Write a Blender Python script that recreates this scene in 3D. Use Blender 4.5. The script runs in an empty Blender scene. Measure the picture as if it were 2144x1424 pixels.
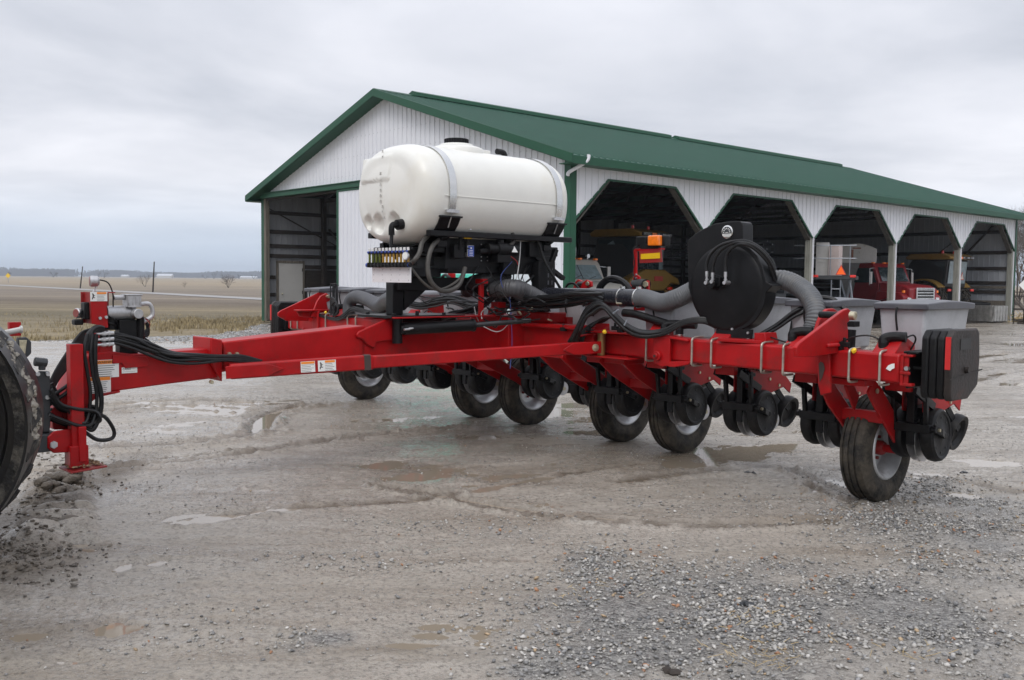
import bpy, bmesh, math, random
import numpy as np
from math import sin, cos, pi, radians, sqrt, atan2
from mathutils import Vector as V, Matrix
random.seed(7); rng = np.random.default_rng(11)
S = bpy.context.scene
COL = bpy.data.collections.new("Scene"); S.collection.children.link(COL)

# ------------------------------------------------------------------ camera (real position 1.6 m above the yard)
PW, PH, F = 2144, 1424, 2000.0
_p, _r = radians(3.58), radians(.58)
FW = V((0, cos(_p), -sin(_p))); UP0 = V((0, sin(_p), cos(_p))); RT0 = V((1, 0, 0))
RT = RT0*cos(_r) + UP0*sin(_r); UP = -RT0*sin(_r) + UP0*cos(_r); CO = V((0, 0, 1.6))
cd = bpy.data.cameras.new("camera"); cam = bpy.data.objects.new("camera", cd); COL.objects.link(cam)
m3 = Matrix((RT, UP, -FW)).transposed(); cam.matrix_world = Matrix.Translation(CO) @ m3.to_4x4()
cd.sensor_width = 36; cd.lens = 36*F/PW; cd.clip_end = 12000; cd.clip_start = .05
S.camera = cam

class Frame:
    "a local frame standing on the ground; loc() measures where a sight line meets a plane of that frame"
    def __init__(s, o, deg):
        a = radians(deg); s.o = V(o); s.a = a
        s.ex = V((cos(a), sin(a), 0)); s.ey = V((-sin(a), cos(a), 0)); s.ez = V((0, 0, 1))
    def loc(s, px, py, x=None, y=None, z=None):
        r = FW + RT*((px-PW/2)/F) - UP*((py-PH/2)/F)
        n, d = (s.ex, x) if x is not None else (s.ey, y) if y is not None else (s.ez, z)
        t = (d + n.dot(s.o) - n.dot(CO)) / n.dot(r); P = CO + r*t - s.o
        return V((P.dot(s.ex), P.dot(s.ey), P.z))
    def w(s, p): return s.o + s.ex*p[0] + s.ey*p[1] + s.ez*p[2]
PL = Frame((.66, 10.05, 0), -47.46)      # planter frame: x along the bar, y rearward
BN = Frame((1.404, 23.535, 0), -48.43)   # barn frame: x along gable front, y along the side
WD = Frame((0, 0, 0), 0)
BW, BLn, EAVE, PEAK = 16.12, 27.27, 4.66, 7.23

# ------------------------------------------------------------------ materials
def mat(name, col, rough=.5, metal=0, var=.12, scale=6, bump=0, bscale=40, dirt=None, dscale=3, damt=.5, coat=0, spec=None, emit=None, est=1, rvar=.1, trans=0, alpha=1, ior=None, stretch=None, sss=0):
    m = bpy.data.materials.new(name); m.use_nodes = True; nt = m.node_tree; N = nt.nodes; Lk = nt.links
    b = N["Principled BSDF"]; tc = N.new("ShaderNodeTexCoord")
    mp = N.new("ShaderNodeMapping"); Lk.new(tc.outputs["Object"], mp.inputs[0])
    if stretch: mp.inputs["Scale"].default_value = stretch
    n = N.new("ShaderNodeTexNoise"); n.inputs["Scale"].default_value = scale; n.inputs["Detail"].default_value = 6; n.inputs["Roughness"].default_value = .65
    Lk.new(mp.outputs[0], n.inputs["Vector"])
    r = N.new("ShaderNodeValToRGB"); Lk.new(n.outputs[0], r.inputs[0])
    c = V(col[:3]); lo = [max(0, k*(1-var*1.6)) for k in c]; hi = [min(1, k*(1+var*1.3)) for k in c]
    r.color_ramp.elements[0].position = .3; r.color_ramp.elements[1].position = .72
    r.color_ramp.elements[0].color = (*lo, 1); r.color_ramp.elements[1].color = (*hi, 1)
    out = r.outputs[0]
    if dirt:
        n2 = N.new("ShaderNodeTexNoise"); n2.inputs["Scale"].default_value = dscale; n2.inputs["Detail"].default_value = 9; n2.inputs["Roughness"].default_value = .72
        Lk.new(mp.outputs[0], n2.inputs["Vector"])
        r2 = N.new("ShaderNodeValToRGB"); Lk.new(n2.outputs[0], r2.inputs[0])
        r2.color_ramp.elements[0].position = .62-damt*.3; r2.color_ramp.elements[1].position = .78
        mx = N.new("ShaderNodeMix"); mx.data_type = 'RGBA'; Lk.new(r2.outputs[0], mx.inputs[0])
        Lk.new(out, mx.inputs[6]); mx.inputs[7].default_value = (*dirt, 1); out = mx.outputs[2]
    Lk.new(out, b.inputs["Base Color"])
    mr = N.new("ShaderNodeMapRange"); Lk.new(n.outputs[0], mr.inputs[0])
    mr.inputs[3].default_value = max(.02, rough-rvar); mr.inputs[4].default_value = min(1, rough+rvar); Lk.new(mr.outputs[0], b.inputs["Roughness"])
    b.inputs["Metallic"].default_value = metal
    if coat: b.inputs["Coat Weight"].default_value = coat; b.inputs["Coat Roughness"].default_value = .12
    if spec is not None: b.inputs["Specular IOR Level"].default_value = spec
    if ior: b.inputs["IOR"].default_value = ior
    if trans: b.inputs["Transmission Weight"].default_value = trans
    if sss: b.inputs["Subsurface Weight"].default_value = sss; b.inputs["Subsurface Radius"].default_value = (.1, .09, .06); b.inputs["Subsurface Scale"].default_value = .3
    if alpha < 1: b.inputs["Alpha"].default_value = alpha
    if emit: b.inputs["Emission Color"].default_value = (*emit, 1); b.inputs["Emission Strength"].default_value = est
    if bump:
        n3 = N.new("ShaderNodeTexNoise"); n3.inputs["Scale"].default_value = bscale; n3.inputs["Detail"].default_value = 5
        Lk.new(mp.outputs[0], n3.inputs["Vector"])
        bp = N.new("ShaderNodeBump"); bp.inputs["Strength"].default_value = bump; bp.inputs["Distance"].default_value = .02
        Lk.new(n3.outputs[0], bp.inputs["Height"]); Lk.new(bp.outputs[0], b.inputs["Normal"])
    return m
M = dict(
 red=mat('red_paint', (.375, .0045, .0065), .40, var=.14, scale=4, dirt=(.12, .022, .018), dscale=5, damt=.35, coat=.04, spec=.26, bump=.06, bscale=9),
 redworn=mat('red_paint_worn', (.30, .010, .010), .5, var=.2, scale=10, dirt=(.10, .07, .06), dscale=5, damt=.5),
 black=mat('black_painted_steel', (.006, .006, .007), .40, var=.3, dirt=(.014, .0135, .013), dscale=6, damt=.25, spec=.25),
 blackd=mat('black_dull_plastic', (.007, .007, .008), .5, var=.25, scale=10, dirt=(.018, .017, .016), dscale=9, damt=.25, spec=.25),
 rubber=mat('black_rubber', (.008, .008, .009), .52, var=.3, scale=12, dirt=(.03, .027, .023), dscale=8, damt=.35, bump=.12, spec=.28),
 tyre=mat('dusty_tyre_rubber', (.013, .0125, .012), .7, var=.4, scale=9, dirt=(.13, .108, .08), dscale=7, damt=.75, bump=.3, spec=.3),
 hose=mat('hydraulic_hose', (.008, .008, .009), .42, var=.3, scale=14, dirt=(.03, .028, .025), dscale=9, damt=.3, spec=.38),
 greyhose=mat('grey_flexible_duct', (.10, .105, .112), .5, var=.15, scale=8, dirt=(.15, .142, .13), dscale=5, damt=.4),
 brownhose=mat('grey_brown_rubber_hose', (.06, .056, .05), .55, var=.25, scale=12),
 tank=mat('cream_white_polyethylene', (.74, .735, .69), .34, var=.03, scale=2.5, dirt=(.68, .65, .56), dscale=1.3, damt=.3),
 lid=mat('charcoal_plastic_lid', (.075, .076, .088), .36, var=.1, scale=8, dirt=(.12, .118, .12), dscale=6, damt=.3),
 hopper=mat('grey_translucent_plastic', (.38, .39, .41), .45, var=.08, scale=5, dirt=(.25, .25, .26), dscale=4, damt=.35),
 steel=mat('galvanised_steel', (.55, .55, .56), .38, metal=.85, var=.15, scale=14),
 stain=mat('stainless_strap', (.66, .66, .65), .24, metal=.95, var=.04, scale=3, rvar=.04),
 zinc=mat('zinc_bolts', (.55, .5, .36), .4, metal=.8, var=.2, scale=30),
 ubolt=mat('dull_zinc_rod', (.42, .38, .33), .45, metal=.6, var=.2, scale=20),
 rim=mat('silver_wheel_rim', (.55, .56, .57), .33, metal=.45, var=.15, scale=7, dirt=(.16, .14, .12), dscale=7, damt=.4),
 iron=mat('cast_iron_weight', (.022, .016, .014), .55, var=.4, scale=12, dirt=(.09, .028, .016), dscale=6, damt=.25, bump=.25),
 white=mat('white_plate', (.74, .73, .74), .45, var=.04),
 lab=mat('label_white', (.78, .78, .76), .4, var=.03),
 orange=mat('label_orange', (.85, .25, .02), .4, var=.03),
 ink=mat('label_ink', (.02, .02, .02), .5, var=.05),
 grn=mat('green_liquid', (.10, .12, .02), .25, var=.2), amb=mat('amber_liquid', (.36, .21, .04), .25, var=.2),
 blue=mat('blue_plastic', (.04, .08, .35), .4, var=.1), yell=mat('yellow_plastic', (.85, .55, .02), .4, var=.05),
 lens=mat('amber_lens', (.95, .20, .01), .15, var=.15, scale=30, coat=.6, emit=(.95, .18, .0), est=.06),
 redlens=mat('red_lens', (.75, .03, .02), .2, var=.1, coat=.5, emit=(.9, .04, .01), est=.03),
 reflect=mat('yellow_reflector', (.80, .50, .01), .35, var=.03), bluewire=mat('blue_wire', (.05, .09, .35), .5), redwire=mat('red_wire', (.4, .02, .02), .5),
 whitewire=mat('white_cable', (.55, .55, .55), .5), alu=mat('cast_aluminium', (.48, .48, .49), .42, metal=.6, var=.15, scale=18),
 dgrey=mat('dark_grey_iron', (.035, .038, .042), .5, var=.15), mudm=mat('dried_mud', (.33, .30, .25), .85, var=.2, scale=14, bump=.8, bscale=30),
 # barn
 wall=mat('white_ribbed_steel', (.72, .73, .77), .42, var=.025, scale=1.2, dirt=(.55, .56, .57), dscale=1.3, damt=.12, stretch=(1, 1, .3)),
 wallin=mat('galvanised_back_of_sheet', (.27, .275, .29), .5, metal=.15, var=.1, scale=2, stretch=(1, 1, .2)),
 green=mat('dark_green_roof_steel', (.030, .098, .068), .40, var=.09, spec=.42, scale=2, dirt=(.042, .125, .09), dscale=.8, damt=.3),
 trim=mat('green_trim_steel', (.018, .080, .045), .45, spec=.25, var=.06, scale=3),
 wood=mat('weathered_timber', (.15, .13, .105), .8, var=.3, scale=5, bump=.3, stretch=(4, 4, .5)),
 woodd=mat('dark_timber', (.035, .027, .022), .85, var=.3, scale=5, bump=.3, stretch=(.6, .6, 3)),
 woodk=mat('grey_brown_brace', (.085, .078, .066), .85, var=.25, scale=5),
 woodg=mat('grey_green_post', (.27, .27, .235), .8, var=.25, scale=6, bump=.3, stretch=(5, 5, .4)),
 door=mat('off_white_door', (.50, .49, .47), .5, var=.04, scale=2, dirt=(.36, .35, .33), dscale=2, damt=.2),
 glass=mat('dark_glass', (.03, .045, .05), .06, var=.2, spec=.8), glassl=mat('pale_glass', (.22, .28, .30), .1, var=.2, spec=.8),
 yel=mat('yellow_machine_paint', (.30, .175, .035), .45, var=.08, dirt=(.35, .2, .06), damt=.2), wtruck=mat('beige_white_truck_paint', (.46, .44, .40), .4, var=.06, dirt=(.33, .31, .27), damt=.3),
 rtruck=mat('dark_red_truck_paint', (.24, .012, .018), .4, var=.12, dirt=(.18, .02, .025), damt=.3), chrome=mat('chrome', (.7, .7, .7), .2, metal=.9),
 whitep=mat('dirty_white_paint', (.52, .51, .49), .55, var=.06, dirt=(.22, .19, .15), dscale=3, damt=.2), pink=mat('pale_pink_carton', (.50, .42, .40), .6, var=.04), galv=mat('grey_steel_tube', (.24, .26, .29), .4, metal=.5),
 smv=mat('fluorescent_orange', (1, .13, .01), .5, var=.02, emit=(1, .15, .01), est=.12), smvw=mat('faded_triangle', (.7, .6, .52), .6, var=.05), smvr=mat('faded_red_border', (.5, .06, .05), .6),
 teal=mat('teal_plastic', (.10, .60, .46), .5, var=.06), straw=mat('dry_straw', (.45, .34, .18), .9, var=.35, scale=3),
 twig=mat('bare_twigs', (.115, .095, .08), .9, var=.25, scale=2), twigd=mat('far_bare_trees', (.060, .056, .055), .95, var=.2, scale=.02),
)

# ------------------------------------------------------------------ mesh building
class MB:
    def __init__(s): s.v = []; s.f = []
    def add(s, vs, fs):
        o = len(s.v); s.v += [tuple(p) for p in vs]; s.f += [tuple(i+o for i in f) for f in fs]; return s
    def box(s, a, b):
        (x0, y0, z0), (x1, y1, z1) = [(min(p), max(p)) for p in zip(a, b)] and (tuple(map(min, zip(a, b))), tuple(map(max, zip(a, b))))
        return s.add([(x0,y0,z0),(x1,y0,z0),(x1,y1,z0),(x0,y1,z0),(x0,y0,z1),(x1,y0,z1),(x1,y1,z1),(x0,y1,z1)],
                     [(0,3,2,1),(4,5,6,7),(0,1,5,4),(1,2,6,5),(2,3,7,6),(3,0,4,7)])
    def beam(s, a, b, w, h, up=(0,0,1), w2=None, h2=None):
        "box from a to b; w across, h along up"
        a, b = V(a), V(b); d = (b-a).normalized(); u = V(up); u = (u - d*u.dot(d)).normalized(); r = d.cross(u)
        w2 = w if w2 is None else w2; h2 = h if h2 is None else h2; vs = []
        for p, ww, hh in ((a, w, h), (b, w2, h2)):
            for i, j in ((-1,-1),(1,-1),(1,1),(-1,1)): vs.append(p + r*(i*ww/2) + u*(j*hh/2))
        return s.add(vs, [(0,1,2,3),(7,6,5,4),(0,4,5,1),(1,5,6,2),(2,6,7,3),(3,7,4,0)])
    def prism(s, pts, vec):
        pts = [V(p) for p in pts]; vec = V(vec); n = len(pts)
        return s.add(pts + [p+vec for p in pts], [tuple(range(n))[::-1], tuple(range(n, 2*n))] + [(i, (i+1) % n, n+(i+1) % n, n+i) for i in range(n)])
    def tube(s, pts, r, n=8, sub=6, closed=False, radii=None, straight=False):
        pts = [V(p) for p in pts]
        if not straight and len(pts) > 2:
            q = []
            P = [pts[0]*2-pts[1]] + pts + [pts[-1]*2-pts[-2]]
            for i in range(1, len(P)-2):
                for k in range(sub):
                    t = k/sub; a, b, c, d = P[i-1], P[i], P[i+1], P[i+2]
                    q.append(.5*((2*b)+(c-a)*t+(2*a-5*b+4*c-d)*t*t+(3*b-a-3*c+d)*t*t*t))
            q.append(pts[-1]); pts = q
        vs, fs = [], []; m = len(pts); prev = None
        for i, p in enumerate(pts):
            d = (pts[min(i+1, m-1)]-pts[max(i-1, 0)])
            d = d.normalized() if d.length > 1e-9 else V((0,0,1))
            if prev is None:
                u = V((0,0,1)) if abs(d.z) < .9 else V((1,0,0))
            else: u = prev
            u = (u-d*u.dot(d)).normalized(); prev = u; w = d.cross(u)
            rr = radii(i/(m-1)) if radii else r
            for k in range(n): a = 2*pi*k/n; vs.append(p+u*(cos(a)*rr)+w*(sin(a)*rr))
        for i in range(m-1):
            for k in range(n): fs.append((i*n+k, i*n+(k+1) % n, (i+1)*n+(k+1) % n, (i+1)*n+k))
        fs += [tuple(range(n))[::-1], tuple(range((m-1)*n, m*n))]
        return s.add(vs, fs)
    def cyl(s, a, b, r, n=16, r2=None):
        a, b = V(a), V(b); return s.tube([a, b], r, n, straight=True, radii=(lambda t: r+(r2-r)*t) if r2 is not None else None)
    def lathe(s, prof, o, ax, n=24, closed=False):
        "prof: (h along axis, radius)"
        o = V(o); ax = V(ax).normalized(); u = V((0,0,1)) if abs(ax.z) < .9 else V((1,0,0)); u = (u-ax*u.dot(ax)).normalized(); w = ax.cross(u)
        vs, fs = [], []; m = len(prof)
        for h, r in prof:
            for k in range(n): a = 2*pi*k/n; vs.append(o+ax*h+u*(cos(a)*r)+w*(sin(a)*r))
        for i in range(m if closed else m-1):
            j = (i+1) % m
            for k in range(n): fs.append((i*n+k, i*n+(k+1) % n, j*n+(k+1) % n, j*n+k))
        if not closed: fs += [tuple(range(n))[::-1], tuple(range((m-1)*n, m*n))]
        return s.add(vs, fs)
    def ico(s, c, r, jit=.25, sq=(1,1,1)):
        t = (1+sqrt(5))/2; vs = [(-1,t,0),(1,t,0),(-1,-t,0),(1,-t,0),(0,-1,t),(0,1,t),(0,-1,-t),(0,1,-t),(t,0,-1),(t,0,1),(-t,0,-1),(-t,0,1)]
        fs = [(0,11,5),(0,5,1),(0,1,7),(0,7,10),(0,10,11),(1,5,9),(5,11,4),(11,10,2),(10,7,6),(7,1,8),(3,9,4),(3,4,2),(3,2,6),(3,6,8),(3,8,9),(4,9,5),(2,4,11),(6,2,10),(8,6,7),(9,8,1)]
        return s.add([V(c)+V([k*q for k, q in zip(V(p).normalized()*r*(1+random.uniform(-jit, jit)), sq)]) for p in vs], fs)
    def build(s, name, m, parent=None, smooth=30, bevel=0, loc=None, rot=None, seg=2):
        me = bpy.data.meshes.new(name); me.from_pydata(s.v, [], s.f); me.validate()
        bm = bmesh.new(); bm.from_mesh(me); bmesh.ops.recalc_face_normals(bm, faces=bm.faces); bm.to_mesh(me); bm.free()
        me.materials.append(M[m] if isinstance(m, str) else m)
        if smooth:
            me.polygons.foreach_set("use_smooth", [True]*len(me.polygons)); me.set_sharp_from_angle(angle=radians(smooth))
        o = bpy.data.objects.new(name, me); COL.objects.link(o)
        if parent: o.parent = parent
        if loc is not None: o.location = loc
        if rot is not None: o.rotation_euler = rot
        if bevel:
            b = o.modifiers.new("bevel", 'BEVEL'); b.width = bevel; b.segments = seg; b.limit_method = 'ANGLE'; b.angle_limit = radians(40)
        return o
def tag(o, label=None, cat=None, group=None, kind=None):
    if label: o["label"] = label
    if cat: o["category"] = cat
    if group: o["group"] = group
    if kind: o["kind"] = kind
    return o
def empty(name, loc=(0,0,0), rz=0, parent=None):
    o = bpy.data.objects.new(name, None); COL.objects.link(o); o.location = loc; o.rotation_euler = (0, 0, rz); o.empty_display_size = .2
    if parent: o.parent = parent
    return o
def kids(o): return [c for c in COL.objects if c.parent == o]
def copy_tree(o, parent=None):
    ch = kids(o); c = o.copy(); COL.objects.link(c); c.parent = parent
    for k in ch: copy_tree(k, c)
    return c
def text(s, size, p, u, v, m, parent, name='lettering', off=.002):
    cu = bpy.data.curves.new(name, 'FONT'); cu.body = s; cu.size = size; cu.align_x = 'CENTER'; cu.align_y = 'CENTER'; cu.extrude = .0008
    t = bpy.data.objects.new(name+"_tmp", cu); COL.objects.link(t)
    me = bpy.data.meshes.new_from_object(t.evaluated_get(bpy.context.evaluated_depsgraph_get())); bpy.data.objects.remove(t); bpy.data.curves.remove(cu)
    u, v = V(u).normalized(), V(v).normalized(); v = (v-u*v.dot(u)).normalized(); n = u.cross(v); me.name = name
    me.transform(Matrix((u, v, n)).transposed().to_4x4()); me.transform(Matrix.Translation(V(p)+n*off))
    me.materials.clear(); me.materials.append(M[m]); o = bpy.data.objects.new(name, me); COL.objects.link(o); o.parent = parent; return o
def label_plate(parent, p, u, v, w, h, lines=5, band=True, word=None, name='warning_label', pict=False):
    "a white sticker with orange header and small printed lines"
    u, v = V(u).normalized(), V(v).normalized(); n = u.cross(v); p = V(p)
    def quad(mb, cx, cy, ww, hh, t0, t1):
        c = p+u*cx+v*cy; mb.prism([c+u*a*ww/2+v*b*hh/2+n*t0 for a, b in ((-1,-1),(1,-1),(1,1),(-1,1))], n*(t1-t0))
    b = MB(); quad(b, 0, 0, w, h, .0005, .002); pl = b.build(name, 'lab', parent, smooth=0)
    ox = .17*w if pict else 0; tw = .56*w if pict else .9*w
    if band:
        b = MB(); quad(b, ox, h*.37, tw if pict else w*.94, h*.2, .002, .0028); b.build('header_band', 'orange', pl, smooth=0)
        if word: text(word, h*.2, p+u*ox+v*(h*.37), u, v, 'ink', pl, off=.0035)
    b = MB()
    for k in range(lines):
        y = h*(.17-.6*k/max(1, lines-1)) if band else h*(.25-.5*k/max(1, lines-1))
        ww = tw*random.uniform(.7, .98); quad(b, ox-(tw-ww)/2, y, ww, h*.028, .002, .0028)
    if pict:
        for cx, cy, ww, hh in ((-.33,.1,.07,.35),(-.3,-.12,.16,.07),(-.36,.28,.06,.1),(-.28,.1,.12,.06),(-.38,-.2,.05,.2)): quad(b, cx*w, cy*h, ww*w, hh*h, .002, .0028)
    b.build('print', 'ink', pl, smooth=0)
    return pl
# ================================================================== PLANTER
P = empty('row_crop_planter', PL.o, PL.a)
tag(P, 'long red twelve-row planter with a white liquid tank, standing across the muddy yard', 'planter')
R = PL.loc
SP = .713
# ---- toolbar wings
ZT, ZB = 1.145, .95
b = MB(); b.beam((1.05, -.84, 1.048), (4.13, -1.182, 1.053), .19, .19); b.build('toolbar_wing', 'red', P, bevel=.018)
b = MB(); b.beam((-1.0, -.86, 1.04), (-4.28, -.88, 1.03), .19, .19); b.build('toolbar_wing', 'red', P, bevel=.018)
def bary(x): return -.935-(x-1.05)*.111 if x > 0 else -.965     # front face of the bar
# centre frame, hinge block
b = MB(); b.box((-1.0, -1.0, .93), (1.1, -.72, 1.19)); b.box((-.28, -1.2, .86), (.28, -.72, 1.26)); b.box((.3, -1.06, 1.16), (1.1, -.9, 1.2))
b.box((-.95, -1.02, 1.19), (-.2, -.74, 1.215)); b.box((.25, -.98, 1.2), (.6, -.74, 1.3)); b.build('centre_frame', 'red', P, bevel=.012)
b = MB(); b.cyl((.2, -.9, 1.2), (.2, -.9, 1.42), .09, 20); b.box((.02, -1.0, 1.32), (.36, -.82, 1.4)); b.build('pivot_post', 'red', P, bevel=.01)
# hinge of the outer wing, near side
q = lambda px, py: R(px, py, y=-1.10)
b = MB(); b.prism([q(1366,704), q(1376,701), q(1400,701), q(1402,704), q(1402,766), q(1385,768), q(1368,760)], (0, .03, 0)); b.prism([q(1398,703), q(1440,711), q(1440,716), q(1398,709)], (0,.12,0)); b.prism([q(1398,757), q(1448,757), q(1440,764), q(1410,769), q(1398,768)], (0,.12,0))
b.cyl(q(1378,745)+V((0,-.03,0)), q(1378,745)+V((0,.1,0)), .04, 24); b.cyl(q(1378,745)+V((0,-.045,0)), q(1378,745), .022, 18)
b.build('wing_hinge', 'red', P, bevel=.006)
b = MB(); b.cyl(q(1378,745)+V((0,-.052,0)), q(1378,745)+V((0,-.044,0)), .01, 12); b.build('hinge_pin', 'ink', P)
# ---- brackets over the bar and big lift plates with pins
def lift_plate(pxs, x, th, name='lift_plate'):
    b = MB(); b.prism([R(*p, x=x) for p in pxs], (-th, 0, 0)); return b.build(name, 'red', P, bevel=.005)
lp = [(1669,748),(1668,728),(1674,719),(1766,650),(1776,646),(1786,654),(1786,664),(1774,677),(1776,690),(1776,736),(1700,748)]
o1 = lift_plate(lp, 3.66, .03)
lp2 = [(1698,742),(1705,712),(1716,674),(1724,656),(1734,647),(1746,646),(1755,652),(1757,664),(1760,735)]
lift_plate(lp2, 3.45, .03)
a = R(1781,661,x=3.70)
b = MB(); b.cyl(a-V((.06,0,0)), a-V((.23,0,0)), .024, 16); b.build('lift_pin', 'black', P)
b = MB(); b.lathe([(0,0),(0,.03),(-.035,.03),(-.04,.018),(-.04,0)], a+V((.0,0,0)), (-1,0,0), 16); b.build('pin_bolt', 'zinc', P)
a = R(1779,690,x=3.6); b = MB(); b.cyl(a, a+V((.0,-.02,-.3)), .045, 16); b.box(a+V((-.05,-.03,.02)), a+V((.05,.05,.06))); b.build('lift_cylinder', 'black', P, bevel=.004)
lp3 = [(583,662),(583,655),(590,650),(670,612),(684,614),(693,621),(694,628),(683,633),(688,650),(688,672),(600,672)]
b = MB(); b.prism([R(*p, x=-3.75) for p in lp3], (-.03,0,0)); b.build('lift_plate', 'red', P, bevel=.004)
lp4 = [(652,664),(664,632),(672,620),(684,614),(693,620),(694,628),(684,633),(690,664)]
b = MB(); b.prism([R(*p, x=-3.5) for p in lp4], (-.03,0,0)); b.build('lift_plate', 'red', P, bevel=.004)
a = R(689,621,x=-3.45); b = MB(); b.cyl(a, a-V((.1,0,0)), .02, 14); b.build('lift_pin', 'zinc', P)
# bracket straps in front of the bar (bent plates)
def front_strap(x, zlo, flare=.1):
    y = bary(x); b = MB()
    b.box((x-.07, y-.035, zlo), (x+.07, y-.006, 1.20)); b.prism([(x-.07, y-.3, 1.21), (x-.07, y-.3, 1.19), (x-.07, y+.2, 1.19), (x-.07, y+.2, 1.21)], (.14, 0, 0))
    b.prism([(x-.02, y-.035, 1.2), (x-.02, y-.3, 1.2), (x-.02, y-.26, 1.13), (x-.02, y-.05, 1.1)], (.03, 0, 0))
    return b
b = MB(); y0 = bary(3.62)
b.prism([R(1716,722,y=y0-.01), R(1735,716,y=y0-.01), R(1741,728,y=y0-.01), R(1743,822,y=y0-.01), R(1722,828,y=y0-.01), R(1716,800,y=y0-.01)], (0,-.03,0))
b.prism([R(1681,741,y=y0-.16), R(1683,733,y=y0-.16), R(1722,718,y=y0-.16), R(1735,720,y=y0-.16), R(1737,727,y=y0-.16), R(1700,735,y=y0-.16), R(1692,748,y=y0-.16)], (0,.15,0))
b.build('wheel_bracket', 'red', P, bevel=.008)
b = MB(); w_ = lambda px, py: R(px, py, y=y0-.045); b.prism([w_(1714,762), w_(1718,757), w_(1724,760), w_(1727,772), w_(1722,790), w_(1716,800)], (0,-.001,0)); b.build('worn_patch', mat('bare_rubbed_steel', (.06,.035,.03), .6), P, smooth=0)
b = front_strap(-3.55, .82); b.build('wheel_bracket', 'red', P, bevel=.008)
# ---- transport wheels
def make_wheel(name='transport_wheel'):
    r, w = .40, .105
    prof = [(-.075,.215),(-.09,.24),(-.108,.30),(-w,.345),(-.09,.378),(-.082,.392),(-.062,.3985),(-.06,.388),(-.048,.388),(-.046,.4),(-.018,.402),(-.016,.39),(-.004,.39),(-.002,.402),
            (.026,.402),(.028,.39),(.04,.39),(.042,.4),(.062,.3985),(.082,.392),(.09,.378),(w,.345),(.108,.30),(.09,.24),(.075,.215)]
    b = MB(); b.lathe(prof, (0,0,0), (1,0,0), 56, closed=True); t = b.build(name, 'tyre', None, smooth=35)
    b = MB(); b.lathe([(-.085,.225),(-.092,.218),(-.07,.2),(-.05,.19),(-.03,.172),(.03,.172),(.05,.19),(.07,.2),(.092,.218),(.085,.232),(.094,.226),(.096,.214),(.07,.19),(.05,.18),(.028,.164),(.0,.158),(-.02,.15),(-.022,.06),(-.03,.0),(-.03,.0),(-.034,.06),(-.034,.15),(-.04,.16),(-.05,.18),(-.094,.21)], (0,0,0), (1,0,0), 40, closed=True)
    b.build('rim', 'rim', t, smooth=35)
    b = MB(); b.lathe([(-.05,.0),(-.05,.05),(.04,.055),(.06,.045),(.075,.0)], (0,0,0), (1,0,0), 20)
    for k in range(6): a = 2*pi*k/6; b.cyl((-.02, cos(a)*.09, sin(a)*.09), (.0, cos(a)*.09, sin(a)*.09), .012, 8)
    b.build('hub', 'redworn', t)
    return t
W0 = make_wheel(); W0.parent = P
WH = [(3.655,-.548),(1.457,-.021),(.704,-.009),(-.688,.03),(-1.45,-.02),(-3.697,-.12)]
for i, (x, y) in enumerate(WH):
    o = W0 if i == 0 else copy_tree(W0, P)
    if i: o.parent = P
    o.location = (x-.03, y, .395); o.rotation_euler = (random.uniform(0, 6), 0, 0)
# wheel arms
def plate_path(b, x, pts, ws, th=.022):
    "a plate in the y-z plane following pts with half widths ws"
    pts = [V((x, *p)) for p in pts]; L_, R_ = [], []
    for i, p in enumerate(pts):
        d = (pts[min(i+1, len(pts)-1)]-pts[max(i-1, 0)]).normalized(); n = V((0, -d.z, d.y)); L_.append(p+n*ws[i]); R_.append(p-n*ws[i])
    b.prism(L_+R_[::-1], (th, 0, 0))
# outer near wheel: two-leg yoke
b = MB(); yb = -1.1
plate_path(b, 3.79, [(-1.03,.90),(-.93,.82),(-.60,.52),(-.52,.40)], [.06,.075,.075,.05])
plate_path(b, 3.49, [(-1.12,.93),(-1.0,.80),(-.70,.56),(-.56,.42)], [.07,.08,.075,.05])
b.box((3.49, -.86, .62), (3.81, -.78, .70)); b.box((3.48, -1.14, .90), (3.82, -1.02, .945)); b.cyl((3.48,-.548,.395), (3.82,-.548,.395), .03, 14)
b.prism([(3.62,-1.0,.95),(3.62,-.86,.8),(3.62,-.92,.7),(3.62,-1.06,.88)], (.02,0,0))
b.build('wheel_arm', 'red', P, bevel=.006)
b = MB(); b.cyl((3.82,-.97,.86), (3.83,-.97,.86), .018, 10); b.build('bolt', 'zinc', P)
def arm(x, y, far=False):
    b = MB(); yy = -.8
    for sx in (-.155, .125):
        plate_path(b, x+sx, [(-1.0,.93),(-.82,.82),(y-.30,.56),(y-.10,.43),(y+.03,.385)], [.05,.07,.065,.055,.035])
    b.cyl((x-.15,y,.395), (x+.14,y,.395), .03, 12); b.box((x-.15, -.62, .64), (x+.14, -.56, .72)); b.box((x-.16,-.98,.88), (x+.15,-.76,.95))
    b.build('wheel_arm', 'red', P, bevel=.006)
for x, y in WH[1:]: arm(x-.03, y)
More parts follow.
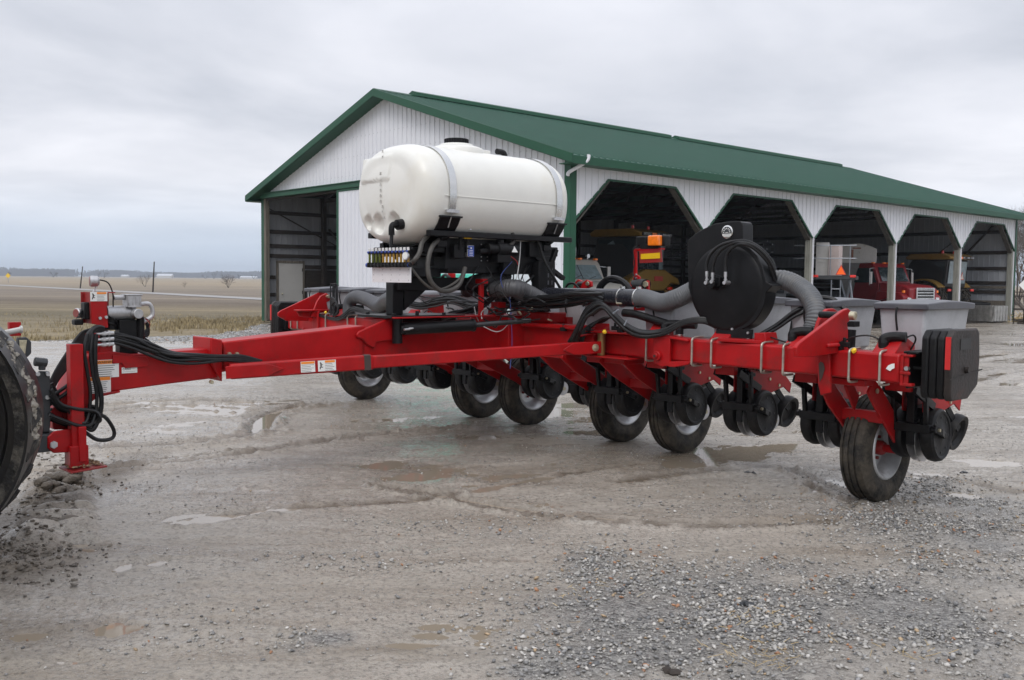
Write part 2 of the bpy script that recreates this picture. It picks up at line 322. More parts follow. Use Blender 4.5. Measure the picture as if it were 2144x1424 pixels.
# ---- row units
def row_unit():
    b = MB(); b.box((-.09,-.86,.86), (.09,-.81,1.12)); b.box((-.12,-.93,1.12),(.12,-.78,1.14))
    for s in (-1, 1): b.prism([(s*.075-.006,-.62,.95),(s*.075-.006,-.62,.70),(s*.075-.006,-.42,.66),(s*.075-.006,-.12,.72),(s*.075-.006,-.02,.66),(s*.075-.006,.0,.74),(s*.075-.006,-.2,.9),(s*.075-.006,-.3,1.02)], (.012,0,0))
    b.box((-.075,-.6,.90),(.075,-.3,.93)); b.box((-.09,-.32,.96),(.09,-.12,1.02))
    u = b.build('row_unit', 'red', P, bevel=.004)
    b = MB()
    for yy, zz in ((-.56,.9),(-.44,.88),(-.34,.80),(-.2,.74),(-.3,.95)):
        for s in (-1,1): b.cyl((s*.078,yy,zz),(s*.092,yy,zz),.013,6)
    b.build('frame_bolts', 'zinc', u)
    b = MB(); b.tube([(.03,-.72,1.1),(.06,-.66,.98),(.04,-.6,.86),(.08,-.56,.74)],.009,6); b.tube([(-.03,-.74,1.12),(-.02,-.66,.95),(-.06,-.58,.8),(-.03,-.5,.7)],.007,6); b.build('row_hose', 'hose', u)
    b = MB(); b.cyl((.0,-.7,.93),(.0,-.52,.80),.022,12); b.build('down_force_spring', 'ink', u)
    b = MB()   # parallel linkage
    for s in (-1, 1):
        b.beam((s*.115,-.83,1.03), (s*.10,-.5,.90), .02, .06); b.beam((s*.115,-.83,.88), (s*.10,-.5,.73), .02, .06)
        b.cyl((s*.10-.02,-.5,.9),(s*.10+.02,-.5,.9),.02,10); b.cyl((s*.115-.02,-.83,1.03),(s*.115+.02,-.83,1.03),.02,10)
    b.beam((0,-.82,.9),(0,-.55,.85),.05,.05); b.build('parallel_arms', 'black', u, bevel=.003)
    b = MB(); b.box((-.028,-.65,.46), (.028,-.60,.88)); b.box((-.15,-.68,.56),(.15,-.60,.62)); b.box((-.08,-.56,.50),(.08,-.3,.72)); b.cyl((-.17,-.64,.59),(.17,-.64,.59),.026,12)
    b.beam((.11,-.66,.88),(.11,-.64,.6),.03,.035); b.beam((-.11,-.7,.88),(-.11,-.66,.6),.03,.035); b.box((-.12,-.7,.84),(.12,-.6,.87)); b.cyl((-.02,-.62,.62),(.0,-.6,.9),.03,10)
    b.build('opener_shank', 'black', u, bevel=.004)
    for s in (-1, 1):
        xo = s*.105; b = MB(); g = .19
        b.lathe([(-.052,.0),(-.052,.12),(-.045,.15),(-.05,g-.02),(-.035,g-.004),(0,g+.003),(.035,g-.004),(.05,g-.02),(.047,.155),(.040,.15),(.036,.12),(.04,.05),(.05,.03),(.05,0)] if s > 0 else
                [(.052,.0),(.052,.12),(.045,.15),(.05,g-.02),(.035,g-.004),(0,g+.003),(-.035,g-.004),(-.05,g-.02),(-.047,.155),(-.040,.15),(-.036,.12),(-.04,.05),(-.05,.03),(-.05,0)], (0,0,0), (1,0,0), 40)
        gw = b.build('gauge_wheel', 'rubber', u, smooth=28, loc=(xo,-.47,.53), rot=(random.uniform(0, 6), radians(-3*s), radians(4*s)))
        b = MB()
        for k in range(8): a = 2*pi*k/8; b.cyl((s*.0385, cos(a)*.125, sin(a)*.125), (s*.0415, cos(a)*.125, sin(a)*.125), .008, 8)
        b.build('rivet_holes', 'ink', gw)
        b = MB(); b.beam((s*.17,-.65,.60), (s*.185,-.56,.565), .02, .05); b.beam((s*.185,-.56,.565), (s*.165,-.47,.53), .02, .045); b.cyl((s*.14,-.47,.53),(s*.18,-.47,.53),.02,12); b.cyl((s*.15,-.65,.59),(s*.19,-.65,.59),.02,12)
        ga = b.build('gauge_wheel_arm', 'black', u, bevel=.003)
        b = MB(); b.cyl((s*.185,-.61,.585),(s*.2,-.61,.585),.012,8); b.build('bolt', 'zinc', ga)
    b = MB()
    for s in (-1, 1): b.lathe([(-.002,0),(-.002,.175),(.002,.175),(.002,0)], (s*.02,-.46,.50), (1, .05*s, 0), 32)
    b.build('opener_disc', 'steel', u)
    b = MB(); b.lathe([(-.003,0),(-.003,.075),(.003,.075),(.003,0)], (.06,-.235,.44), (1,-.1,0), 28); b.build('closing_disc', 'steel', u)
    b = MB(); b.cyl((.06,-.235,.44),(.09,-.237,.44),.02,12); b.build('disc_hub', 'zinc', u)
    b = MB()
    for s in (-1, 1): b.beam((s*.06,-.22,.72), (s*.075,-.02,.52), .012, .055); b.cyl((s*.08,-.2,.7),(s*.05,-.2,.7),.014,8)
    b.build('closing_arm', 'black', u, bevel=.002)
    for s in (-1, 1):
        b = MB(); b.lathe([(-.03*s,.0),(-.03*s,.10),(-.035*s,.135),(0,.14),(.035*s,.135),(.028*s,.105),(.0,.09),(-.005*s,0)], (0,0,0), (1,0,0), 30)
        b.build('closing_wheel', 'rubber', u, loc=(s*.05,-.02,.50), rot=(0, radians(16*s), radians(3*s)))
    # hopper
    b = MB(); x0, x1, y0, y1 = -.17, .17, -.83, -.13
    lv = [(1.445,0),(1.2,.02),(1.12,.025),(1.06,.07)]; vs = []
    for z, i in lv: vs += [(x0+i,y0+i*.6,z),(x1-i,y0+i*.6,z),(x1-i,y1-i*1.5,z),(x0+i,y1-i*1.5,z)]
    fs = [(0,1,2,3),(15,14,13,12)]
    for k in range(3):
        for j in range(4): fs.append((4*k+j, 4*k+(j+1) % 4, 4*k+4+(j+1) % 4, 4*k+4+j))
    b.add(vs, fs); h = b.build('seed_hopper', 'hopper', u, bevel=.02, seg=3)
    b = MB()
    n = 8; vs = []
    for j in range(n+1):       # slightly crowned lid
        yv = y0-.03+(y1-y0+.06)*j/n; cr = .028*sin(pi*j/n)
        for i in range(5): xv = x0-.025+(x1-x0+.05)*i/4; vs.append((xv, yv, 1.468+cr*(.6+.4*sin(pi*i/4))))
    top = len(vs); fs = [(j*5+i, j*5+i+1, j*5+i+6, j*5+i+5) for j in range(n) for i in range(4)]
    ring = [i for i in range(5)]+[j*5+4 for j in range(1,n+1)]+[n*5+i for i in range(3,-1,-1)]+[j*5 for j in range(n-1,0,-1)]
    low = [(vs[i][0], vs[i][1], 1.425) for i in ring]; vs += low
    for k in range(len(ring)): k2 = (k+1) % len(ring); fs.append((ring[k], ring[k2], top+k2, top+k))
    fs.append(tuple(top+k for k in range(len(ring)))[::-1]); b.add(vs, fs); l = b.build('hopper_lid', 'lid', h, smooth=40, bevel=.008)
    b = MB(); b.tube([(-.02,y0-.034,1.44),(-.02,y0-.045,1.38),(-.015,y0-.03,1.28)], .008, 6); b.build('lid_strap', 'rubber', h)
    b = MB(); b.box((-.12,-.78,.98),(.12,-.35,1.07)); b.cyl((.0,-.42,.98),(.14,-.42,.98),.1,20); b.build('seed_meter', 'blackd', u, bevel=.02)
    return u
U0 = row_unit(); RU = []
rows = [k+.5 for k in range(-6, 6)]
for i, k in enumerate(rows[::-1]):
    o = U0 if i == 0 else copy_tree(U0, P); o.parent = P; x = k*SP; o.location = (x+(.07 if abs(k) < 1 else 0), .30 if abs(k) < 1 else 0 if x > 0 else .03, 0); RU.append(o)
    o.rotation_euler = (0, 0, radians(random.uniform(-.6,.6)))
# ---- vacuum elbows and fittings on the bar top, red mounts
b = MB(); b2 = MB(); b3 = MB()
for x in (3.95, 3.22, 2.1, 1.93, -2.2, -2.9, -3.3):
    y = bary(x)+.1
    e = MB(); e.cyl((x,y,1.14),(x,y,1.21),.034,14); e.tube([(x,y,1.2),(x,y+.01,1.235),(x+.05,y+.03,1.25),(x+.13,y+.05,1.25)],.034,12); e.build('vacuum_elbow', 'blackd', P)
for x in (3.95,3.22,2.1,1.93,-2.2,-2.9): b2 = MB(); b2.lathe([(0,.036),(0,.04),(.012,.04),(.012,.036)], (x, bary(x)+.1, 1.16), (0,0,1), 16, closed=True); b2.build('hose_clamp', 'stain', P)
for k in rows:
    x = k*SP; y = bary(x) if abs(x) > 1 else -.95; b = MB(); b.prism([(x-.02,y+.02,1.14),(x-.02,y+.32,1.14),(x-.02,y+.32,1.2),(x-.02,y+.16,1.26),(x-.02,y+.1,1.2)], (.16,0,0)); b.build('row_mount', 'red', P, bevel=.006)
# ---- U bolts
def ubolt(x, tilt=0):
    y = bary(x)-.008; b = MB(); w = x+tilt
    b.tube([(x,y+.13,1.162),(x,y+.03,1.16),(x,y-.012,1.145),(x,y-.014,1.10),(w,y-.014,.99),(w,y-.012,.945),(w,y+.03,.935),(w,y+.12,.935)], .0085, 8, sub=3)
    return b.build('u_bolt', 'ubolt', P)
for px, t in ((1862,0),(1794,0),(1647,0),(1598,0),(1484,0),(1440,0),(1335,0)): ubolt(R(px, 760, y=-1.15).x, t)
for px in (669, 684, 730, 747, 611, 625): 
    x = R(px, 680, y=-.97).x; ubolt(x)
# end cap on near wing + label arc
b = MB(); e = 4.13; b.box((e,-1.29,.96),(e+.02,-1.09,1.15)); b.box((e+.02,-1.28,.95),(e+.05,-1.26,1.15)); b.box((e,-1.295,1.02),(e+.07,-1.285,1.04)); b.box((e,-1.29,.945),(e+.08,-1.24,.965)); b.box((e,-1.29,1.135),(e+.08,-1.24,1.15)); b.build('end_plate', 'red', P, bevel=.004)
y0 = bary(4.1)-.004; c0 = R(1865,778,y=y0)
arc = [(1855,772),(1860,765),(1867,762),(1873,761),(1873,771),(1868,773),(1864,777)]
b = MB(); b.prism([R(*p, y=y0) for p in arc], (0,-.002,0)); b.build('arc_sticker', 'lab', P, smooth=0)
# ---- suitcase weights on both ends
def weights(x0, yc, zc, n, dirn, name='suitcase_weight'):
    for k in range(n):
        x = x0+dirn*k*.05
        sh = [(-.22,-.16),(-.2,-.2),(.05,-.2),(.20,-.12),(.22,.05),(.2,.22),(.17,.25),(-.17,.25),(-.22,.2)]
        if k < n-1: sh = [(a*.96, c*.97) for a, c in sh]
        b = MB(); b.prism([(x, yc+a, zc+c) for a, c in sh], (dirn*.047,0,0)); o = b.build(name, 'iron' if k == n-1 else 'blackd', P, bevel=.012, seg=2)
    b = MB(); xf = x0+dirn*(n*.05-.0015); b.box((xf,yc-.1,zc+.12),(xf+dirn*.002,yc+.06,zc+.19)); b.build('grip_slot', 'ink', o, smooth=0)
    b = MB(); b.cyl((xf,yc+.0,zc-.01),(xf+dirn*.02,yc+.0,zc-.01),.02,14); b.build('boss', 'iron', o)
    b = MB(); b.beam((xf+dirn*.002,yc-.24,zc-.06),(xf+dirn*.002,yc+.25,zc-.02),.004,.008); b.build('ridge', 'iron', o)
    b = MB(); xr = x0+dirn*(n-1)*.05; b.box((xr+dirn*.008,yc-.224,zc-.0),(xr+dirn*.04,yc-.215,zc+.205)); b.build('red_stripe', mat('red_stripe_paint', (.6,.02,.02), .45), o, smooth=0)
weights(4.25, -1.05, 1.07, 4, 1)
weights(-4.36, -.86, 1.04, 4, -1)
b = MB(); b.box((4.16,-1.27,.93),(4.18,-1.0,1.17)); b.box((4.14,-1.27,1.155),(4.24,-.98,1.17)); b.box((4.18,-1.08,.93),(4.24,-.9,1.17)); b.cyl((4.15,-1.2,1.06),(4.3,-1.2,1.06),.012,8); b.build('weight_bracket', 'black', P, bevel=.004)
b = MB(); b.cyl((4.17,-1.29,1.06),(4.17,-1.26,1.06),.015,8); b.build('bracket_bolt', 'steel', P)
b = MB(); b.box((-4.3,-1.0,.93),(-4.38,-.78,1.14)); b.build('weight_bracket', 'black', P, bevel=.004)
# ---- tongue
tm = lambda px, py, x=.13: R(px, py, x=x)
def sideplate(pts, x0, x1, m='red', name='tongue_beam', bev=.01):
    b = MB(); b.prism([R(*p, x=x1) for p in pts], (x0-x1, 0, 0)); return b.build(name, m, P, bevel=bev)
sideplate([(468,716),(765,682),(765,760),(468,776)], -.13, .13, name='tongue_beam', bev=.012)
b = MB(); b.beam((0,-2.75,1.02),(0,-.95,1.05),.26,.28); b.build('tongue_beam', 'red', P, bevel=.012)
sideplate([(345,737),(470,728),(470,768),(345,785)], -.1, .1, name='tongue_extension')
sideplate([(188,742),(232,736),(280,742),(345,738),(465,735),(465,790),(345,805),(222,822),(135,880),(128,845),(155,776)], -.11, .11, name='tongue_nose')
sideplate([(441,707),(466,712),(466,800),(441,760)], -.16, .16, name='tongue_collar')
sideplate([(236,744),(306,746),(313,758),(308,768),(262,771),(255,760),(236,762)], .11, .122, name='gusset', bev=.003)
sideplate([(205,826),(252,818),(252,822),(205,832)], -.12, .14, name='lower_flange', bev=.003)
# cylinder mounting ears + black pivot
sideplate([(747,700),(752,694),(815,666),(826,667),(826,712),(790,716),(785,730),(770,722),(760,710),(748,707)], .13, .155, name='cylinder_ear')
b = MB(); a = R(832,690,x=.2); b.cyl(a+V((0,0,-.12)), a+V((0,0,.10)), .045, 18); b.build('cylinder_pivot', 'black', P)
b = MB(); a = R(784,672,x=0); b.box((-.28,a.y,1.262),(.3,a.y+1.15,1.275)); b.build('red_deck', 'red', P, bevel=.004)
# fold cylinder and rod
a, c, d = R(845,689,x=.24), R(990,681,x=.42), R(1110,671,x=.62)
b = MB(); b.cyl(a, c, .052, 24); b.cyl(a.lerp(c,.985), a.lerp(c,1.02), .057, 24); b.cyl(a.lerp(c,-.05), a, .045, 20); b.build('fold_cylinder', 'black', P)
b = MB(); b.cyl(c, d, .024, 16); b.build('cylinder_rod', mat('black_rod', (.02,.02,.022), .25), P)
a2, c2 = R(880,662,x=-.24), R(907,668,x=-.24)
b = MB(); b.cyl(V((-.24,-2.2,1.22)), V((-.45,-1.3,1.22)), .052, 20); b.build('fold_cylinder', 'black', P)
b = MB(); 
for px, py in ((852,690),(862,688),(978,682),(986,682)): p_ = R(px,py,x=.3); b.cyl(p_-V((0,.03,0)), p_+V((0,.03,.003)), .010, 8)
b.build('hydraulic_fittings', 'steel', P)
# draft brace (telescoping tube) near side and far side
def brace(s):
    z = lambda y: 0
    A_, B_ = R(480,778,x=.22), R(1240,727,x=1.28)
    if s < 0: A_.x *= -1; B_.x *= -1
    b = MB(); m1 = A_.lerp(B_, .36); b.beam(A_, m1, .085, .115); o1 = b.build('draft_brace', 'red', P, bevel=.012)
    b = MB(); b.beam(A_.lerp(B_, .34), A_.lerp(B_, .985), .07, .10); o2 = b.build('draft_brace_slide', 'red', P, bevel=.010)
    d = (B_-A_).normalized(); n = V((d.y,-d.x,0)).normalized()*(1 if s > 0 else -1); up = n.cross(d); up = up if up.z > 0 else -up
    for t0, t1, fl in ((-.01,.13,1),(.90,1.02,-1)):
        e0, e1 = A_.lerp(B_, t0)+n*.045, A_.lerp(B_, t1)+n*.045; L_ = (e1-e0).length
        pts = [e0+up*.045, e0+d*(L_*.72)+up*.045, e1+up*0, e0+d*(L_*.72)-up*.05, e0-up*.05] if fl > 0 else [e1+up*.052, e0+d*(L_*.28)+up*.052, e0, e0+d*(L_*.28)-up*.052, e1-up*.052]
        b = MB(); b.prism(pts, n*.012); b.build('brace_fork', 'red', P, bevel=.004)
    if s > 0:
        e = B_+n*.06-d*.0
        b = MB(); b.lathe([(0,0),(0,.032),(.006,.032),(.007,.026),(.013,.026),(.014,.015),(.022,.012),(.022,0)], e, n, 24); b.build('brace_pin', 'zinc', P)
        b = MB(); b.beam(A_.lerp(B_,.335)-up*0+n*.003, A_.lerp(B_,.352)+n*.003, .085, .119); b.build('wear_patch', mat('bare_rubbed_metal', (.05,.035,.03), .55), P, smooth=0)
        dd = -d if False else d
        for t, w, pc in ((.19,.11,False),(.238,.14,True)):
            c = A_.lerp(B_, t)+n*.0445; label_plate(P, c, d, up, w, .085, 5, True, None, pict=pc)
    return A_, B_
A_, B_ = brace(1); brace(-1)
b = MB(); b.cyl((1.31,-1.03,.95),(1.31,-1.03,1.16),.035,16); b.build('hinge_bushing', mat('brass_bushing', (.35,.22,.09), .4, metal=.6), P)
b = MB(); b.box((1.2,-1.12,1.15),(1.75,-.9,1.165)); b.box((1.2,-1.12,.935),(1.7,-.9,.948)); b.box((1.1,-1.06,.95),(1.24,-.95,1.15)); b.build('hinge_plate', 'red', P, bevel=.004)
b = MB(); a = R(1255,718,x=1.25); b.tube([R(1199,740,x=1.1), R(1199,715,x=1.1), R(1208,706,x=1.12), R(1240,699,x=1.25), R(1262,702,x=1.3)], .008, 8, sub=3); b.build('hose_guard', 'red', P)
# tongue labels and collar bolts
fx = .1125; uu, vv = V((0,1,0)), V((0,0,1))
def onx(px, py, x): return R(px, py, x=x)
lb = onx(223,772,fx); label_plate(P, lb, V((0,1,.0)), vv, .17, .125, 6, True, 'WARNING')
lb = onx(209,806,fx); label_plate(P, lb, V((0,1,0)), vv, .15, .115, 6, True, None)
lb = onx(271,775,fx); pl_ = label_plate(P, lb, V((0,1,0)), vv, .11, .042, 2, False, None, name='cable_label'); text('CABLE', .02, lb+V((0,-.02,.008)), V((0,1,0)), vv, 'ink', pl_)
b = MB()
for px, py in ((480,741),(496,741),(443,800)): p_ = R(px,py,x=.14); b.cyl(p_-V((.02,0,0)), p_+V((.012,0,0)), .014, 10)
b.build('collar_bolts', 'zinc', P)
# ---- front jack, clevis, control box
jy = R(158,820,x=.2).y
b = MB(); b.beam((.2,jy,.42),(.2,jy,1.14),.085,.085,up=(0,1,0)); b.box((.158,jy-.043,1.13),(.242,jy+.043,1.14)); jk = b.build('jack_stand', 'red', P, bevel=.006)
b = MB(); b.beam((.255,jy+.02,.34),(.255,jy+.02,.58),.03,.05,up=(0,1,0)); b.box((.14,jy-.06,.30),(.26,jy+.06,.45)); b.build('jack_sleeve', 'red', jk, bevel=.005)
b = MB(); b.box((.165,jy-.035,1.138),(.235,jy+.035,1.142)); b.build('tube_opening', 'ink', jk, smooth=0)
b = MB(); b.beam((.2,jy-.08,.285),(.2,jy+.16,.30),.25,.012); b.build('jack_foot', 'redworn', jk, bevel=.003)
b = MB()
for k in range(160): b.ico((.2+random.uniform(-.11,.11), jy+.04+random.uniform(-.11,.11), .312+random.uniform(-.004,.008)), random.uniform(.005,.011), .3, (1,1,.6))
b.build('gravel_on_foot', mat('brown_gravel', (.25,.17,.10), .9, var=.5, scale=30), jk, smooth=0)
for sx in (.08, .19):
    b = MB(); b.prism([R(*p, x=sx) for p in ((98,915),(110,903),(160,895),(165,945),(110,948),(98,938))], (.025,0,0)); b.build('clevis_plate', 'red', P, bevel=.006)
a = R(112,931,x=.22); b = MB(); b.cyl(a-V((.3,0,0)), a+V((.02,0,0)), .02, 12); b.lathe([(0,0),(0,.026),(.014,.026),(.014,0)], a, (1,0,0), 6); b.build('clevis_pin', 'steel', P)
sideplate([(108,860),(150,800),(185,845),(180,900),(112,900)], -.05, .08, name='hitch_block')
# red sheet-metal box (monitor guard)
bx = lambda px, py: R(px, py, x=.1)
b = MB(); b.prism([bx(189,612), bx(222,611), bx(226,686), bx(203,686), bx(203,680), bx(192,678)], (.006,0,0))
b.build('guard_panel', 'red', P, bevel=.002)
q0, q1 = bx(189,612), bx(192,678)
b = MB(); b.prism([q0, q1, q1+V((-.13,0,0)), q0+V((-.13,0,0))], (0,.006,0)); b.box((q0.x-.13,q0.y,q0.z-.006),(q0.x,q0.y+.17,q0.z)); b.box((q0.x-.135,q0.y-.02,q1.z),(q0.x-.129,q0.y+.17,q0.z)); b.build('guard_box', 'redworn', P)
b = MB(); b.box((q0.x-.11,q0.y-.03,q1.z+.03),(q0.x-.03,q0.y+.03,q0.z-.07)); b.box((q0.x-.12,q0.y-.09,q1.z-.01),(q0.x-.05,q0.y-.03,q1.z+.03)); b.build('valve_block', 'black', P, bevel=.008)
lb = bx(206,621); lb.x += .007; label_plate(P, lb, V((0,1,0)), vv, .115, .065, 5, True, None, pict=True)
b = MB(); 
for px, py in ((208,666),(221,664)): p_ = bx(px,py); b.cyl(p_, p_+V((.02,0,0)), .011, 8)
b.build('guard_bolts', 'steel', P)
a = R(200,700,x=0); b = MB(); b.cyl((-.0,a.y,.98),(-.0,a.y,1.2),.07,20); b.box((-.05,a.y-.06,1.0),(.09,a.y+.09,1.14)); b.build('swivel_post', 'red', P, bevel=.01)
for px, py, rr, ax in ((188,589,.040,(-.25,-1,0)),(159,656,.036,(.35,-1,0))):
    c = R(px, py, x=-.02); ax = V(ax).normalized(); b = MB(); b.lathe([(0,0),(0,rr*.86),(-.006,rr),(-.012,rr),(-.05,rr*.95),(-.062,rr*.6),(-.062,0)], c, ax, 24); g = b.build('pressure_gauge', 'alu', P)
    b = MB(); b.lathe([(0,0),(0,rr*.84),(.003,rr*.8),(.003,0)], c, ax, 24); b.build('gauge_face', mat('gauge_face_red', (.25,.06,.05), .3), g)
b = MB(); c = R(190,590,x=-.02); b.tube([c+V((.02,.05,0)), R(195,612,x=0)], .006, 6); b.build('gauge_stem', 'steel', P)
# cast motor and its stand
c = R(262,655,x=0); b = MB(); b.cyl(c+V((-.02,-.13,0)), c+V((-.02,.04,0)), .052, 20); b.cyl(c+V((-.02,.04,0)), c+V((-.02,.07,0)), .06, 20); b.cyl(c+V((.02,.06,-.005)), c+V((.10,.06,-.005)), .035, 16)
mo = b.build('drive_motor', 'alu', P, bevel=.003)
b = MB(); z = c.z; b.box((-.05,c.y-.0,z+.04),(.05,c.y+.1,z+.13)); 
for k in range(4): b.box((-.054,c.y+.005+k*.026,z+.055),(.054,c.y+.014+k*.026,z+.12))
b.box((-.056,c.y-.01,z+.125),(.056,c.y+.11,z+.135)); b.cyl((0,c.y-.08,z+.11),(0,c.y,z+.11),.018,10); b.build('motor_head', 'alu', mo, bevel=.003)
b = MB(); b.tube([(0.02,c.y+.09,z+.06),(0.02,c.y+.17,z+.06),(.02,c.y+.19,z-.02),(.02,c.y+.12,z-.07)], .016, 10); b.build('motor_pipe', 'alu', mo)
b = MB(); b.box((-.04,c.y-.06,.98),(.05,c.y+.07,z-.05)); b.cyl((.05,c.y+.09,1.06),(.05,c.y+.09,z-.03),.028,12); b.cyl((-.02,c.y-.1,z-.12),(-.02,c.y-.1,z-.04),.05,16); b.build('motor_stand', 'black', P, bevel=.004)
# ------------------------------------------------------------------ liquid tank on its cradle
TY0, TY1, TZ, TA, TC = -2.40, -.60, 2.343, .56, .442     # ends, centre height, half width, half height
def tank_mesh():
    vs, fs = [], []; n = 144; L_ = TY1-TY0
    st = []
    for k in range(22): a = (k/21)*pi/2; st.append((TY0+.20*(1-cos(a))+.0, (.60+.40*sin(a)**.62)))
    for k in range(1, 24): st.append((TY0+.2+(L_-.4)*k/24, 1.0))
    for k in range(9): a = (1-k/8)*pi/2; st.append((TY1-.20*(1-cos(a)), (.60+.40*sin(a)**.8)))
    st = [(TY0-.03, .0001)]+[(TY0-.03*(1-(q_/.6)**2.2), q_) for q_ in [.05*j for j in range(1,12)]] + st + [(TY1+.018, .48), (TY1+.03, .0001)]
    for y, sc in st:
        rib = 1.0
        for yb in (TY0+.29, TY1-.22):
            if abs(y-yb) < .06: rib = .988
        for k in range(n):
            a = 2*pi*k/n; e = 2.35; ca, sa = cos(a), sin(a)
            x = TA*sc*rib*math.copysign(abs(ca)**(2/e), ca); z = TC*sc*rib*math.copysign(abs(sa)**(2/e), sa)
            yy = y
            if y < TY0+.22:
                if -.40 < x < .07 and .12 < z < .335: yy = min(y, TY0+.0+(z-.12)*.16)-.016
                for cx0, cz0, r0 in ((-.30,-.24,.055),(-.13,-.26,.075),(.12,-.24,.06)):
                    dd = sqrt((x-cx0)**2+(z-cz0)**2)/r0
                    if dd < 1.25: yy += .055*max(0, min(1, (1.25-dd)*2.2))
            vs.append((x, yy, TZ+z))
    m = len(st)
    for i in range(m-1):
        for k in range(n): fs.append((i*n+k, i*n+(k+1) % n, (i+1)*n+(k+1) % n, (i+1)*n+k))
    return MB().add(vs, fs)
tk = tank_mesh().build('liquid_tank', 'tank', P, smooth=60)
def ell(y, sc, a, off=0):
    e = 2.35; ca, sa = cos(a), sin(a); return V(((TA*sc+off)*math.copysign(abs(ca)**(2/e), ca), y, TZ+(TC*sc+off)*math.copysign(abs(sa)**(2/e), sa)))
# mould seams, step on the side, front upper pad
b = MB()
for sgn in (1,-1):
    b.beam((sgn*(TA+.0),TY0+.2,TZ-.03),(sgn*(TA+.0),TY1-.15,TZ-.03),.008,.004)
b.build('mould_seam', 'tank', tk, smooth=0)
b = MB(); b.lathe([(-.06,.26),(.0,.26),(.035,.245),(.05,.2),(.05,.16),(.075,.155),(.08,0)], (0,-1.62,TZ+TC-.01), (0,0,1), 36); b.box((-.12,-1.62,TZ+TC-.05),(.12,-1.3,TZ+TC+.03)); b.build('tank_neck', 'tank', tk, bevel=.01)
b = MB(); b.lathe([(0,.0),(0,.108),(.04,.108),(.045,.104),(.05,0)], (0,-1.62,TZ+TC+.07), (0,0,1), 28)
for k in range(24): a = 2*pi*k/24; b.box((cos(a)*.108-.005,-1.62+sin(a)*.108-.005,TZ+TC+.072),(cos(a)*.108+.005,-1.62+sin(a)*.108+.005,TZ+TC+.112))
b.build('tank_cap', 'blackd', tk)
b = MB(); b.tube([(0,-1.02,TZ+TC-.01),(0,-1.02,TZ+TC+.03),(0,-1.05,TZ+TC+.05),(0,-1.12,TZ+TC+.052)], .028, 12); b.build('vent_elbow', 'blackd', tk)
b = MB(); c = V((.22, TY0-.02, TZ-.28)); b.cyl(c+V((0,.08,.02)), c+V((0,-.03,.0)), .045, 16); b.tube([c+V((0,-.03,0)), c+V((0,-.07,-.0)), c+V((0,-.085,-.03)), c+V((0,-.085,-.09))], .026, 10); b.build('outlet_elbow', 'blackd', tk)
b = MB()
for k in range(13):
    z = TZ+.36-k*.048; x = -.06+(.03 if k > 9 else 0); yy = TY0-.035 if abs(z-TZ) < .2 else TY0-.012
    b.box((x,yy-.003,z),(x+.028,yy,z+.004)); b.box((x+.004,yy-.003,z+.008),(x+.011,yy,z+.022)); b.box((x+.015,yy-.003,z+.008),(x+.023,yy,z+.022))
b.build('level_marks', mat('grey_moulded_marks', (.45,.44,.41), .5), tk, smooth=0)
def strap(y):
    b = MB(); n = 40; w = .036
    A0, A1 = -.30, pi+.30; vs = []
    for k in range(n+1):
        a = A0+(A1-A0)*k/n; p = ell(y, 1.0, a, .002); o = ell(y, 1.0, a, .008)
        vs += [p+V((0,-w,0)), o+V((0,-w,0)), o+V((0,w,0)), p+V((0,w,0))]
    fs = [(4*k+j, 4*k+(j+1) % 4, 4*k+4+(j+1) % 4, 4*k+4+j) for k in range(n) for j in range(4)] + [(0,1,2,3), (4*n+3,4*n+2,4*n+1,4*n)]
    b.add(vs, fs); s = b.build('tank_strap', 'stain', P, smooth=40)
    for sg in (1,-1):
        p = ell(y, 1.0, -.30, .010); p.x *= sg; p2 = ell(y, 1.0, -.62, .03); p2.x *= sg; b = MB(); b.box(p+V((-.012,-.068,-.012)), p+V((.018,.068,.012))); b.cyl(p+V((0.012*sg,0,0)), p2, .006, 8); b.build('strap_bolt', 'steel', s)
for y in (TY0+.29, TY1-.22): strap(y)
def saddle(y, w):
    b = MB(); n = 16; vs = []
    for k in range(n+1):
        a = -pi+.42+(pi-.84)*k/n; p = ell(y, 1.0, a, .004); o = ell(y, 1.0, a, .016)
        vs += [p+V((0,-w,0)), o+V((0,-w,0)), o+V((0,w,0)), p+V((0,w,0))]
    fs = [(4*k+j, 4*k+(j+1) % 4, 4*k+4+(j+1) % 4, 4*k+4+j) for k in range(n) for j in range(4)] + [(0,1,2,3), (4*n+3,4*n+2,4*n+1,4*n)]
    b.add(vs, fs); s = b.build('tank_saddle', 'black', P, smooth=40)
    for sg in (1,-1):
        b = MB(); p = ell(y, 1.0, -.42, .0); p.x *= sg; b.box(p+V((0,-w-.01,-.006)), p+V((.03*sg,w+.01,.008))); b.build('saddle_lip', 'black', s)
saddle(TY0+.29, .11); saddle(TY1-.22, .11)
ZR = TZ-TC-.02
b = MB()
for sg in (1,-1):
    b.beam((sg*.44,TY0+.12,ZR+.115),(sg*.44,TY1+.05,ZR+.115),.07,.05); b.beam((sg*.30,TY0+.15,ZR-.0),(sg*.30,TY1-.0,ZR-.0),.06,.09); b.beam((sg*.44,TY0+.29,ZR+.1),(sg*.3,TY0+.29,ZR-.0),.05,.05); b.beam((sg*.44,TY1-.22,ZR+.1),(sg*.3,TY1-.22,ZR-.0),.05,.05)
b.box((-.42,TY0+.24,ZR-.0),(.42,TY0+.34,ZR+.06)); b.box((-.42,TY1-.28,ZR-.0),(.42,TY1-.18,ZR+.06)); b.box((-.30,TY0+.55,ZR-.05),(.30,TY1-.3,ZR-.03))
b.build('tank_cradle', 'black', P, bevel=.006)
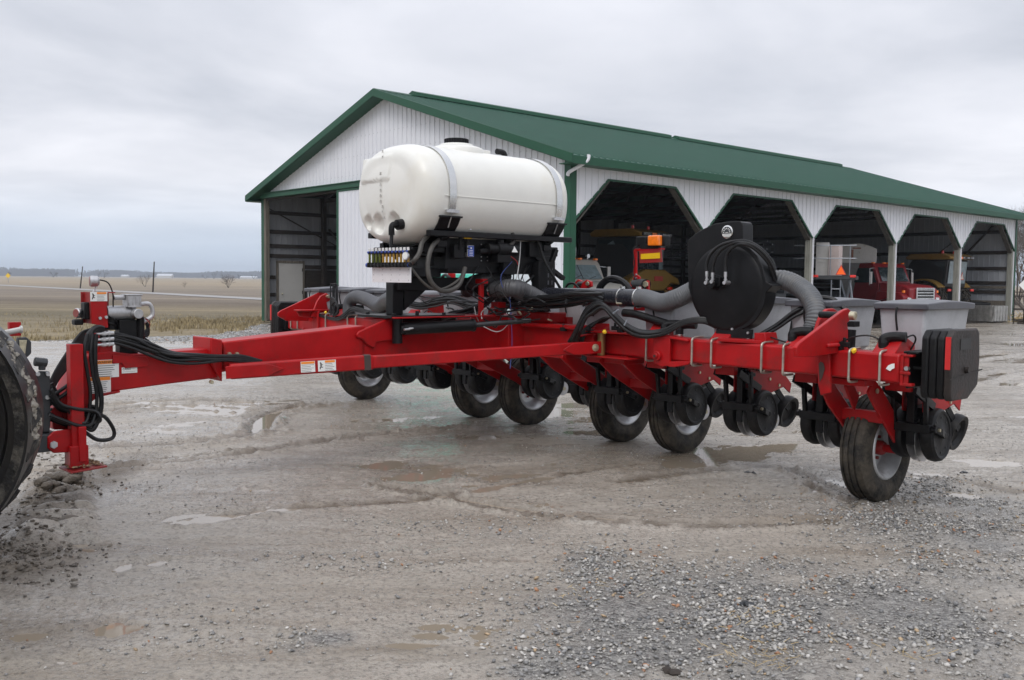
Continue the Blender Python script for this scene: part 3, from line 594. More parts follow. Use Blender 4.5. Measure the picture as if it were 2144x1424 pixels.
# black equipment body below the tank
b = MB(); b.box((-.30,-1.98,1.66),(.33,-.70,ZR-.04)); b.box((-.24,-2.38,1.62),(.24,-1.98,1.70)); b.box((-.24,-2.4,ZR-.08),(.24,-1.98,ZR-.02)); b.box((-.24,-2.38,1.70),(-.18,-2.3,ZR))
b.box((.2,-2.3,1.72),(.24,-2.24,ZR)); b.box((.2,-2.12,1.72),(.24,-2.06,ZR)); b.build('equipment_frame', 'black', P, bevel=.008)
b = MB(); b.box((-.10,-2.34,1.5),(.10,-1.5,1.62)); b.prism([(-.06,-2.25,1.55),(-.06,-2.25,1.32),(-.06,-1.95,1.55)], (.12,0,0)); b.build('lower_frame', 'black', P, bevel=.005)
# pedestal
yy = R(826,640,x=0).y
b = MB(); b.box((-.055,yy-.055,1.285),(.055,yy+.055,1.56)); b.prism([(-.05,yy+.05,1.56),(-.05,yy+.05,1.42),(-.05,yy+.22,1.56)], (.10,0,0)); b.build('pedestal', 'black', P, bevel=.006)
b = MB(); b.box((-.26,yy-.22,1.262),(.26,yy+.6,1.285)); 
for x in (-.2,.2):
    for y in (yy-.15, yy+.1, yy+.4): b.cyl((x,y,1.28),(x,y,1.305),.018,6)
b.build('pedestal_base', 'black', P, bevel=.003)
# rear legs and perforated post
b = MB(); b.beam((.3,-1.05,ZR),(.30,-.62,1.15),.05,.05); b.beam((-.3,-1.05,ZR),(-.3,-.7,1.15),.05,.05); b.beam((.36,-.95,ZR-.05),(.36,-.55,1.62),.05,.04)
b.beam((.42,-.72,ZR+.02),(.40,-.86,1.55),.05,.04); b.build('rear_struts', 'black', P, bevel=.003)
c = R(1136,583,x=.38); b = MB(); b.box(c+V((-.05,-.10,-.12)), c+V((.05,.12,.16))); b.box(c+V((-.04,-.06,-.34)), c+V((.04,.06,-.12))); o = b.build('slotted_post', 'blackd', P, bevel=.004)
b = MB()
for i in range(2):
    for k in range(3): z = -.06+k*.07; b.box(c+V((.049,.02+i*.05,z)), c+V((.0515,.035+i*.05,z+.04)))
b.build('slots', 'lid', o, smooth=0)
b = MB(); b.cyl((.0,-1.25,1.48),(.0,-1.25,1.60),.15,24); b.cyl((.0,-1.25,1.44),(.0,-1.25,1.48),.12,24); b.build('turntable', 'black', P)
# side plate with bolts, pump, valve, control boxes
xs = .335; sp = lambda px, py, x=xs: R(px, py, x=x)
b = MB(); b.prism([sp(933,490), sp(1128,484), sp(1134,494), sp(1134,548), sp(1060,556), sp(931,562)], (.008,0,0)); b.build('side_plate', 'black', P)
b = MB()
for px, py in ((1007,512),(1020,512),(1007,538),(1020,538),(1007,546),(1020,546),(947,536),(955,536),(1007,528),(1020,530)): p_ = sp(px,py,.343); b.cyl(p_, p_+V((.008,0,0)), .006, 6)
b.build('plate_bolts', 'steel', P)
c = sp(1047,522,.42); b = MB(); b.cyl(c+V((0,-.16,0)), c+V((0,.02,0)), .05, 16); b.cyl(c+V((0,-.05,0)), c+V((0,.06,0)), .065, 18); b.cyl(c+V((0,.06,-.0)), c+V((0,.2,-.0)), .055, 18); b.cyl(c+V((0,-.25,-.03)), c+V((0,-.16,-.02)), .025, 10); b.box(c+V((-.06,-.06,-.12)), c+V((.04,.1,-.05))); b.cyl(c, c+V((0,0,.09)), .035, 12)
pm = b.build('transfer_pump', 'blackd', P, bevel=.004)
b = MB(); d = c+V((.055,.13,0)); b.prism([d+V((0,-.035,-.025)), d+V((0,.04,-.025)), d+V((-.006,.0,.03))], (.003,0,0)); b.build('pump_label', 'lab', pm, smooth=0)
for px, py, sx, sy, sz, nm in ((1118,523,.03,.085,.07,'control_box'),(1062,563,.03,.07,.055,'control_box'),(958,527,.03,.06,.06,'valve_body'),(1062,508,.02,.04,.03,'relay')):
    c = sp(px,py,.37); b = MB(); b.box(c-V((sx,sy,sz)), c+V((sx,sy,sz))); b.build(nm, 'blackd', P, bevel=.006)
c = sp(983,526,.40); b = MB(); b.box(c-V((.02,.038,.052)), c+V((.02,.038,.052))); fm = b.build('flow_meter', 'steel', P, bevel=.004)
b = MB(); b.box(c+V((.020,-.034,-.047)), c+V((.0225,.034,.047))); f2 = b.build('meter_face', 'blue', fm, smooth=0)
b = MB(); 
for k in range(4): b.box(c+V((.0225,-.02,-.038+k*.014)), c+V((.0232,.02,-.034+k*.014)))
b.box(c+V((.0225,-.008,.02)), c+V((.0232,.008,.034))); b.build('print', 'lab', f2, smooth=0)
c = sp(978,500,.40); b = MB(); b.cyl(c+V((0,0,-.12)), c+V((0,0,.12)), .02, 12); b.cyl(c+V((0,-.08,-.10)), c+V((0,-.08,.1)), .016, 10)
for k in range(4): b.cyl(c+V((0,0,-.09+k*.05)), c+V((0,0,-.08+k*.05)), .028, 8); b.cyl(c+V((0,-.08,-.09+k*.05)), c+V((0,-.08,-.08+k*.05)), .023, 8)
b.build('plumbing', 'blackd', P)
c = sp(982,498,.43); b = MB(); b.box(c+V((-.008,-.06,-.01)), c+V((.008,.03,.012))); b.build('valve_handle', 'yell', P, bevel=.004)
b = MB(); 
for px, py in ((984,475),(1002,474)): p_ = R(px,py,x=.445); b.cyl(p_-V((0,0,.03)), p_+V((0,0,.03)), .014, 10)
b.build('rail_clamps', 'steel', P)
# flow columns and white panel
yf = -2.62; fc = lambda px, py: R(px, py, y=yf)
pA, pB = fc(773,560), fc(853,592)
b = MB(); b.box((pA.x,yf+.03,pB.z),(pB.x,yf+.04,pA.z)); wp = b.build('white_panel', 'white', P, bevel=.001)
b = MB()
for i in range(5):
    for j in range(3): x = pA.x+.03+(pB.x-pA.x-.06)*i/4+random.uniform(-.01,.01); z = pA.z-.02-(pA.z-pB.z-.04)*j/2; b.cyl((x,yf+.029,z),(x,yf+.0305,z),.0035,6)
b.build('panel_holes', 'ink', wp)
b = MB(); x0, x1 = fc(772,540).x, fc(857,540).x; zl, zm, zt = fc(815,555).z, fc(815,549).z, fc(815,529).z
b.cyl((x0-.01,yf,zl),(x1+.02,yf,zl),.016,12); b.cyl((x0,yf,zt),(x1,yf,zt),.012,12)
n = 12
for k in range(n): x = x0+.015+(x1-x0-.03)*k/(n-1); b.box((x-.010,yf-.02,zl-.02),(x+.010,yf+.02,zl+.022)); b.cyl((x,yf,zt-.012),(x,yf,zt+.02),.010,8)
fr = b.build('flow_column_manifold', 'blackd', P)
for k in range(n):
    x = x0+.015+(x1-x0-.03)*k/(n-1); b = MB(); b.cyl((x,yf,zl+.02),(x,yf,zt-.01),.0105,10); b.build('sight_tube', 'grn' if k < 4 else 'amb', fr)
b = MB(); b2 = MB()
for k in range(n):
    x = x0+.015+(x1-x0-.03)*k/(n-1); b.cyl((x,yf,zt+.016),(x,yf-.004,zt+.04),.011,8); b2.cyl((x,yf-.012,zt+.0),(x,yf-.018,zt+.012),.010,8)
b.build('white_caps', 'lab', fr); b2.cyl((x0-.025,yf,zl),(x0-.005,yf,zl),.019,12); b2.cyl((x1-.02,yf,zl),(x1,yf,zl),.019,12); b2.build('blue_collars', 'blue', fr)
c = V((x1+.005,yf-.03,(zl+zt)/2+.02)); b = MB(); b.lathe([(0,0),(0,.03),(.018,.034),(.02,0)], c, (.2,-1,0), 20); pg = b.build('pressure_gauge', 'steel', P)
b = MB(); b.lathe([(.0185,0),(.0185,.027),(.0215,.027),(.0215,0)], c, (.2,-1,0), 20); b.build('gauge_face', 'lab', pg)
# ------------------------------------------------------------------ vacuum fan housing
yF = -1.0; fq = lambda px, py, y=yF: R(px, py, y=y)
outl = [(1438.5,505),(1456,489),(1475,478),(1497,468.5),(1525,464),(1549,463.5),(1553,466),(1555,474),(1555.5,512),(1570,520),(1585,536),(1597,560),(1604,590),(1604,612),(1599,640),(1588,662),(1572,680),(1552,690),(1534,692),(1510,687),(1488,676),(1468,657),(1452,632),(1441,600),(1438.5,560)]
def smooth_loop(pts, sub=4):
    q = []; n = len(pts)
    for i in range(n):
        for k in range(sub):
            t = k/sub; a, b_, c, d = [V(pts[(i+j) % n]) for j in (-1,0,1,2)]
            q.append(.5*((2*b_)+(c-a)*t+(2*a-5*b_+4*c-d)*t*t+(3*b_-a-3*c+d)*t*t*t))
    return q
fo = [fq(*p) for p in outl]
arc_ = smooth_loop([tuple(p) for p in fo[12:]], 3)[:-5]
b = MB(); b.prism(fo[:12]+arc_, (0,.14,0)); fan = b.build('vacuum_fan_housing', 'black', P, bevel=.006, seg=3)
cx = fq(1519,602); rr = 0.5*(fq(1519,512).z-fq(1519,691).z)
b = MB(); b.lathe([(-.012,0),(-.012,rr-.03),(-.006,rr-.01),(0,rr),(.10,rr+.004),(.11,rr+.016),(.125,rr+.016),(.13,rr+.002),(.20,rr-.002),(.215,rr-.02),(.215,0)], (cx.x,yF,cx.z), (0,1,0), 72)
b.build('fan_drum', 'black', fan, smooth=40)
b = MB()
for a in (-.3,.35,1.0): 
    p_ = V((cx.x+cos(a)*(rr+.012), yF+.118, cx.z+sin(a)*(rr+.012))); b.box(p_-V((.012,.016,.012)), p_+V((.012,.016,.012)))
b.build('rim_clips', 'steel', fan, bevel=.003)
c = fq(1524,486); b = MB(); b.lathe([(0,0),(0,.05),(.01,.052),(.014,.045),(.014,0)], (c.x,yF,c.z), (0,-1,0), 32); g = b.build('vacuum_gauge', 'stain', fan)
b = MB(); b.lathe([(.0141,0),(.0141,.041),(.0155,.041),(.0155,0)], (c.x,yF,c.z), (0,-1,0), 32); gf = b.build('gauge_dial', 'dgrey', g)
b = MB(); b2 = MB(); yy = yF-.0158
for k in range(7):
    a = pi*(1.02-k*.17); u = V((cos(a),0,sin(a))); w = V((-sin(a),0,cos(a))); p_ = V((c.x,yy,c.z))+u*.027
    b.prism([p_+w*.003-u*.004, p_-w*.003-u*.004, p_-w*.003+u*.006, p_+w*.003+u*.006], (0,-.001,0))
b.beam((c.x-.012,yy,c.z-.006),(c.x+.014,yy,c.z-.004),.001,.004); b.box((c.x-.038,yy,c.z-.03),(c.x+.038,yy-.0006,c.z-.013)); b.box((c.x-.028,yy,c.z-.036),(c.x+.028,yy-.0006,c.z-.013))
b.build('dial_marks', 'lab', gf, smooth=0)
c = fq(1498,590); yy = yF-.05
b = MB(); b.box((c.x-.06,yy-.02,c.z-.035),(c.x+.09,yF-.012,c.z+.035)); b.cyl((c.x+.02,yy-.06,c.z-.01),(c.x+.02,yF,c.z-.01),.05,18); b.prism([(c.x-.09,yF-.02,c.z),(c.x,yF-.02,c.z+.06),(c.x+.12,yF-.02,c.z+.03),(c.x+.13,yF-.02,c.z-.02),(c.x+.02,yF-.02,c.z-.07)],(0,.01,0)); b.build('hydraulic_motor', 'black', fan, bevel=.006)
fit = [(1480,572,1480,592),(1492,574,1492,590),(1519,573,1519,592)]
b = MB()
for x0_, y0_, x1_, y1_ in fit:
    a, d = R(x0_,y0_,y=yy-.06), R(x1_,y1_,y=yy-.06); b.cyl(a, d, .010, 10); b.cyl(a.lerp(d,-.2), a.lerp(d,.35), .013, 10); b.cyl(d-V((0,.02,.0)), d+V((0,.05,0)), .015, 8); b.cyl(a.lerp(d,.6), a.lerp(d,.72), .014, 6)
b.build('hose_fittings', 'steel', fan)
for (x0_, y0_), mid in (((1480,570),[(1480,552),(1488,532),(1508,514),(1540,505),(1566,506),(1592,520),(1612,542),(1622,566)]),((1492,571),[(1494,552),(1504,530),(1524,514),(1548,508),(1576,514),(1600,532),(1616,556),(1625,585)]),((1519,572),[(1519,552),(1523,532),(1535,518),(1552,511),(1575,518),(1598,538),(1613,560),(1624,600)])):
    pts = [R(x0_,y0_,y=yy-.06)] + [R(px,py,y=yy-.06+.36*max(0,(k-3))/6) for k, (px, py) in enumerate(mid)]
    b = MB(); b.tube(pts, .0125, 10); b.build('fan_hose', 'hose', fan)
b = MB(); b.prism([fq(1499,690), fq(1575,690), fq(1572,714), fq(1501,711)], (0,.02,0)); b.box((fq(1501,700).x,yF-.02,1.15),(fq(1573,700).x,yF+.2,1.16)); b.prism([fq(1497,704), fq(1503,670), fq(1499,712)], (0,.2,0)); b.build('fan_mount', 'black', P, bevel=.003)
b = MB(); z = 1.15; xa, xb = fq(1508,715,-1.1).x, fq(1600,715,-1.1).x; b.box((xa,-1.14,1.145),(xb,-.9,1.17)); b.prism([fq(1579,697,-1.12),fq(1601,697,-1.12),fq(1606,722,-1.12),fq(1579,720,-1.12)],(0,.16,0)); b.build('fan_mount_base', 'red', P, bevel=.004)
b = MB()
for px, py in ((1499,705),(1567,697),(1567,711),(1534,689)): p_ = fq(px,py,yF-.0); b.cyl(p_-V((0,.012,0)), p_+V((0,.0,0)), .010, 8)
b.build('mount_bolts', 'steel', P)
# ------------------------------------------------------------------ air pipe and corrugated ducts
yp = -.86
a, d = R(1139,601,y=yp), R(1332,630,y=yp); a = R(1132,607,y=yp)
zc = 1.46; a = V((R(1135,615,y=yp).x,yp,zc)); d = V((R(1332,630,y=yp).x,yp,zc-.01))
pz = lambda px: V((R(px,625,y=yp).x, yp, zc-.005))
b = MB(); b.cyl(pz(1120), pz(1334), .078, 32); b.build('air_pipe', mat('black_glossy_pipe', (.02,.021,.028), .28, var=.15), P)
b = MB()
for px in (1303,1337): p_ = pz(px); b.lathe([(-.006,.079),(-.006,.086),(.006,.086),(.006,.079)], p_, (1,0,0), 32, closed=True); b.box(p_+V((-.012,-.02,.082)), p_+V((.012,.02,.1)))
b.build('pipe_clamps', 'stain', P)
def duct(pts, r, name='corrugated_duct', m='greyhose', pitch=.016, amp=.05, parent=P, ends=None):
    P_ = [V(p) for p in pts]; q = []; E = [P_[0]*2-P_[1]]+P_+[P_[-1]*2-P_[-2]]
    for i in range(1, len(E)-2):
        for k in range(24):
            t = k/24; A, B, C_, D = E[i-1], E[i], E[i+1], E[i+2]; q.append(.5*((2*B)+(C_-A)*t+(2*A-5*B+4*C_-D)*t*t+(3*B-A-3*C_+D)*t*t*t))
    q.append(P_[-1]); L_ = [0]
    for i in range(1, len(q)): L_.append(L_[-1]+(q[i]-q[i-1]).length)
    n = int(L_[-1]/(pitch/4)); out = []; j = 0
    for i in range(n+1):
        s_ = L_[-1]*i/n
        while j < len(L_)-2 and L_[j+1] < s_: j += 1
        out.append(q[j].lerp(q[j+1], (s_-L_[j])/max(1e-9, L_[j+1]-L_[j])))
    mb = MB(); mb.tube(out, r, 28, straight=True, radii=lambda t: r*(1+amp*(.5+.5*sin(t*n/4*2*pi))-amp*.5)); return mb.build(name, m, parent, smooth=80)
duct([pz(1334), pz(1352), R(1385,634,y=-.88), R(1415,626,y=-.9), R(1440,614,y=-.86), R(1475,596,y=-.8)], .078)
duct([R(1612,590,y=-.80), R(1640,586,y=-.80), R(1672,600,y=-.80), R(1698,625,y=-.86), R(1708,658,y=-.92), R(1702,690,y=-.95), R(1692,722,y=-1.0)], .072, pitch=.022, amp=.09)
duct([R(840,618,x=-.05), R(812,628,y=-1.4), R(795,640,y=-1.1), R(770,628,y=-.95), R(745,622,y=-.9), R(732,636,y=-.9), R(731,668,y=-.92)], .078, m=mat('dark_flexible_duct', (.055,.056,.062), .42, var=.15, dirt=(.13,.12,.11), dscale=5, damt=.3), amp=.03)
# twin elbows under the turntable
dk = mat('dark_grey_duct', (.045,.045,.048), .55, var=.2)
duct([R(1035,606,y=-1.35), R(1075,603,y=-1.3), R(1100,612,y=-1.15), R(1125,625,y=-1.0), R(1150,637,y=-.9)], .08, m=mat('ribbed_grey_duct', (.075,.075,.08), .5, var=.2), pitch=.02, amp=.08)
duct([R(1060,578,x=.1), R(1015,584,y=-1.45), R(985,594,y=-1.5), R(977,612,y=-1.45)], .06, m=dk)
b = MB(); p_ = R(1033,605,y=-1.35); b.lathe([(-.01,.085),(-.01,.092),(.01,.092),(.01,.085)], p_, (1,.2,0), 28, closed=True); b.build('pipe_clamps', 'stain', P)
b = MB(); b.box(R(1001,586,y=-1.55), R(1013,672,y=-1.5)); b.box(R(995,584,y=-1.56), R(1022,594,y=-1.5)); b.build('red_stanchion', 'red', P, bevel=.004)
b = MB(); b.box(R(1028,632,y=-1.3), R(1059,644,y=-1.2)); b.box(R(1022,648,y=-1.28), R(1055,660,y=-1.1)); b.tube([R(1028,634,y=-1.3),R(1028,616,y=-1.3),R(1042,616,y=-1.3)],.006,6,straight=True); b.build('red_bracket', 'red', P, bevel=.005)
# silver tube on the far wing
b = MB(); b.cyl(R(860,613,y=-.8), R(925,612,y=-.8), .05, 20); b.build('grey_pipe', mat('grey_pipe_plastic', (.33,.34,.37), .35), P)
# lift lug pairs in the middle
def lug(px0, px1, py0, py1, y, tri=True, w=.03):
    b = MB(); b.prism([R(px0,py1,y=y), R(px1,py1,y=y), R(px1,py0+8,y=y), R((px0+px1)/2+6,py0,y=y), R((px0+px1)/2-4,py0+4,y=y)], (0,.02,0)); return b
for pts, y in (([(1194,620),(1203,592),(1209,585),(1217,588),(1217,620)],-.5),([(1209,622),(1219,592),(1227,586),(1237,590),(1238,600),(1228,604),(1220,622)],-.62)):
    b = MB(); b.prism([R(*p, y=y) for p in pts], (0,.03,0)); b.build('lift_lug', 'red', P, bevel=.004)
b = MB(); b.cyl(R(1212,594,y=-.5), R(1233,594,y=-.62), .022, 12); b.build('lug_pin', 'black', P)
b = MB(); p_ = R(1231,594,y=-.64); b.lathe([(0,0),(0,.02),(.015,.02),(.015,0)], p_, (0,-1,0), 6); b.build('lug_bolt', 'zinc', P)
b = MB(); b.prism([R(*p, y=-.6) for p in ((1325,615),(1350,586),(1357,588),(1358,615))], (0,.025,0)); b.build('lift_lug', 'red', P, bevel=.004)
b = MB(); b.prism([R(*p, y=-.35) for p in ((1311,614),(1320,590),(1332,585),(1338,600),(1332,615))], (0,.025,0)); b.build('lift_lug', 'red', P, bevel=.004)
b = MB(); b.cyl(R(1330,594,y=-.35), R(1353,595,y=-.6), .045, 16); b.build('lift_cylinder', 'blackd', P)
b = MB(); p_ = R(1353,595,y=-.605); b.lathe([(0,0),(0,.028),(.02,.028),(.022,0)], p_, (0,-1,0), 6); b.build('lug_bolt', 'zinc', P)
for px in (1040, 905, 935):
    b = MB(); b.prism([R(px-22,662,y=-.7), R(px-8,632,y=-.7), R(px+20,632,y=-.7), R(px+14,662,y=-.7)], (0,.03,0)); b.build('lift_lug', 'red', P, bevel=.004)
b = MB(); b.prism([R(*p, y=-.55) for p in ((928,620),(938,570),(950,573),(950,600),(940,622))], (0,.03,0)); b.prism([R(*p, y=-.6) for p in ((911,612),(918,594),(930,586),(932,612))], (0,.03,0)); b.build('lift_lug', 'red', P, bevel=.004)
b = MB(); b.box(R(1190,690,y=-.75)-V((0,.02,0)), R(1145,662,y=-.75)+V((0,.06,0))); b.build('inner_rail', 'red', P); b = MB(); b.box(R(1380,652,y=-.7), R(1330,640,y=-.68)); b.build('inner_rail', 'red', P)
# warning lamp mast
ym = -.40; mq = lambda px, py, y=ym: R(px, py, y=y)
b = MB(); b.prism([mq(1326,525), mq(1333,525), mq(1333,575), mq(1340,580), mq(1340,604), mq(1322,616), mq(1312,612), mq(1325,590)], (0,.015,0)); b.prism([mq(1325,525), mq(1330,521), mq(1384,519), mq(1384,523), mq(1334,526)], (0,.06,0)); ma = b.build('lamp_mast', 'red', P, bevel=.003)
b = MB(); b.prism([mq(1338,526), mq(1384,521), mq(1386,549), mq(1339,551)], (0,.01,0)); rp = b.build('reflector_plate', 'redworn', ma)
b = MB(); b.prism([mq(1342,532,ym-.002), mq(1382,529,ym-.002), mq(1382,541,ym-.002), mq(1342,543,ym-.002)], (0,-.003,0)); b.build('yellow_reflector', 'reflect', rp, smooth=0)
b = MB(); 
for px, py in ((1332.5,575),(1332.5,582)): p_ = mq(px,py); b.cyl(p_, p_-V((0,.012,0)), .009, 8)
b.build('mast_bolts', 'steel', ma)
b = MB(); b.prism([mq(1341,512), mq(1379,511), mq(1379,521), mq(1341,522)], (0,.03,0)); b.build('lamp_bracket', 'blackd', ma)
b = MB(); b.box(mq(1331,495), mq(1352,515)+V((0,.11,0))); b.box(mq(1360,493)+V((0,.02,0)), mq(1385,515)+V((.02,.11,0))); b.box(mq(1352,498)+V((0,.03,0)), mq(1360,512)+V((0,.1,0))); lh = b.build('lamp_housing', 'blackd', ma, bevel=.014, seg=3)
b = MB(); b.box(mq(1360.5,493.5)+V((0,-.035,0)), mq(1383,514.5)+V((0,.03,0))); b.build('amber_lens', 'lens', lh, bevel=.012, seg=3)
b = MB(); b.tube([mq(1338,515)+V((0,-.02,0)), mq(1330,524)+V((0,-.03,0)), mq(1331,550)+V((0,-.02,0)), mq(1328,570)+V((0,-.02,0)), mq(1332,590)+V((0,-.02,0)), mq(1318,606), mq(1300,614)], .006, 6); b.build('lamp_cable', 'hose', ma)
# ------------------------------------------------------------------ hoses
def hz(pts, r=.011, m='hose', name='hydraulic_hose', jit=0, par=P):
    b = MB(); q = []
    for p in pts:
        v = V(p); 
        if jit: v += V([random.uniform(-jit, jit) for _ in range(3)])
        q.append(v)
    b.tube(q, r, 8, sub=5); return b.build(name, m, par)
X = lambda px, py, x: R(px, py, x=x)
Y = lambda px, py, y: R(px, py, y=y)
# big bundle arching off the brace onto the right wing
for k in range(7):
    o = k*2.6; d = .02*(k % 3)
    hz([X(1190+o*1.2,716,1.1), Y(1200+o,700-k,-1.22-d), Y(1213+o,674-k*1.5,-1.22-d), Y(1228+o,646+k*1.8,-1.2-d), Y(1254+o*.6,633+k*2.2,-1.18-d), Y(1283,652+k*2.4,-1.16-d), Y(1312,678+k*2.6,-1.14-d), Y(1345,693+k*2.2,-1.14-d), Y(1390,690+k*1.7,-1.12), Y(1430,672+k*1.4,-1.08), Y(1470,666+k*1.5,-1.02), Y(1500,674+k*2,-.95)], .0125)
for k in range(6):
    o = k*2.2; hz([X(1202+o*1.5,718,1.1), Y(1216+o,697,-1.1), Y(1240+o,678-k,-1.05), Y(1265+k,672-k*1.4,-1.0), Y(1290,650+k*3,-.95)], .012)
# tongue hoses front: from couplers back to the brace
for k in range(6):
    o = k*4.6+random.uniform(-1,1)
    j = lambda: random.uniform(-2.4,2.4)
    hz([X(214-k*2,693+o*.85,.14), X(240,697+o*.9,.15), X(282,706+o*1.05+j(),.16+.01*(k%2)), X(318,722+o*.95+j(),.17+.015*(k%2)), X(360,738+o*.8+j(),.18+.015*(k%3)), X(410,741+o*.75+j(),.19), X(465,743+o*.6+j(),.2), X(505,745+o*.5,.2), X(548,756+k*.4,.2)], .0115)
b = MB()
for py in (699,711,722): a = X(212,py,.16); d = X(238,py-2,.16); b.cyl(a, d, .013, 10); b.cyl(a.lerp(d,.1), a.lerp(d,.35), .017, 6); b.cyl(a.lerp(d,.55), a.lerp(d,.7), .017, 6); b.tube([a, X(203,py+1,.16), X(198,py+8,.17), X(197,py+14,.17)], .010, 8)
b.build('hose_couplings', 'steel', P)
b = MB(); b.box(X(205,694,.13), X(209,738,.16)); b.build('coupler_bracket', 'red', P)
for k in range(3): hz([X(182+k*3,735,.2), X(184+k*3,705-k*3,.19), X(196+k*3,692-k*3,.17), X(216,690-k,.15)], .02, name='sleeved_hose')
for k, px in enumerate((185,196,203)):
    hz([X(px-2,700,.2), X(px-8+k*2,735,.22), X(px-2,780,.22), X(px+4+k*2,820,.22), X(px+2+k*3,860,.22), X(px-6,885+k*6,.24), X(px-20,880+k*8,.22), X(px-40,862+k*5,.2)], .0165 if k > 1 else .013, m='rubber' if k > 1 else 'hose')
# coil of hoses at the hitch
for k in range(10):
    h = random.uniform(0, 26); w = random.uniform(0, 24); x = .24-.035*k
    hz([X(106,800+h*2,x), X(128,838+h,x), X(160,845+h*1.2,x), X(196,852+h,x), X(210-w*.3,862+h,x+.02), X(204-w,882+h*.5,x), X(170,884+h*.7,x), X(130,872+h*.8,x), X(104,858+h,x)], .0125, jit=.006)
hz([X(190,870,.2), X(218,872,.2), X(238,900,.2), X(234,918,.2), X(205,921,.2), X(178,905,.2)], .0135)
for k in range(6): hz([X(190+k,690,-.02), X(168,700+k*5,-.02), X(140,740+k*6,0), X(118,775+k*5,0), X(100,812+k*6,.0)], .012)
for k in range(2): hz([X(165,790+k*14,.12), X(140,808+k*14,.12), X(112,828+k*14,.1), X(96,840+k*12,.08)], .013)
hz([X(193,588,0), X(206,586,0), X(226,592,0), X(236,614,0), X(237,640,0), X(240,664,0)], .005, name='gauge_tube')
hz([X(165,660,.02), X(180,640,.02), X(190,645,.02), X(185,668,.02)], .006); 
for k in range(3): hz([X(290,664+k*4,0), X(306,676,0), X(310,700-k*6,0), X(296,702,0), X(298,690+k*8,0)], .012)
for k in range(2): hz([X(292,655+k*5,.04), X(302,665,.04), X(313,672+k*4,.03), X(312,686,.03)], .003, m='redwire' if k else 'hose', name='wire')
for k in range(2): hz([X(226,662+k*14,.05), X(243,672+k*10,.02), X(262,690+k*6,0), X(290,700,0), X(330,728,0)], .007)
# harness bundles on the centre frame (left and right)
for k in range(16):
    o = random.uniform(-9, 9); y = random.uniform(-1.25, -.95)
    hz([Y(848,632+o,y), Y(880,640+o*.8,y), Y(910,632+o,y), Y(945,628+o,y), Y(985,640+o*1.3,y), Y(1010,655+o,y)], random.choice((.009,.012,.014)), jit=.008)
for k in range(20):
    o = random.uniform(-13, 13); y = random.uniform(-1.22, -.98)
    hz([Y(1040,628+o,y), Y(1078,628+o*.9,y), Y(1115,634+o*1.0,y), Y(1160,632+o*1.1,y), Y(1200,626+o,y), Y(1235,622+o*.8,y), Y(1262,630+o*1.2,y)], random.choice((.009,.012,.015)), jit=.009)
for k in range(12):
    o = random.uniform(-6, 6); hz([Y(920,668+o*.6,-1.5), Y(945,658+o,-1.5), Y(975,650+o,-1.45), Y(1005,640+o,-1.4), Y(1045,615+o*.5,-1.35), Y(1065,600+o,-1.3)], random.choice((.008,.011)), jit=.01)
for k in range(9):
    o = random.uniform(-5, 5); hz([Y(652,655+o*.4,-.98), Y(700,668+o*.5,-.98), Y(720,662+o,-1.0), Y(740,648+o,-1.0), Y(770,655+o,-1.05), Y(800,660+o,-1.15), Y(840,650+o,-1.3)], .009, jit=.006)
for k in range(22):
    x0_ = random.uniform(850,1080); y0_ = random.uniform(618,668); yy_ = random.uniform(-1.5,-1.15); l = random.uniform(25,70)
    hz([Y(x0_,y0_,yy_), Y(x0_+l*.4,y0_+random.uniform(-16,10),yy_-.03), Y(x0_+l*.8,y0_+random.uniform(-6,18),yy_), Y(x0_+l*1.3,y0_+random.uniform(-8,12),yy_)], random.choice((.005,.007,.009)), jit=.006)
for k in range(13):
    x0_ = random.uniform(880,1330); y0_ = random.uniform(625,675); p_ = Y(x0_,y0_,-1.25); b = MB(); d_ = V((random.uniform(-1,1),.1,random.uniform(-.5,.5))).normalized()*.03; b.cyl(p_-d_, p_+d_, random.choice((.007,.010)), 8); b.build('hose_coupling', random.choice(('galv','blackd','zinc')), P)
for k in range(5): hz([Y(690+k,655,-1.0), Y(694,640-k*4,-1.0), Y(703,632,-1.0), Y(708,650+k,-1.0), Y(698,662,-1.0)], .012)
for px in (693,698,701): hz([Y(px,660,-.95), Y(px-1,630,-.93), Y(px-.5,598,-.92), Y(px+5,600,-.9), Y(px+6,650,-.92)], .009)
hz([X(930,672,.3), X(905,684,.3), X(870,690,.27)], .009); hz([X(930,672,.3), X(955,682,.32), X(985,682,.32)], .009)
# individual loops
hz([X(898,492,.36), X(884,508,.38), X(878,530,.40), X(868,545,.40), X(860,552,.3)], .021, m='brownhose', name='tank_hose')
hz([X(930,494,.38), X(906,515,.42), X(896,550,.44), X(900,585,.46), X(918,606,.46), X(940,609,.44), X(962,595,.42), X(974,560,.40)], .021, m='brownhose', name='tank_hose')
hz([X(860,558,.3), X(880,585,.36), X(905,605,.40), X(930,604,.42), X(955,590,.42), X(968,575,.4)], .011, m='brownhose', name='tank_hose')
hz([X(1052,482,.40), X(1072,488,.43), X(1076,504,.44), X(1062,518,.43), X(1048,522,.42)], .018, m='brownhose', name='tank_hose')
hz([X(1116,486,.40), X(1128,510,.42), X(1142,550,.45), X(1166,592,.5), X(1178,612,.5)], .014, name='tank_hose')
c = V((.22, TY0-.105, TZ-.37)); hz([c, c+V((0,0,-.12)), c+V((.01,.05,-.2))], .016)
hz([Y(1250,618,-.7), Y(1256,598,-.7), Y(1272,584,-.7), Y(1292,583,-.7), Y(1312,595,-.7), Y(1321,614,-.7)], .024, name='rubber_hose'); hz([Y(1256,618,-.66), Y(1262,600,-.66), Y(1276,588,-.66), Y(1292,586,-.66), Y(1308,598,-.66), Y(1318,616,-.66)], .016)
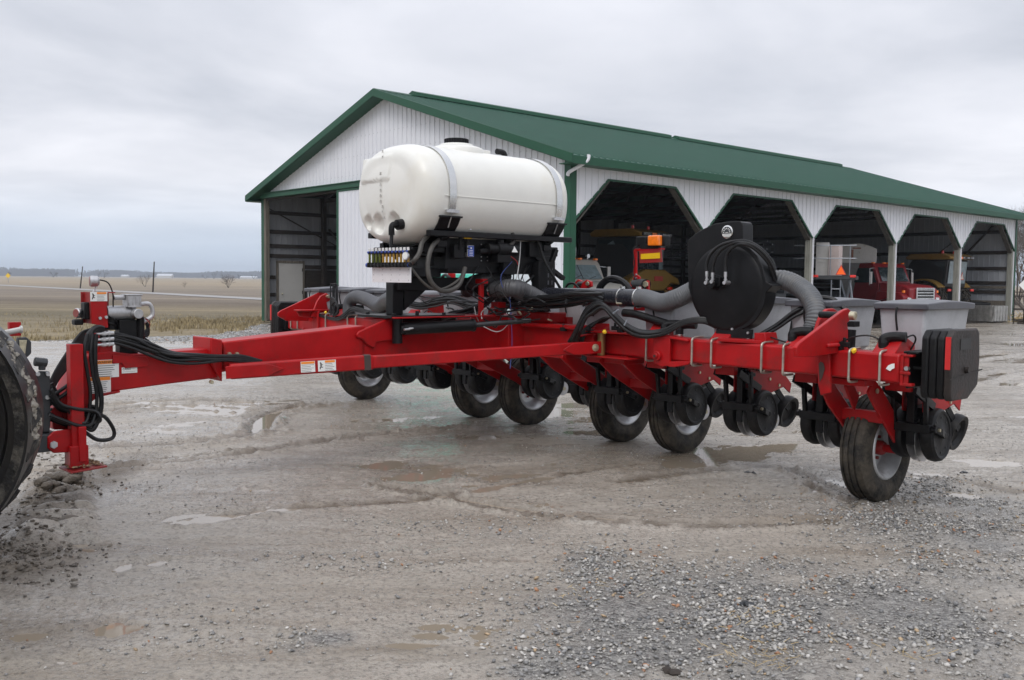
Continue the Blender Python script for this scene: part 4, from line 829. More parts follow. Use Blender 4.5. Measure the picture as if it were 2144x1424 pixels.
hz([Y(1182,606,-.6), Y(1190,595,-.6), Y(1202,594,-.6), Y(1212,604,-.6)], .012)
hz([Y(919,612,-.6), Y(921,590,-.6), Y(932,576,-.6), Y(946,588,-.6), Y(954,608,-.6)], .018)
b = MB(); b.tube([Y(1306,655,-.9), Y(1330,658,-.9), Y(1370,670,-.9), Y(1410,682,-.9)], .035, 16); b.build('rubber_pipe', 'rubber', P)
hz([Y(1590,702,-.95), Y(1625,682,-.9), Y(1660,655,-.85), Y(1690,640,-.8), Y(1712,624,-.75), Y(1742,626,-.72), Y(1760,640,-.7), Y(1772,650,-.7)], .018, name='rubber_hose'); hz([Y(1590,708,-.97), Y(1630,686,-.92), Y(1665,662,-.86), Y(1695,650,-.8)], .012)
hz([Y(1752,720,-1.18), Y(1790,705,-1.18), Y(1822,703,-1.15), Y(1845,715,-1.12), Y(1858,735,-1.1)], .006); hz([Y(1858,732,-1.1), Y(1885,715,-1.1), Y(1910,702,-1.05), Y(1917,712,-1.0), Y(1905,735,-1.0)], .006)
hz([Y(1640,722,-1.05), Y(1675,724,-1.1), Y(1690,722,-1.15)], .008); hz([Y(1612,706,-1.05), Y(1650,718,-1.1), Y(1692,728,-1.16)], .006)
for k in range(16):     # loose wiring under the equipment body
    px = random.uniform(985, 1130); hz([X(px,555,.33), X(px+random.uniform(-20,20),580,.36), X(px+random.uniform(-40,40),605,.38), X(px+random.uniform(-40,40),632,.36)], random.choice((.003,.004,.006)), jit=.01, name='wire')
hz([X(1072,548,.4), X(1050,575,.42), X(1052,600,.42), X(1066,620,.42), X(1070,660,.42), X(1072,720,.42), X(1068,772,.5)], .003, m='bluewire', name='wire')
hz([X(1090,505,.42), X(1088,540,.44), X(1082,580,.44), X(1072,605,.44), X(1068,625,.42)], .005, m='whitewire', name='wire')
hz([X(1060,530,.42), X(1080,545,.43), X(1085,555,.43)], .004, m='redwire', name='wire')
hz([Y(993,642,-1.55), Y(996,658,-1.55), Y(1002,672,-1.55)], .005, m='whitewire', name='wire'); hz([Y(1018,645,-1.55), Y(1008,655,-1.55), Y(1009,668,-1.55)], .005, m='whitewire', name='wire'); hz([X(1013,684,.5), X(1035,694,.5), X(1050,692,.5), X(1063,680,.5)], .004, m='whitewire', name='wire')
b = MB()
for px, py, y in ((1266,695,-1.15),(1788,734,-1.25),(682,654,-1.0)): p_ = Y(px,py,y); b = MB(); b.ico(p_, .02, .15); b.build('yellow_plug', 'yell', P)
b = MB()
for px, py, y in ((1768,722,-1.2),(1756,730,-1.2),(1235,694,-1.1),(1288,688,-1.1),(1300,692,-1.1),(1180,690,-1.05),(700,655,-1.0)): p_ = Y(px,py,y); b.box(p_-V((.03,.02,.015)), p_+V((.03,.02,.02))); b.cyl(p_, p_+V((.0,0,.05)), .012, 8); b.build('connector_block', 'blackd', P, bevel=.004); b = MB()
# ================================================================== BARN
B = empty('machinery_barn', BN.o, BN.a)
tag(B, 'white ribbed-steel machinery barn with green gable roof and five open chamfered bays', 'barn')
RB = BN.loc
slope = (PEAK-EAVE)/(BW/2); OH = .42; OE = .45
def roofz(x): return PEAK-abs(x+BW/2)*slope
BAYS = [0, 5.33, 11.03, 16.55, 21.9, BLn]
DX = -10.62
# gable wall (front): upper gable plus the wall right of the door
def gable_wall(y, door, name):
    b = MB(); sg = -1 if y < 1 else 1
    if door: poly = [(-BW,4.56),(DX,4.56),(DX,0),(0,0),(0,EAVE),(-BW/2,PEAK),(-BW,EAVE)]
    else: poly = [(-BW,0),(0,0),(0,EAVE),(-BW/2,PEAK),(-BW,EAVE)]
    b.prism([(x, y, z-.02 if z > 4.6 else z) for x, z in poly], (0, .03 if y < 1 else -.03, 0))
    n = int(BW/.2286)
    for k in range(n+1):
        x = -BW+.05+k*.2286
        if x > -.03: continue
        zt = roofz(x)-.06; z0 = 4.58 if (door and x < DX) else .02
        b.prism([(x-.016,y,z0),(x-.012,y+sg*.022,z0),(x+.012,y+sg*.022,z0),(x+.016,y,z0)], (0,0,zt-z0))
    return b.build(name, 'wall', B, smooth=0)
gw = gable_wall(0, True, 'gable_wall'); gable_wall(BLn, False, 'gable_wall')
# screw heads on the gable
b = MB()
for zz in (.4,1.2,2.0,2.8,3.6,4.9,5.5,6.1):
    for k in range(int(BW/.2286)):
        x = -BW+.1+k*.2286
        if zz < 4.6 and x < DX: continue
        if zz > roofz(x)-.2: continue
        b.box((x-.009,-.006,zz),(x+.009,-.0,zz+.018))
b.build('screws', mat('screw_heads', (.4,.4,.42), .5), gw, smooth=0)
# side wall with chamfered bays
def zlow(v):
    for i in range(5):
        v0, v1 = BAYS[i], BAYS[i+1]
        if v0 <= v <= v1:
            d = min(v-v0, v1-v); c = 1.32
            return 3.07+(4.17-3.07)*min(1, max(0, d-.07)/(c-.07)) if d > .07 else 3.07
    return 3.07
b = MB(); vv = sorted(set([0, BLn]+[a+d for a in BAYS for d in (-1.32,-.07,.07,1.32) if 0 <= a+d <= BLn]))
for a, c in zip(vv[:-1], vv[1:]):
    b.prism([(0,a,zlow(a+1e-6)),(0,c,zlow(c-1e-6)),(0,c,EAVE),(0,a,EAVE)], (-.03,0,0))
n = int(BLn/.2286)
for k in range(n+1):
    v = .05+k*.2286; z0 = zlow(v)+.01; b.prism([(0,v-.016,z0),(.022,v-.012,z0),(.022,v+.012,z0),(0,v+.016,z0)], (0,0,EAVE-z0))
b.build('side_wall', 'wall', B, smooth=0)
# back side wall: sheet, girts, skirt, inside visible
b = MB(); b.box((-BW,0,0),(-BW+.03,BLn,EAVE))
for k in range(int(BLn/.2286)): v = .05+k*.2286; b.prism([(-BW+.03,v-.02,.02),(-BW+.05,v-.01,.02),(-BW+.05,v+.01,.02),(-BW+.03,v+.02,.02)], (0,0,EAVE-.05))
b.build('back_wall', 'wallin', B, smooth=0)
b = MB(); b.box((-BW+.1,BLn-.06,.9),(-.1,BLn-.032,EAVE))
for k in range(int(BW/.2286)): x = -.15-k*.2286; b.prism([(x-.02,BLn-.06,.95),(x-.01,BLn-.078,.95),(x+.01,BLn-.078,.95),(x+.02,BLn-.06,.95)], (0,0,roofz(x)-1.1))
b.build('end_wall_lining', mat('grey_lining_sheet', (.40,.42,.45), .5, metal=.1, var=.06, stretch=(1,1,.2)), B, smooth=0)  # light grey metal lining on the inside of the end wall
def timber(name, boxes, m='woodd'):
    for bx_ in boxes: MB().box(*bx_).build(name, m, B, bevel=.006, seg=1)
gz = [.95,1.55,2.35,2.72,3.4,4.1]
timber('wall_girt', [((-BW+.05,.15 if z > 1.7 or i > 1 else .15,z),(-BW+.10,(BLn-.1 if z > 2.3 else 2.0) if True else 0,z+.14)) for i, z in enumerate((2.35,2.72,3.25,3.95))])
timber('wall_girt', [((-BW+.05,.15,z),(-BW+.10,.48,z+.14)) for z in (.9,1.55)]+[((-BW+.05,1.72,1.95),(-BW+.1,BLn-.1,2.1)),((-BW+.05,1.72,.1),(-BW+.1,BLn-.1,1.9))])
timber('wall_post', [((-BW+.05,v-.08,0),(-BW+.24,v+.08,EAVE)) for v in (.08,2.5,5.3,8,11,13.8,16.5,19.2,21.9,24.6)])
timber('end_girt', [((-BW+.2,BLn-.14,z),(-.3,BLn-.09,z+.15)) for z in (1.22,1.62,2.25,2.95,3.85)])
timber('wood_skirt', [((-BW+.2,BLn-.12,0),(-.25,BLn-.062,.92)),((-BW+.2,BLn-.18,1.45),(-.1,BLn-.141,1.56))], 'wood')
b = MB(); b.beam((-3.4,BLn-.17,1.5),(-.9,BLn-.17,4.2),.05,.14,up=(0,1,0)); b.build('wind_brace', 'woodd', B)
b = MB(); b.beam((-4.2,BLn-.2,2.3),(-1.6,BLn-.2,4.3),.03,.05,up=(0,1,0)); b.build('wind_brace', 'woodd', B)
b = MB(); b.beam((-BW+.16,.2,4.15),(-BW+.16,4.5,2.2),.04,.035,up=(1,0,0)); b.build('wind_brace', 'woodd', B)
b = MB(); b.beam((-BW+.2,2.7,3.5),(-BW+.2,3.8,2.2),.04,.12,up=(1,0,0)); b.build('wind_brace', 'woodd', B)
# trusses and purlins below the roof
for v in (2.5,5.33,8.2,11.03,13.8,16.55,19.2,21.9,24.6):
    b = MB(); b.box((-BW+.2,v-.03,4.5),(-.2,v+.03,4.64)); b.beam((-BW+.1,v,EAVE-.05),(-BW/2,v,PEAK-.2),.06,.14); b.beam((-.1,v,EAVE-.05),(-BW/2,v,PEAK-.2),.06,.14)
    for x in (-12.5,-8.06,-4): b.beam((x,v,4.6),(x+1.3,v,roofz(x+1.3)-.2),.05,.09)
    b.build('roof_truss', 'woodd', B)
# posts along the open side
for i, v in enumerate(BAYS):
    v_ = min(max(v, .12), BLn-.12)
    b = MB(); b.box((-.24,v_-.10,0),(-.045,v_+.10,4.3)); po = b.build('bay_post', 'woodg', B, bevel=.008)
    if i > 1:
        b = MB(); b.box((-.04,v_-.10+.1,0),(.012,v_+.03+.0,3.06)); b.build('white_post_edge', 'wall', po, smooth=0)
    for s in (-1, 1):
        if 0 < v+s < BLn:
            b = MB(); b.beam((-.14,v_+s*.1,3.0),(-.14,v_+s*1.38,4.2),.18,.04,up=(0,-s,1)); b.build('knee_brace', 'woodk', po)
for i in range(5):
    v0, v1 = BAYS[i], BAYS[i+1]; b = MB(); b.box((-.22,v0+1.2,4.19),(-.04,v1-1.2,4.30)); b.build('bay_header', 'woodd', B)
    b = MB(); pts = [(.005,v0+.07,3.06),(.005,v0+1.32,4.16),(.005,v1-1.32,4.16),(.005,v1-.07,3.06)]
    for a, c in zip(pts[:-1], pts[1:]): b.beam(a, c, .05, .035, up=(1,0,0))
    b.build('bay_trim', 'trim', B)
# roof: two ribbed panels, fascia, soffit, ridge vents
for s in (-1, 1):
    b = MB(); xe = (0+OE) if s > 0 else (-BW-OE); ze = EAVE-OE*slope+.08; zr = PEAK+.08
    b.prism([(-BW/2,-OH,zr),(xe,-OH,ze),(xe,-OH,ze-.03),(-BW/2,-OH,zr-.03)], (0,BLn+2*OH,0))
    n = int((BLn+2*OH)/.2286)
    for k in range(n+1):
        v = -OH+.03+k*.2286; b.prism([(-BW/2,v-.016,zr),(-BW/2,v-.012,zr+.032),(-BW/2,v+.012,zr+.032),(-BW/2,v+.016,zr)], (xe+BW/2,0,ze-zr))
    rp = b.build('roof_panel', 'green', B, smooth=0)
    b = MB()
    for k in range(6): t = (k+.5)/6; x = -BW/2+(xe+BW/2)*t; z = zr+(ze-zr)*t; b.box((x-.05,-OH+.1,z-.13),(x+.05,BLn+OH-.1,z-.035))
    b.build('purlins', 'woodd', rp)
    # eave fascia / gutter edge
    b = MB(); b.box((xe-.03*s,-OH+.01,ze-.2),(xe+.02*s,BLn+OH-.01,ze-.02)); b.box((xe-.03*s,-OH,ze-.19),(0 if s > 0 else -BW,BLn+OH,ze-.17)); b.build('eave_fascia', 'trim', rp)
    for y in (-OH, BLn+OH):
        sy = -1 if y < 1 else 1
        b = MB(); b.prism([(-BW/2,y+sy*.004,zr+.03),(xe+.03*s,y+sy*.004,ze+.03),(xe+.03*s,y+sy*.004,ze-.19),(-BW/2,y+sy*.004,zr-.19)], (0,sy*.03,0)); b.build('gable_fascia', 'trim', rp)
        b = MB(); b.prism([(-BW/2,y,zr-.20),(xe,y,ze-.20),(xe,y,ze-.185),(-BW/2,y,zr-.185)], (0,-sy*OH,0)); b.build('gable_soffit', 'trim', rp)
for a, c in ((1.0,13.45),(13.9,26.5)):
    b = MB(); b.prism([(-BW/2-.22,a,PEAK+.06),(-BW/2-.2,a,PEAK+.17),(-BW/2,a,PEAK+.24),(-BW/2+.2,a,PEAK+.17),(-BW/2+.22,a,PEAK+.06)], (0,c-a,0)); b.build('ridge_vent', 'trim', B)
b = MB(); b.prism([(-BW/2-.2,-OH,PEAK+.05),(-BW/2,-OH,PEAK+.125),(-BW/2+.2,-OH,PEAK+.05)], (0,BLn+2*OH,0)); b.build('ridge_cap', 'trim', B)
# green trims: corners, door header, base
b = MB(); b.box((-.20,-.035,0),(.03,-.019,EAVE-.1)); b.box((.0195,-.035,0),(.035,.16,EAVE-.1)); b.build('corner_trim', 'trim', B)
b = MB(); b.box((.0195,BLn-.12,0),(.035,BLn+.035,EAVE-.1)); b.build('corner_trim', 'trim', B)
b = MB(); b.box((-BW-.03,-.035,0),(-BW+.17,.03,EAVE-.1)); b.build('corner_trim', 'trim', B)
b = MB(); b.box((-BW+.17,-.03,0),(-BW+.32,.12,4.5)); b.build('door_jamb', 'wood', B)
b = MB(); b.box((-BW-.1,-.16,4.50),(-5.0,-.02,4.68)); b.box((-BW-.1,-.20,4.66),(-5.0,-.02,4.695)); b.build('door_track', 'trim', B, bevel=.008)
b = MB(); b.box((-BW+.1,-.0,4.42),(DX,.12,4.5)); b.build('door_header', 'woodd', B)
# sliding door leaf
x0, x1 = DX, -4.9
b = MB(); b.box((x0,-.10,.08),(x1,-.06,4.42))
for k in range(int((x1-x0)/.2286)): x = x0+.1+k*.2286; b.prism([(x-.016,-.10,.1),(x-.012,-.13,.1),(x+.012,-.13,.1),(x+.016,-.10,.1)], (0,0,4.3))
sd = b.build('sliding_door', 'wall', B, smooth=0)
b = MB(); b.box((x0-.07,-.13,.06),(x0+.02,-.05,4.44)); b.box((x0-.07,-.125,4.42),(x1,-.05,4.49)); b.build('door_frame', 'trim', sd, bevel=.005)
# walk door in the side wall seen from inside
b = MB(); b.box((-BW+.06,.60,0),(-BW+.11,1.60,2.15)); wd = b.build('walk_door', 'door', B, bevel=.004)
b = MB(); b.ico((-BW+.15,.72,1.0), .035, .02); b.cyl((-BW+.1,.72,1.0),(-BW+.14,.72,1.0),.015,8); b.build('door_knob', 'zinc', wd)
b = MB(); [b.box((-BW+.108,1.57,z),(-BW+.118,1.61,z+.12)) for z in (.25,1.0,1.85)]; b.build('hinges', 'ink', wd)
b = MB(); b.box((-BW+.05,.52,0),(-BW+.12,.595,2.23)); b.box((-BW+.05,1.605,0),(-BW+.12,1.68,2.23)); b.box((-BW+.05,.52,2.155),(-BW+.12,1.68,2.25)); b.build('door_casing', 'wood', B)
b = MB(); b.box((-BW+.11,1.78,.2),(-BW+.13,1.84,1.25)); b.build('grey_channel', 'galv', B)
b = MB(); b.add([(-BW+.02,.02,.034),(-.35,.02,.034),(-.35,BLn-.06,.034),(-BW+.02,BLn-.06,.034)], [(0,1,2,3)]); o = b.build('shade_darkened_floor', mat('shade_darkened_dirt', (.055,.046,.036), .9, var=.3, scale=2, bump=.5), None, smooth=0, loc=BN.o, rot=(0,0,BN.a)); tag(o, kind='structure')  # added floor sheet, coloured dark so the barn interior falls into shade
# downspout
b = MB(); b.tube([(.47,.12,EAVE-.02),(.46,.1,EAVE-.14),(.38,.0,EAVE-.25),(.06,-.12,EAVE-.42),(.0,-.12,EAVE-.5)], .045, 10); b.build('downspout', 'wall', B)
b = MB(); b.tube([(.5,BLn+.1,EAVE-.1),(.42,BLn+.2,EAVE-.3),(.1,BLn+.25,EAVE-.5)], .04, 8); b.build('downspout', 'galv', B)

# ================================================================== MACHINES IN THE BARN
def lathe_obj(prof, o, ax, n, name, m, par, **k): b = MB(); b.lathe(prof, o, ax, n); return b.build(name, m, par, **k)
def simple_wheel(par, c, r, w, name='wheel', rimm='rim', lugs=False, lug_n=20):
    b = MB(); h = w/2; b.lathe([(-h*.8,r*.55),(-h,r*.62),(-h,r*.9),(-h*.8,r*(.96 if lugs else 1)),(h*.8,r*(.96 if lugs else 1)),(h,r*.9),(h,r*.62),(h*.8,r*.55)], (0,0,0), (0,1,0), 36, closed=True)
    if lugs:
        for k in range(lug_n):
            for s in (-1,1):
                a = 2*pi*(k+(.5 if s > 0 else 0))/lug_n; a2 = a+2*pi/lug_n*1.1
                p0 = V((cos(a)*r*.97, s*h*.05, sin(a)*r*.97)); p1 = V((cos(a2)*r*.95, s*h*1.02, sin(a2)*r*.95))
                b.beam(p0, p1, r*.07, r*.11, up=(cos((a+a2)/2),0,sin((a+a2)/2)))
    t = b.build(name, 'tyre', par, loc=c)
    b = MB(); b.lathe([(-h*.7,r*.56),(-h*.3,r*.45),(-h*.2,.05),(-h*.2,0),(h*.2,0),(h*.2,.05),(h*.3,r*.45),(h*.7,r*.56)], (0,0,0), (0,1,0), 28); b.build('rim', rimm, t)
    return t
def truck(name, col, P0, rz, L_=6.6, w=2.1, roof=2.35, hood=1.62, hl=1.25, grille=True, lamps='lens'):
    "conventional truck, heading +x, front bumper at the origin"
    t = empty(name, P0, rz); h = w/2
    b = MB(); b.prism([(-.05,-h*.72,.72),(-.05,-h*.72,hood-.12),(-.3,-h*.74,hood),(-hl,-h*.86,hood+.12),(-hl,-h*.86,.72)], (0,h*1.44,0)); b.build('hood', col, t, bevel=.06, seg=3)
    for s in (-1,1):
        b = MB(); b.prism([(-.12,s*h*.7,.62),(-.10,s*h*.7,1.12),(-.3,s*h*.7,1.28),(-hl,s*h*.7,1.32),(-hl-.1,s*h*.7,.62),(-hl+.05,s*h*.7,.62),(-hl-.02+.1,s*h*.7,.95),(-.75,s*h*.7,1.08),(-.38,s*h*.7,.95),(-.30,s*h*.7,.62)], (0,s*h*.3,0)); b.build('fender', col, t, bevel=.03)
    c0, c1 = -hl, -hl-1.45
    b = MB(); b.prism([(c0,-h*.86,.6),(c0,-h*.86,hood+.1),(c0-.28,-h*.82,roof-.12),(c0-.42,-h*.8,roof),(c1+.05,-h*.8,roof),(c1,-h*.84,roof-.15),(c1,-h*.86,.6)], (0,h*1.72,0)); cb = b.build('cab', col, t, bevel=.05, seg=3)
    b = MB(); b.prism([(c0+.02,-h*.72,hood+.16),(c0+.02,h*.72,hood+.16),(c0-.24,h*.68,roof-.17),(c0-.24,-h*.68,roof-.17)], (.012,0,.006)); ws = b.build('windshield', 'glassl' if not grille else 'glass', cb, smooth=0)
    b = MB(); b.box((c0-.10,-.02,hood+.16),(c0+.045,.02,roof-.16)) if False else b.beam((c0+.03,0,hood+.16),(c0-.235,0,roof-.17),.03,.02); b.build('windshield_post', 'ink', ws)
    b = MB(); b.beam((c0+.04,-h*.3,hood+.17),(c0-.0,-h*.02,hood+.27),.012,.012); b.beam((c0+.04,h*.25,hood+.17),(c0-.0,h*.5,hood+.24),.012,.012); b.build('wipers', 'ink', ws)
    for s in (-1,1):
        b = MB(); b.prism([(c0-.12,s*h*.862,hood+.1),(c0-.36,s*h*.825,roof-.2),(c1+.35,s*h*.825,roof-.2),(c1+.3,s*h*.862,hood+.1)], (0,s*.012,0)); b.build('side_window', 'glass', cb, smooth=0)
        b = MB(); b.box((c0-.2,s*h*1.12-.02,hood+.05),(c0-.16,s*h*1.12+.10,hood+.52)); mi = b.build('mirror', 'whitep', t, bevel=.01)
        b = MB(); b.tube([(c0-.25,s*h*.85,roof-.2),(c0-.2,s*h*1.14,roof-.22),(c0-.2,s*h*1.14,hood+.0),(c0-.3,s*h*.86,hood-.15)], .012, 6, straight=True); b.build('mirror_arm', 'chrome', mi)
    b = MB(); b.box((-.02,-h*.98,.52),(.08,h*.98,.72)); b.build('bumper', 'chrome' if grille else 'dgrey', t, bevel=.02)
    if grille:
        b = MB(); b.box((-.045,-h*.46,.84),(-.01,h*.46,hood-.1)); g = b.build('grille', 'ink', t)
        b = MB(); zz = [.84,.95,1.06,1.17,1.28,1.39,hood-.1]
        for z in zz: b.box((-.02,-h*.48,z-.02),(.02,h*.48,z+.02))
        for s in (-1,1): b.box((-.02,s*h*.46-.03,.82),(.025,s*h*.46+.03,hood-.08))
        b.build('grille_bars', 'chrome', g, bevel=.006)
    for s in (-1,1):
        b = MB(); b.box((-.10,s*h*.76-.11,.86),(-.04,s*h*.76+.11,1.10)); hl_ = b.build('headlight', 'chrome', t, bevel=.02)
        b = MB(); b.lathe([(0,0),(0,.075),(.02,.06),(.02,0)], (-.04,s*h*.76,.98), (1,0,0), 16); b.build('lamp_glass', 'lab', hl_)
        b = MB(); b.box((-.25,s*h*.9-.05,1.27),(-.17,s*h*.9+.05,1.37)); b.build('turn_signal', lamps, t, bevel=.01)
    for y in (-.8,-.22,0,.22,.8): b = MB(); b.box((c0-.40,y*h-.05,roof-.02),(c0-.30,y*h+.05,roof+.03)); b.build('marker_lamp', lamps, cb, bevel=.008)
    b = MB(); b.box((-L_,-.4,.62),(c1,.4,.85)); b.cyl((-.75,-h*.8,.45),(-.75,h*.8,.45),.06,10); b.build('chassis', 'dgrey', t)
    for s in (-1,1):
        simple_wheel(t, (-.72,s*h*.84,.48), .48, .26, rimm='rim'); simple_wheel(t, (-L_+1.2,s*h*.8,.48), .48, .4)
    return t, c0, c1
wt_, c0, c1 = truck('farm_truck', 'wtruck', BN.w((-.75,2.55,0)), BN.a, w=2.2, roof=2.22, hood=1.5, hl=1.3, grille=False)
tag(wt_, 'beige-white truck with amber roof lamps, parked nose out behind the green corner post', 'truck')
b = MB(); b.tube([(c0-.6,-.9,2.4),(c0-.6,.3,2.4)], .02, 8, straight=True); b.box((c0-.62,.28,2.3),(c0-.58,.32,2.55)); b.box((c0-.62,-.9,2.2),(c0-.58,-.86,2.45)); b.build('roof_rail', 'chrome', wt_)
b = MB(); b.lathe([(0,0),(0,.06),(-.08,.05),(-.1,0)], (c0-.5,.75,2.32), (1,0,0), 16); b.box((c0-.56,.73,2.2),(c0-.54,.77,2.3)); b.build('spotlight', 'chrome', wt_)
rt_, c0, c1 = truck('farm_truck', 'rtruck', V((15.75,36.5,0)), BN.a-radians(10), w=2.25, roof=2.42, hood=1.55, hl=1.35)
tag(rt_, 'dark red truck with chrome grille standing nose out in the fourth bay', 'truck')
b = MB(); b.cyl((c1-.12,-.95,.6),(c1-.12,-.95,2.0),.09,16); b.build('exhaust_shield', 'galv', rt_); b = MB(); b.cyl((c1-.12,-.95,2.0),(c1-.12,-.95,2.75),.05,12); b.build('exhaust_pipe', 'woodd', rt_)

def tractor(name, P0, rz, tracks, label, roofz_=3.3, plate=None):
    "farm tractor heading +x, rear axle at origin"
    t = empty(name, P0, rz); tag(t, label, 'tractor')
    b = MB(); b.prism([(-.75,-.86,1.5),(-.85,-.84,roofz_-.25),(.75,-.84,roofz_-.25),(.9,-.8,2.4),(.8,-.8,1.3),(-.5,-.8,1.3)], (0,1.68,0)); cb = b.build('cab', 'ink', t, bevel=.03)
    b = MB(); b.prism([(-1.0,-.98,roofz_-.24),(-1.05,-.95,roofz_-.12),(-.8,-.85,roofz_),(.7,-.85,roofz_),(1.0,-.95,roofz_-.12),(.95,-.98,roofz_-.24)], (0,1.93,0)); rf = b.build('cab_roof', 'yel', t, bevel=.05, seg=3)
    b = MB(); b.box((-1.06,-.95,roofz_-.22),(-1.02,.0,roofz_-.1)); b.build('lamp_panel', 'ink', rf)
    for y in (-.85,-.72,-.5,-.4,-.1): b = MB(); b.lathe([(0,0),(0,.045),(-.02,.04),(-.02,0)], (-1.06,y,roofz_-.16), (1,0,0), 12); b.build('work_lamp', 'alu', rf)
    b = MB(); b.box((-1.08,.02,roofz_-.21),(-1.03,.3,roofz_-.12)); b.build('amber_lamp', 'lens', rf)
    b = MB()
    for y in (-.5,.45): b.cyl((-.4,y,roofz_),(-.4,y,roofz_+.14),.05,12)
    b.build('beacons', 'redlens', rf)
    # glass
    b = MB(); b.prism([(-.79,-.72,1.65),(-.79,.72,1.65),(-.875,.72,roofz_-.32),(-.875,-.72,roofz_-.32)], (-.012,0,0)); b.build('rear_window', 'glassl' if not tracks else 'glass', cb, smooth=0)
    if tracks:
        b = MB(); b.prism([(-.815,-.74,1.75),(-.815,-.5,1.75),(-.89,-.5,roofz_-.35),(-.89,-.74,roofz_-.35)], (-.006,0,0)); b.build('open_window', 'glassl', cb, smooth=0)
        b = MB(); b.prism([(-.30,.842,2.25),(.35,.842,2.4),(.5,.842,2.75),(.1,.842,2.95)], (0,.01,0)); b.build('pale_side_pane', 'glassl', cb, smooth=0)  # pale glass pane set over part of the dark side window
    for s in (-1,1):
        b = MB(); b.prism([(-.68,s*.845,1.6),(.6,s*.845,1.6),(.7,s*.845,roofz_-.35),(-.74,s*.845,roofz_-.35)], (0,s*.006,0)); b.build('side_window', 'glass', cb, smooth=0)
        # fender
        b = MB(); n = 8; r1 = .92 if not tracks else .98; zc = .9; pts = []
        A0, A1 = (radians(175), radians(45)) if tracks else (radians(140), radians(70))
        out = [(cos(A0+(A1-A0)*k/n)*r1*1.08, zc+sin(A0+(A1-A0)*k/n)*r1*(1.02 if not tracks else .85)) for k in range(n+1)]
        inn = [(x*.95, zc+(z-zc)*.93) for x, z in out]
        yy = s*.80; b.prism([(x, yy, z) for x, z in out+inn[::-1]], (0, s*(.55 if not tracks else .62), 0)); b.build('fender', 'yel', t, bevel=.02)
        b = MB(); b.box((-1.04,s*.95-.12,1.32),(-.98,s*.95+.12,1.42)); b.build('tail_lamp', 'redlens', t, bevel=.01)
    if tracks:
        b = MB(); b.prism([(-1.05,y_,z_) for y_,z_ in ((-1.6,1.5),(-1.45,1.72),(-1.0,1.86),(-.6,2.0),(.6,2.0),(1.0,1.86),(1.45,1.72),(1.6,1.5),(1.0,1.55),(.5,1.3),(-.5,1.3),(-1.0,1.55))], (.4,0,0)); b.build('rear_hood', 'yel', t, bevel=.06, seg=3)
        b = MB(); b.box((-1.07,-.4,1.62),(-1.03,.1,1.78)); b.build('rear_panel', 'smvr', t)
        b = MB(); b.box((-.7,.86,1.35),(-.4,.875,1.55)); b.build('red_tag', 'smvr', t)
        for s in (-1,1):
            b = MB(); loop = []; rr = .82
            for k in range(14): a = pi/2+pi*k/13; loop.append((cos(a)*rr, .84+sin(a)*rr))
            for k in range(10): a = -pi/2+pi*k/9; loop.append((2.9+cos(a)*.5, .52+sin(a)*.5))
            n = len(loop); o_ = loop; i_ = [(1.2+(x-1.2)*.95, .7+(z-.7)*.93) for x, z in loop]; y0 = s*1.0-.25
            vs = [(x,y0,z) for x,z in o_]+[(x,y0,z) for x,z in i_]+[(x,y0+.5,z) for x,z in o_]+[(x,y0+.5,z) for x,z in i_]; fs = []
            for k in range(n): j = (k+1) % n; fs += [(k,j,n+j,n+k),(2*n+k,3*n+k,3*n+j,2*n+j),(k,2*n+k,2*n+j,j),(n+k,n+j,3*n+j,3*n+k)]
            b.add(vs, fs)
            for k in range(n): x, z = loop[k]; b.beam((x,y0,z),(x,y0+.5,z),.06,.08,up=(x-1.2,0,z-.7))
            b.build('track_belt', 'tyre', t); lathe_obj([(-.18,0),(-.2,.72),(.2,.72),(.18,0)], (0,s*1.0,.84), (0,1,0), 28, 'drive_wheel', 'dgrey', t)
        if plate:
            b = MB(); b.box((-1.075,.32,roofz_-.225),(-1.03,.86,roofz_-.115)); pp = b.build('name_plate', 'ink', rf, smooth=0); text(plate, .125, (-1.076,.59,roofz_-.17), (0,-1,0), (0,0,1), 'lab', pp)
        b = MB(); b.box((1.0,-.5,1.0),(3.2,.5,1.9)); b.build('engine_hood', 'yel', t, bevel=.08)
    else:
        for s in (-1,1): simple_wheel(t, (0,s*.98,.88), .88, .50, 'rear_tyre', 'yel', lugs=True); simple_wheel(t, (2.6,s*.85,.62), .62, .4, 'front_tyre', 'yel')
        b = MB(); b.box((.9,-.4,.9),(3.1,.4,1.75)); b.build('engine_hood', 'yel', t, bevel=.08)
        b = MB(); b.box((-.6,-.35,.5),(.6,.35,1.2)); b.box((-.9,-.3,.6),(-.6,.3,1.3)); b.cyl((0,-.95,.88),(0,.95,.88),.12,12); b.beam((-.8,-.35,.9),(-1.3,-.4,.6),.06,.08); b.beam((-.8,.35,.9),(-1.3,.4,.6),.06,.08); b.build('transmission', 'dgrey', t, bevel=.02)
        b = MB(); b.prism([(-.93,-.02,1.80),(-.93,-.36,1.80),(-.95,-.19,2.14)], (-.01,0,0)); g = b.build('warning_triangle', 'smvr', t, smooth=0)
        b = MB(); b.prism([(-.945,-.07,1.835),(-.945,-.31,1.835),(-.96,-.19,2.07)], (-.006,0,0)); b.build('triangle_centre', 'smvw', g, smooth=0)
    return t
tractor('tracked_tractor', V((3.95,32.4,0)), BN.a+pi+radians(8), True, 'yellow tracked tractor seen from behind, deep in the dark first bay', 3.32, 'MT765C')
tractor('wheeled_tractor', V((18.4,41.4,0)), BN.a+pi+radians(-4), False, 'yellow wheeled tractor with faded triangle and lugged tyres beside the red truck', 2.9)
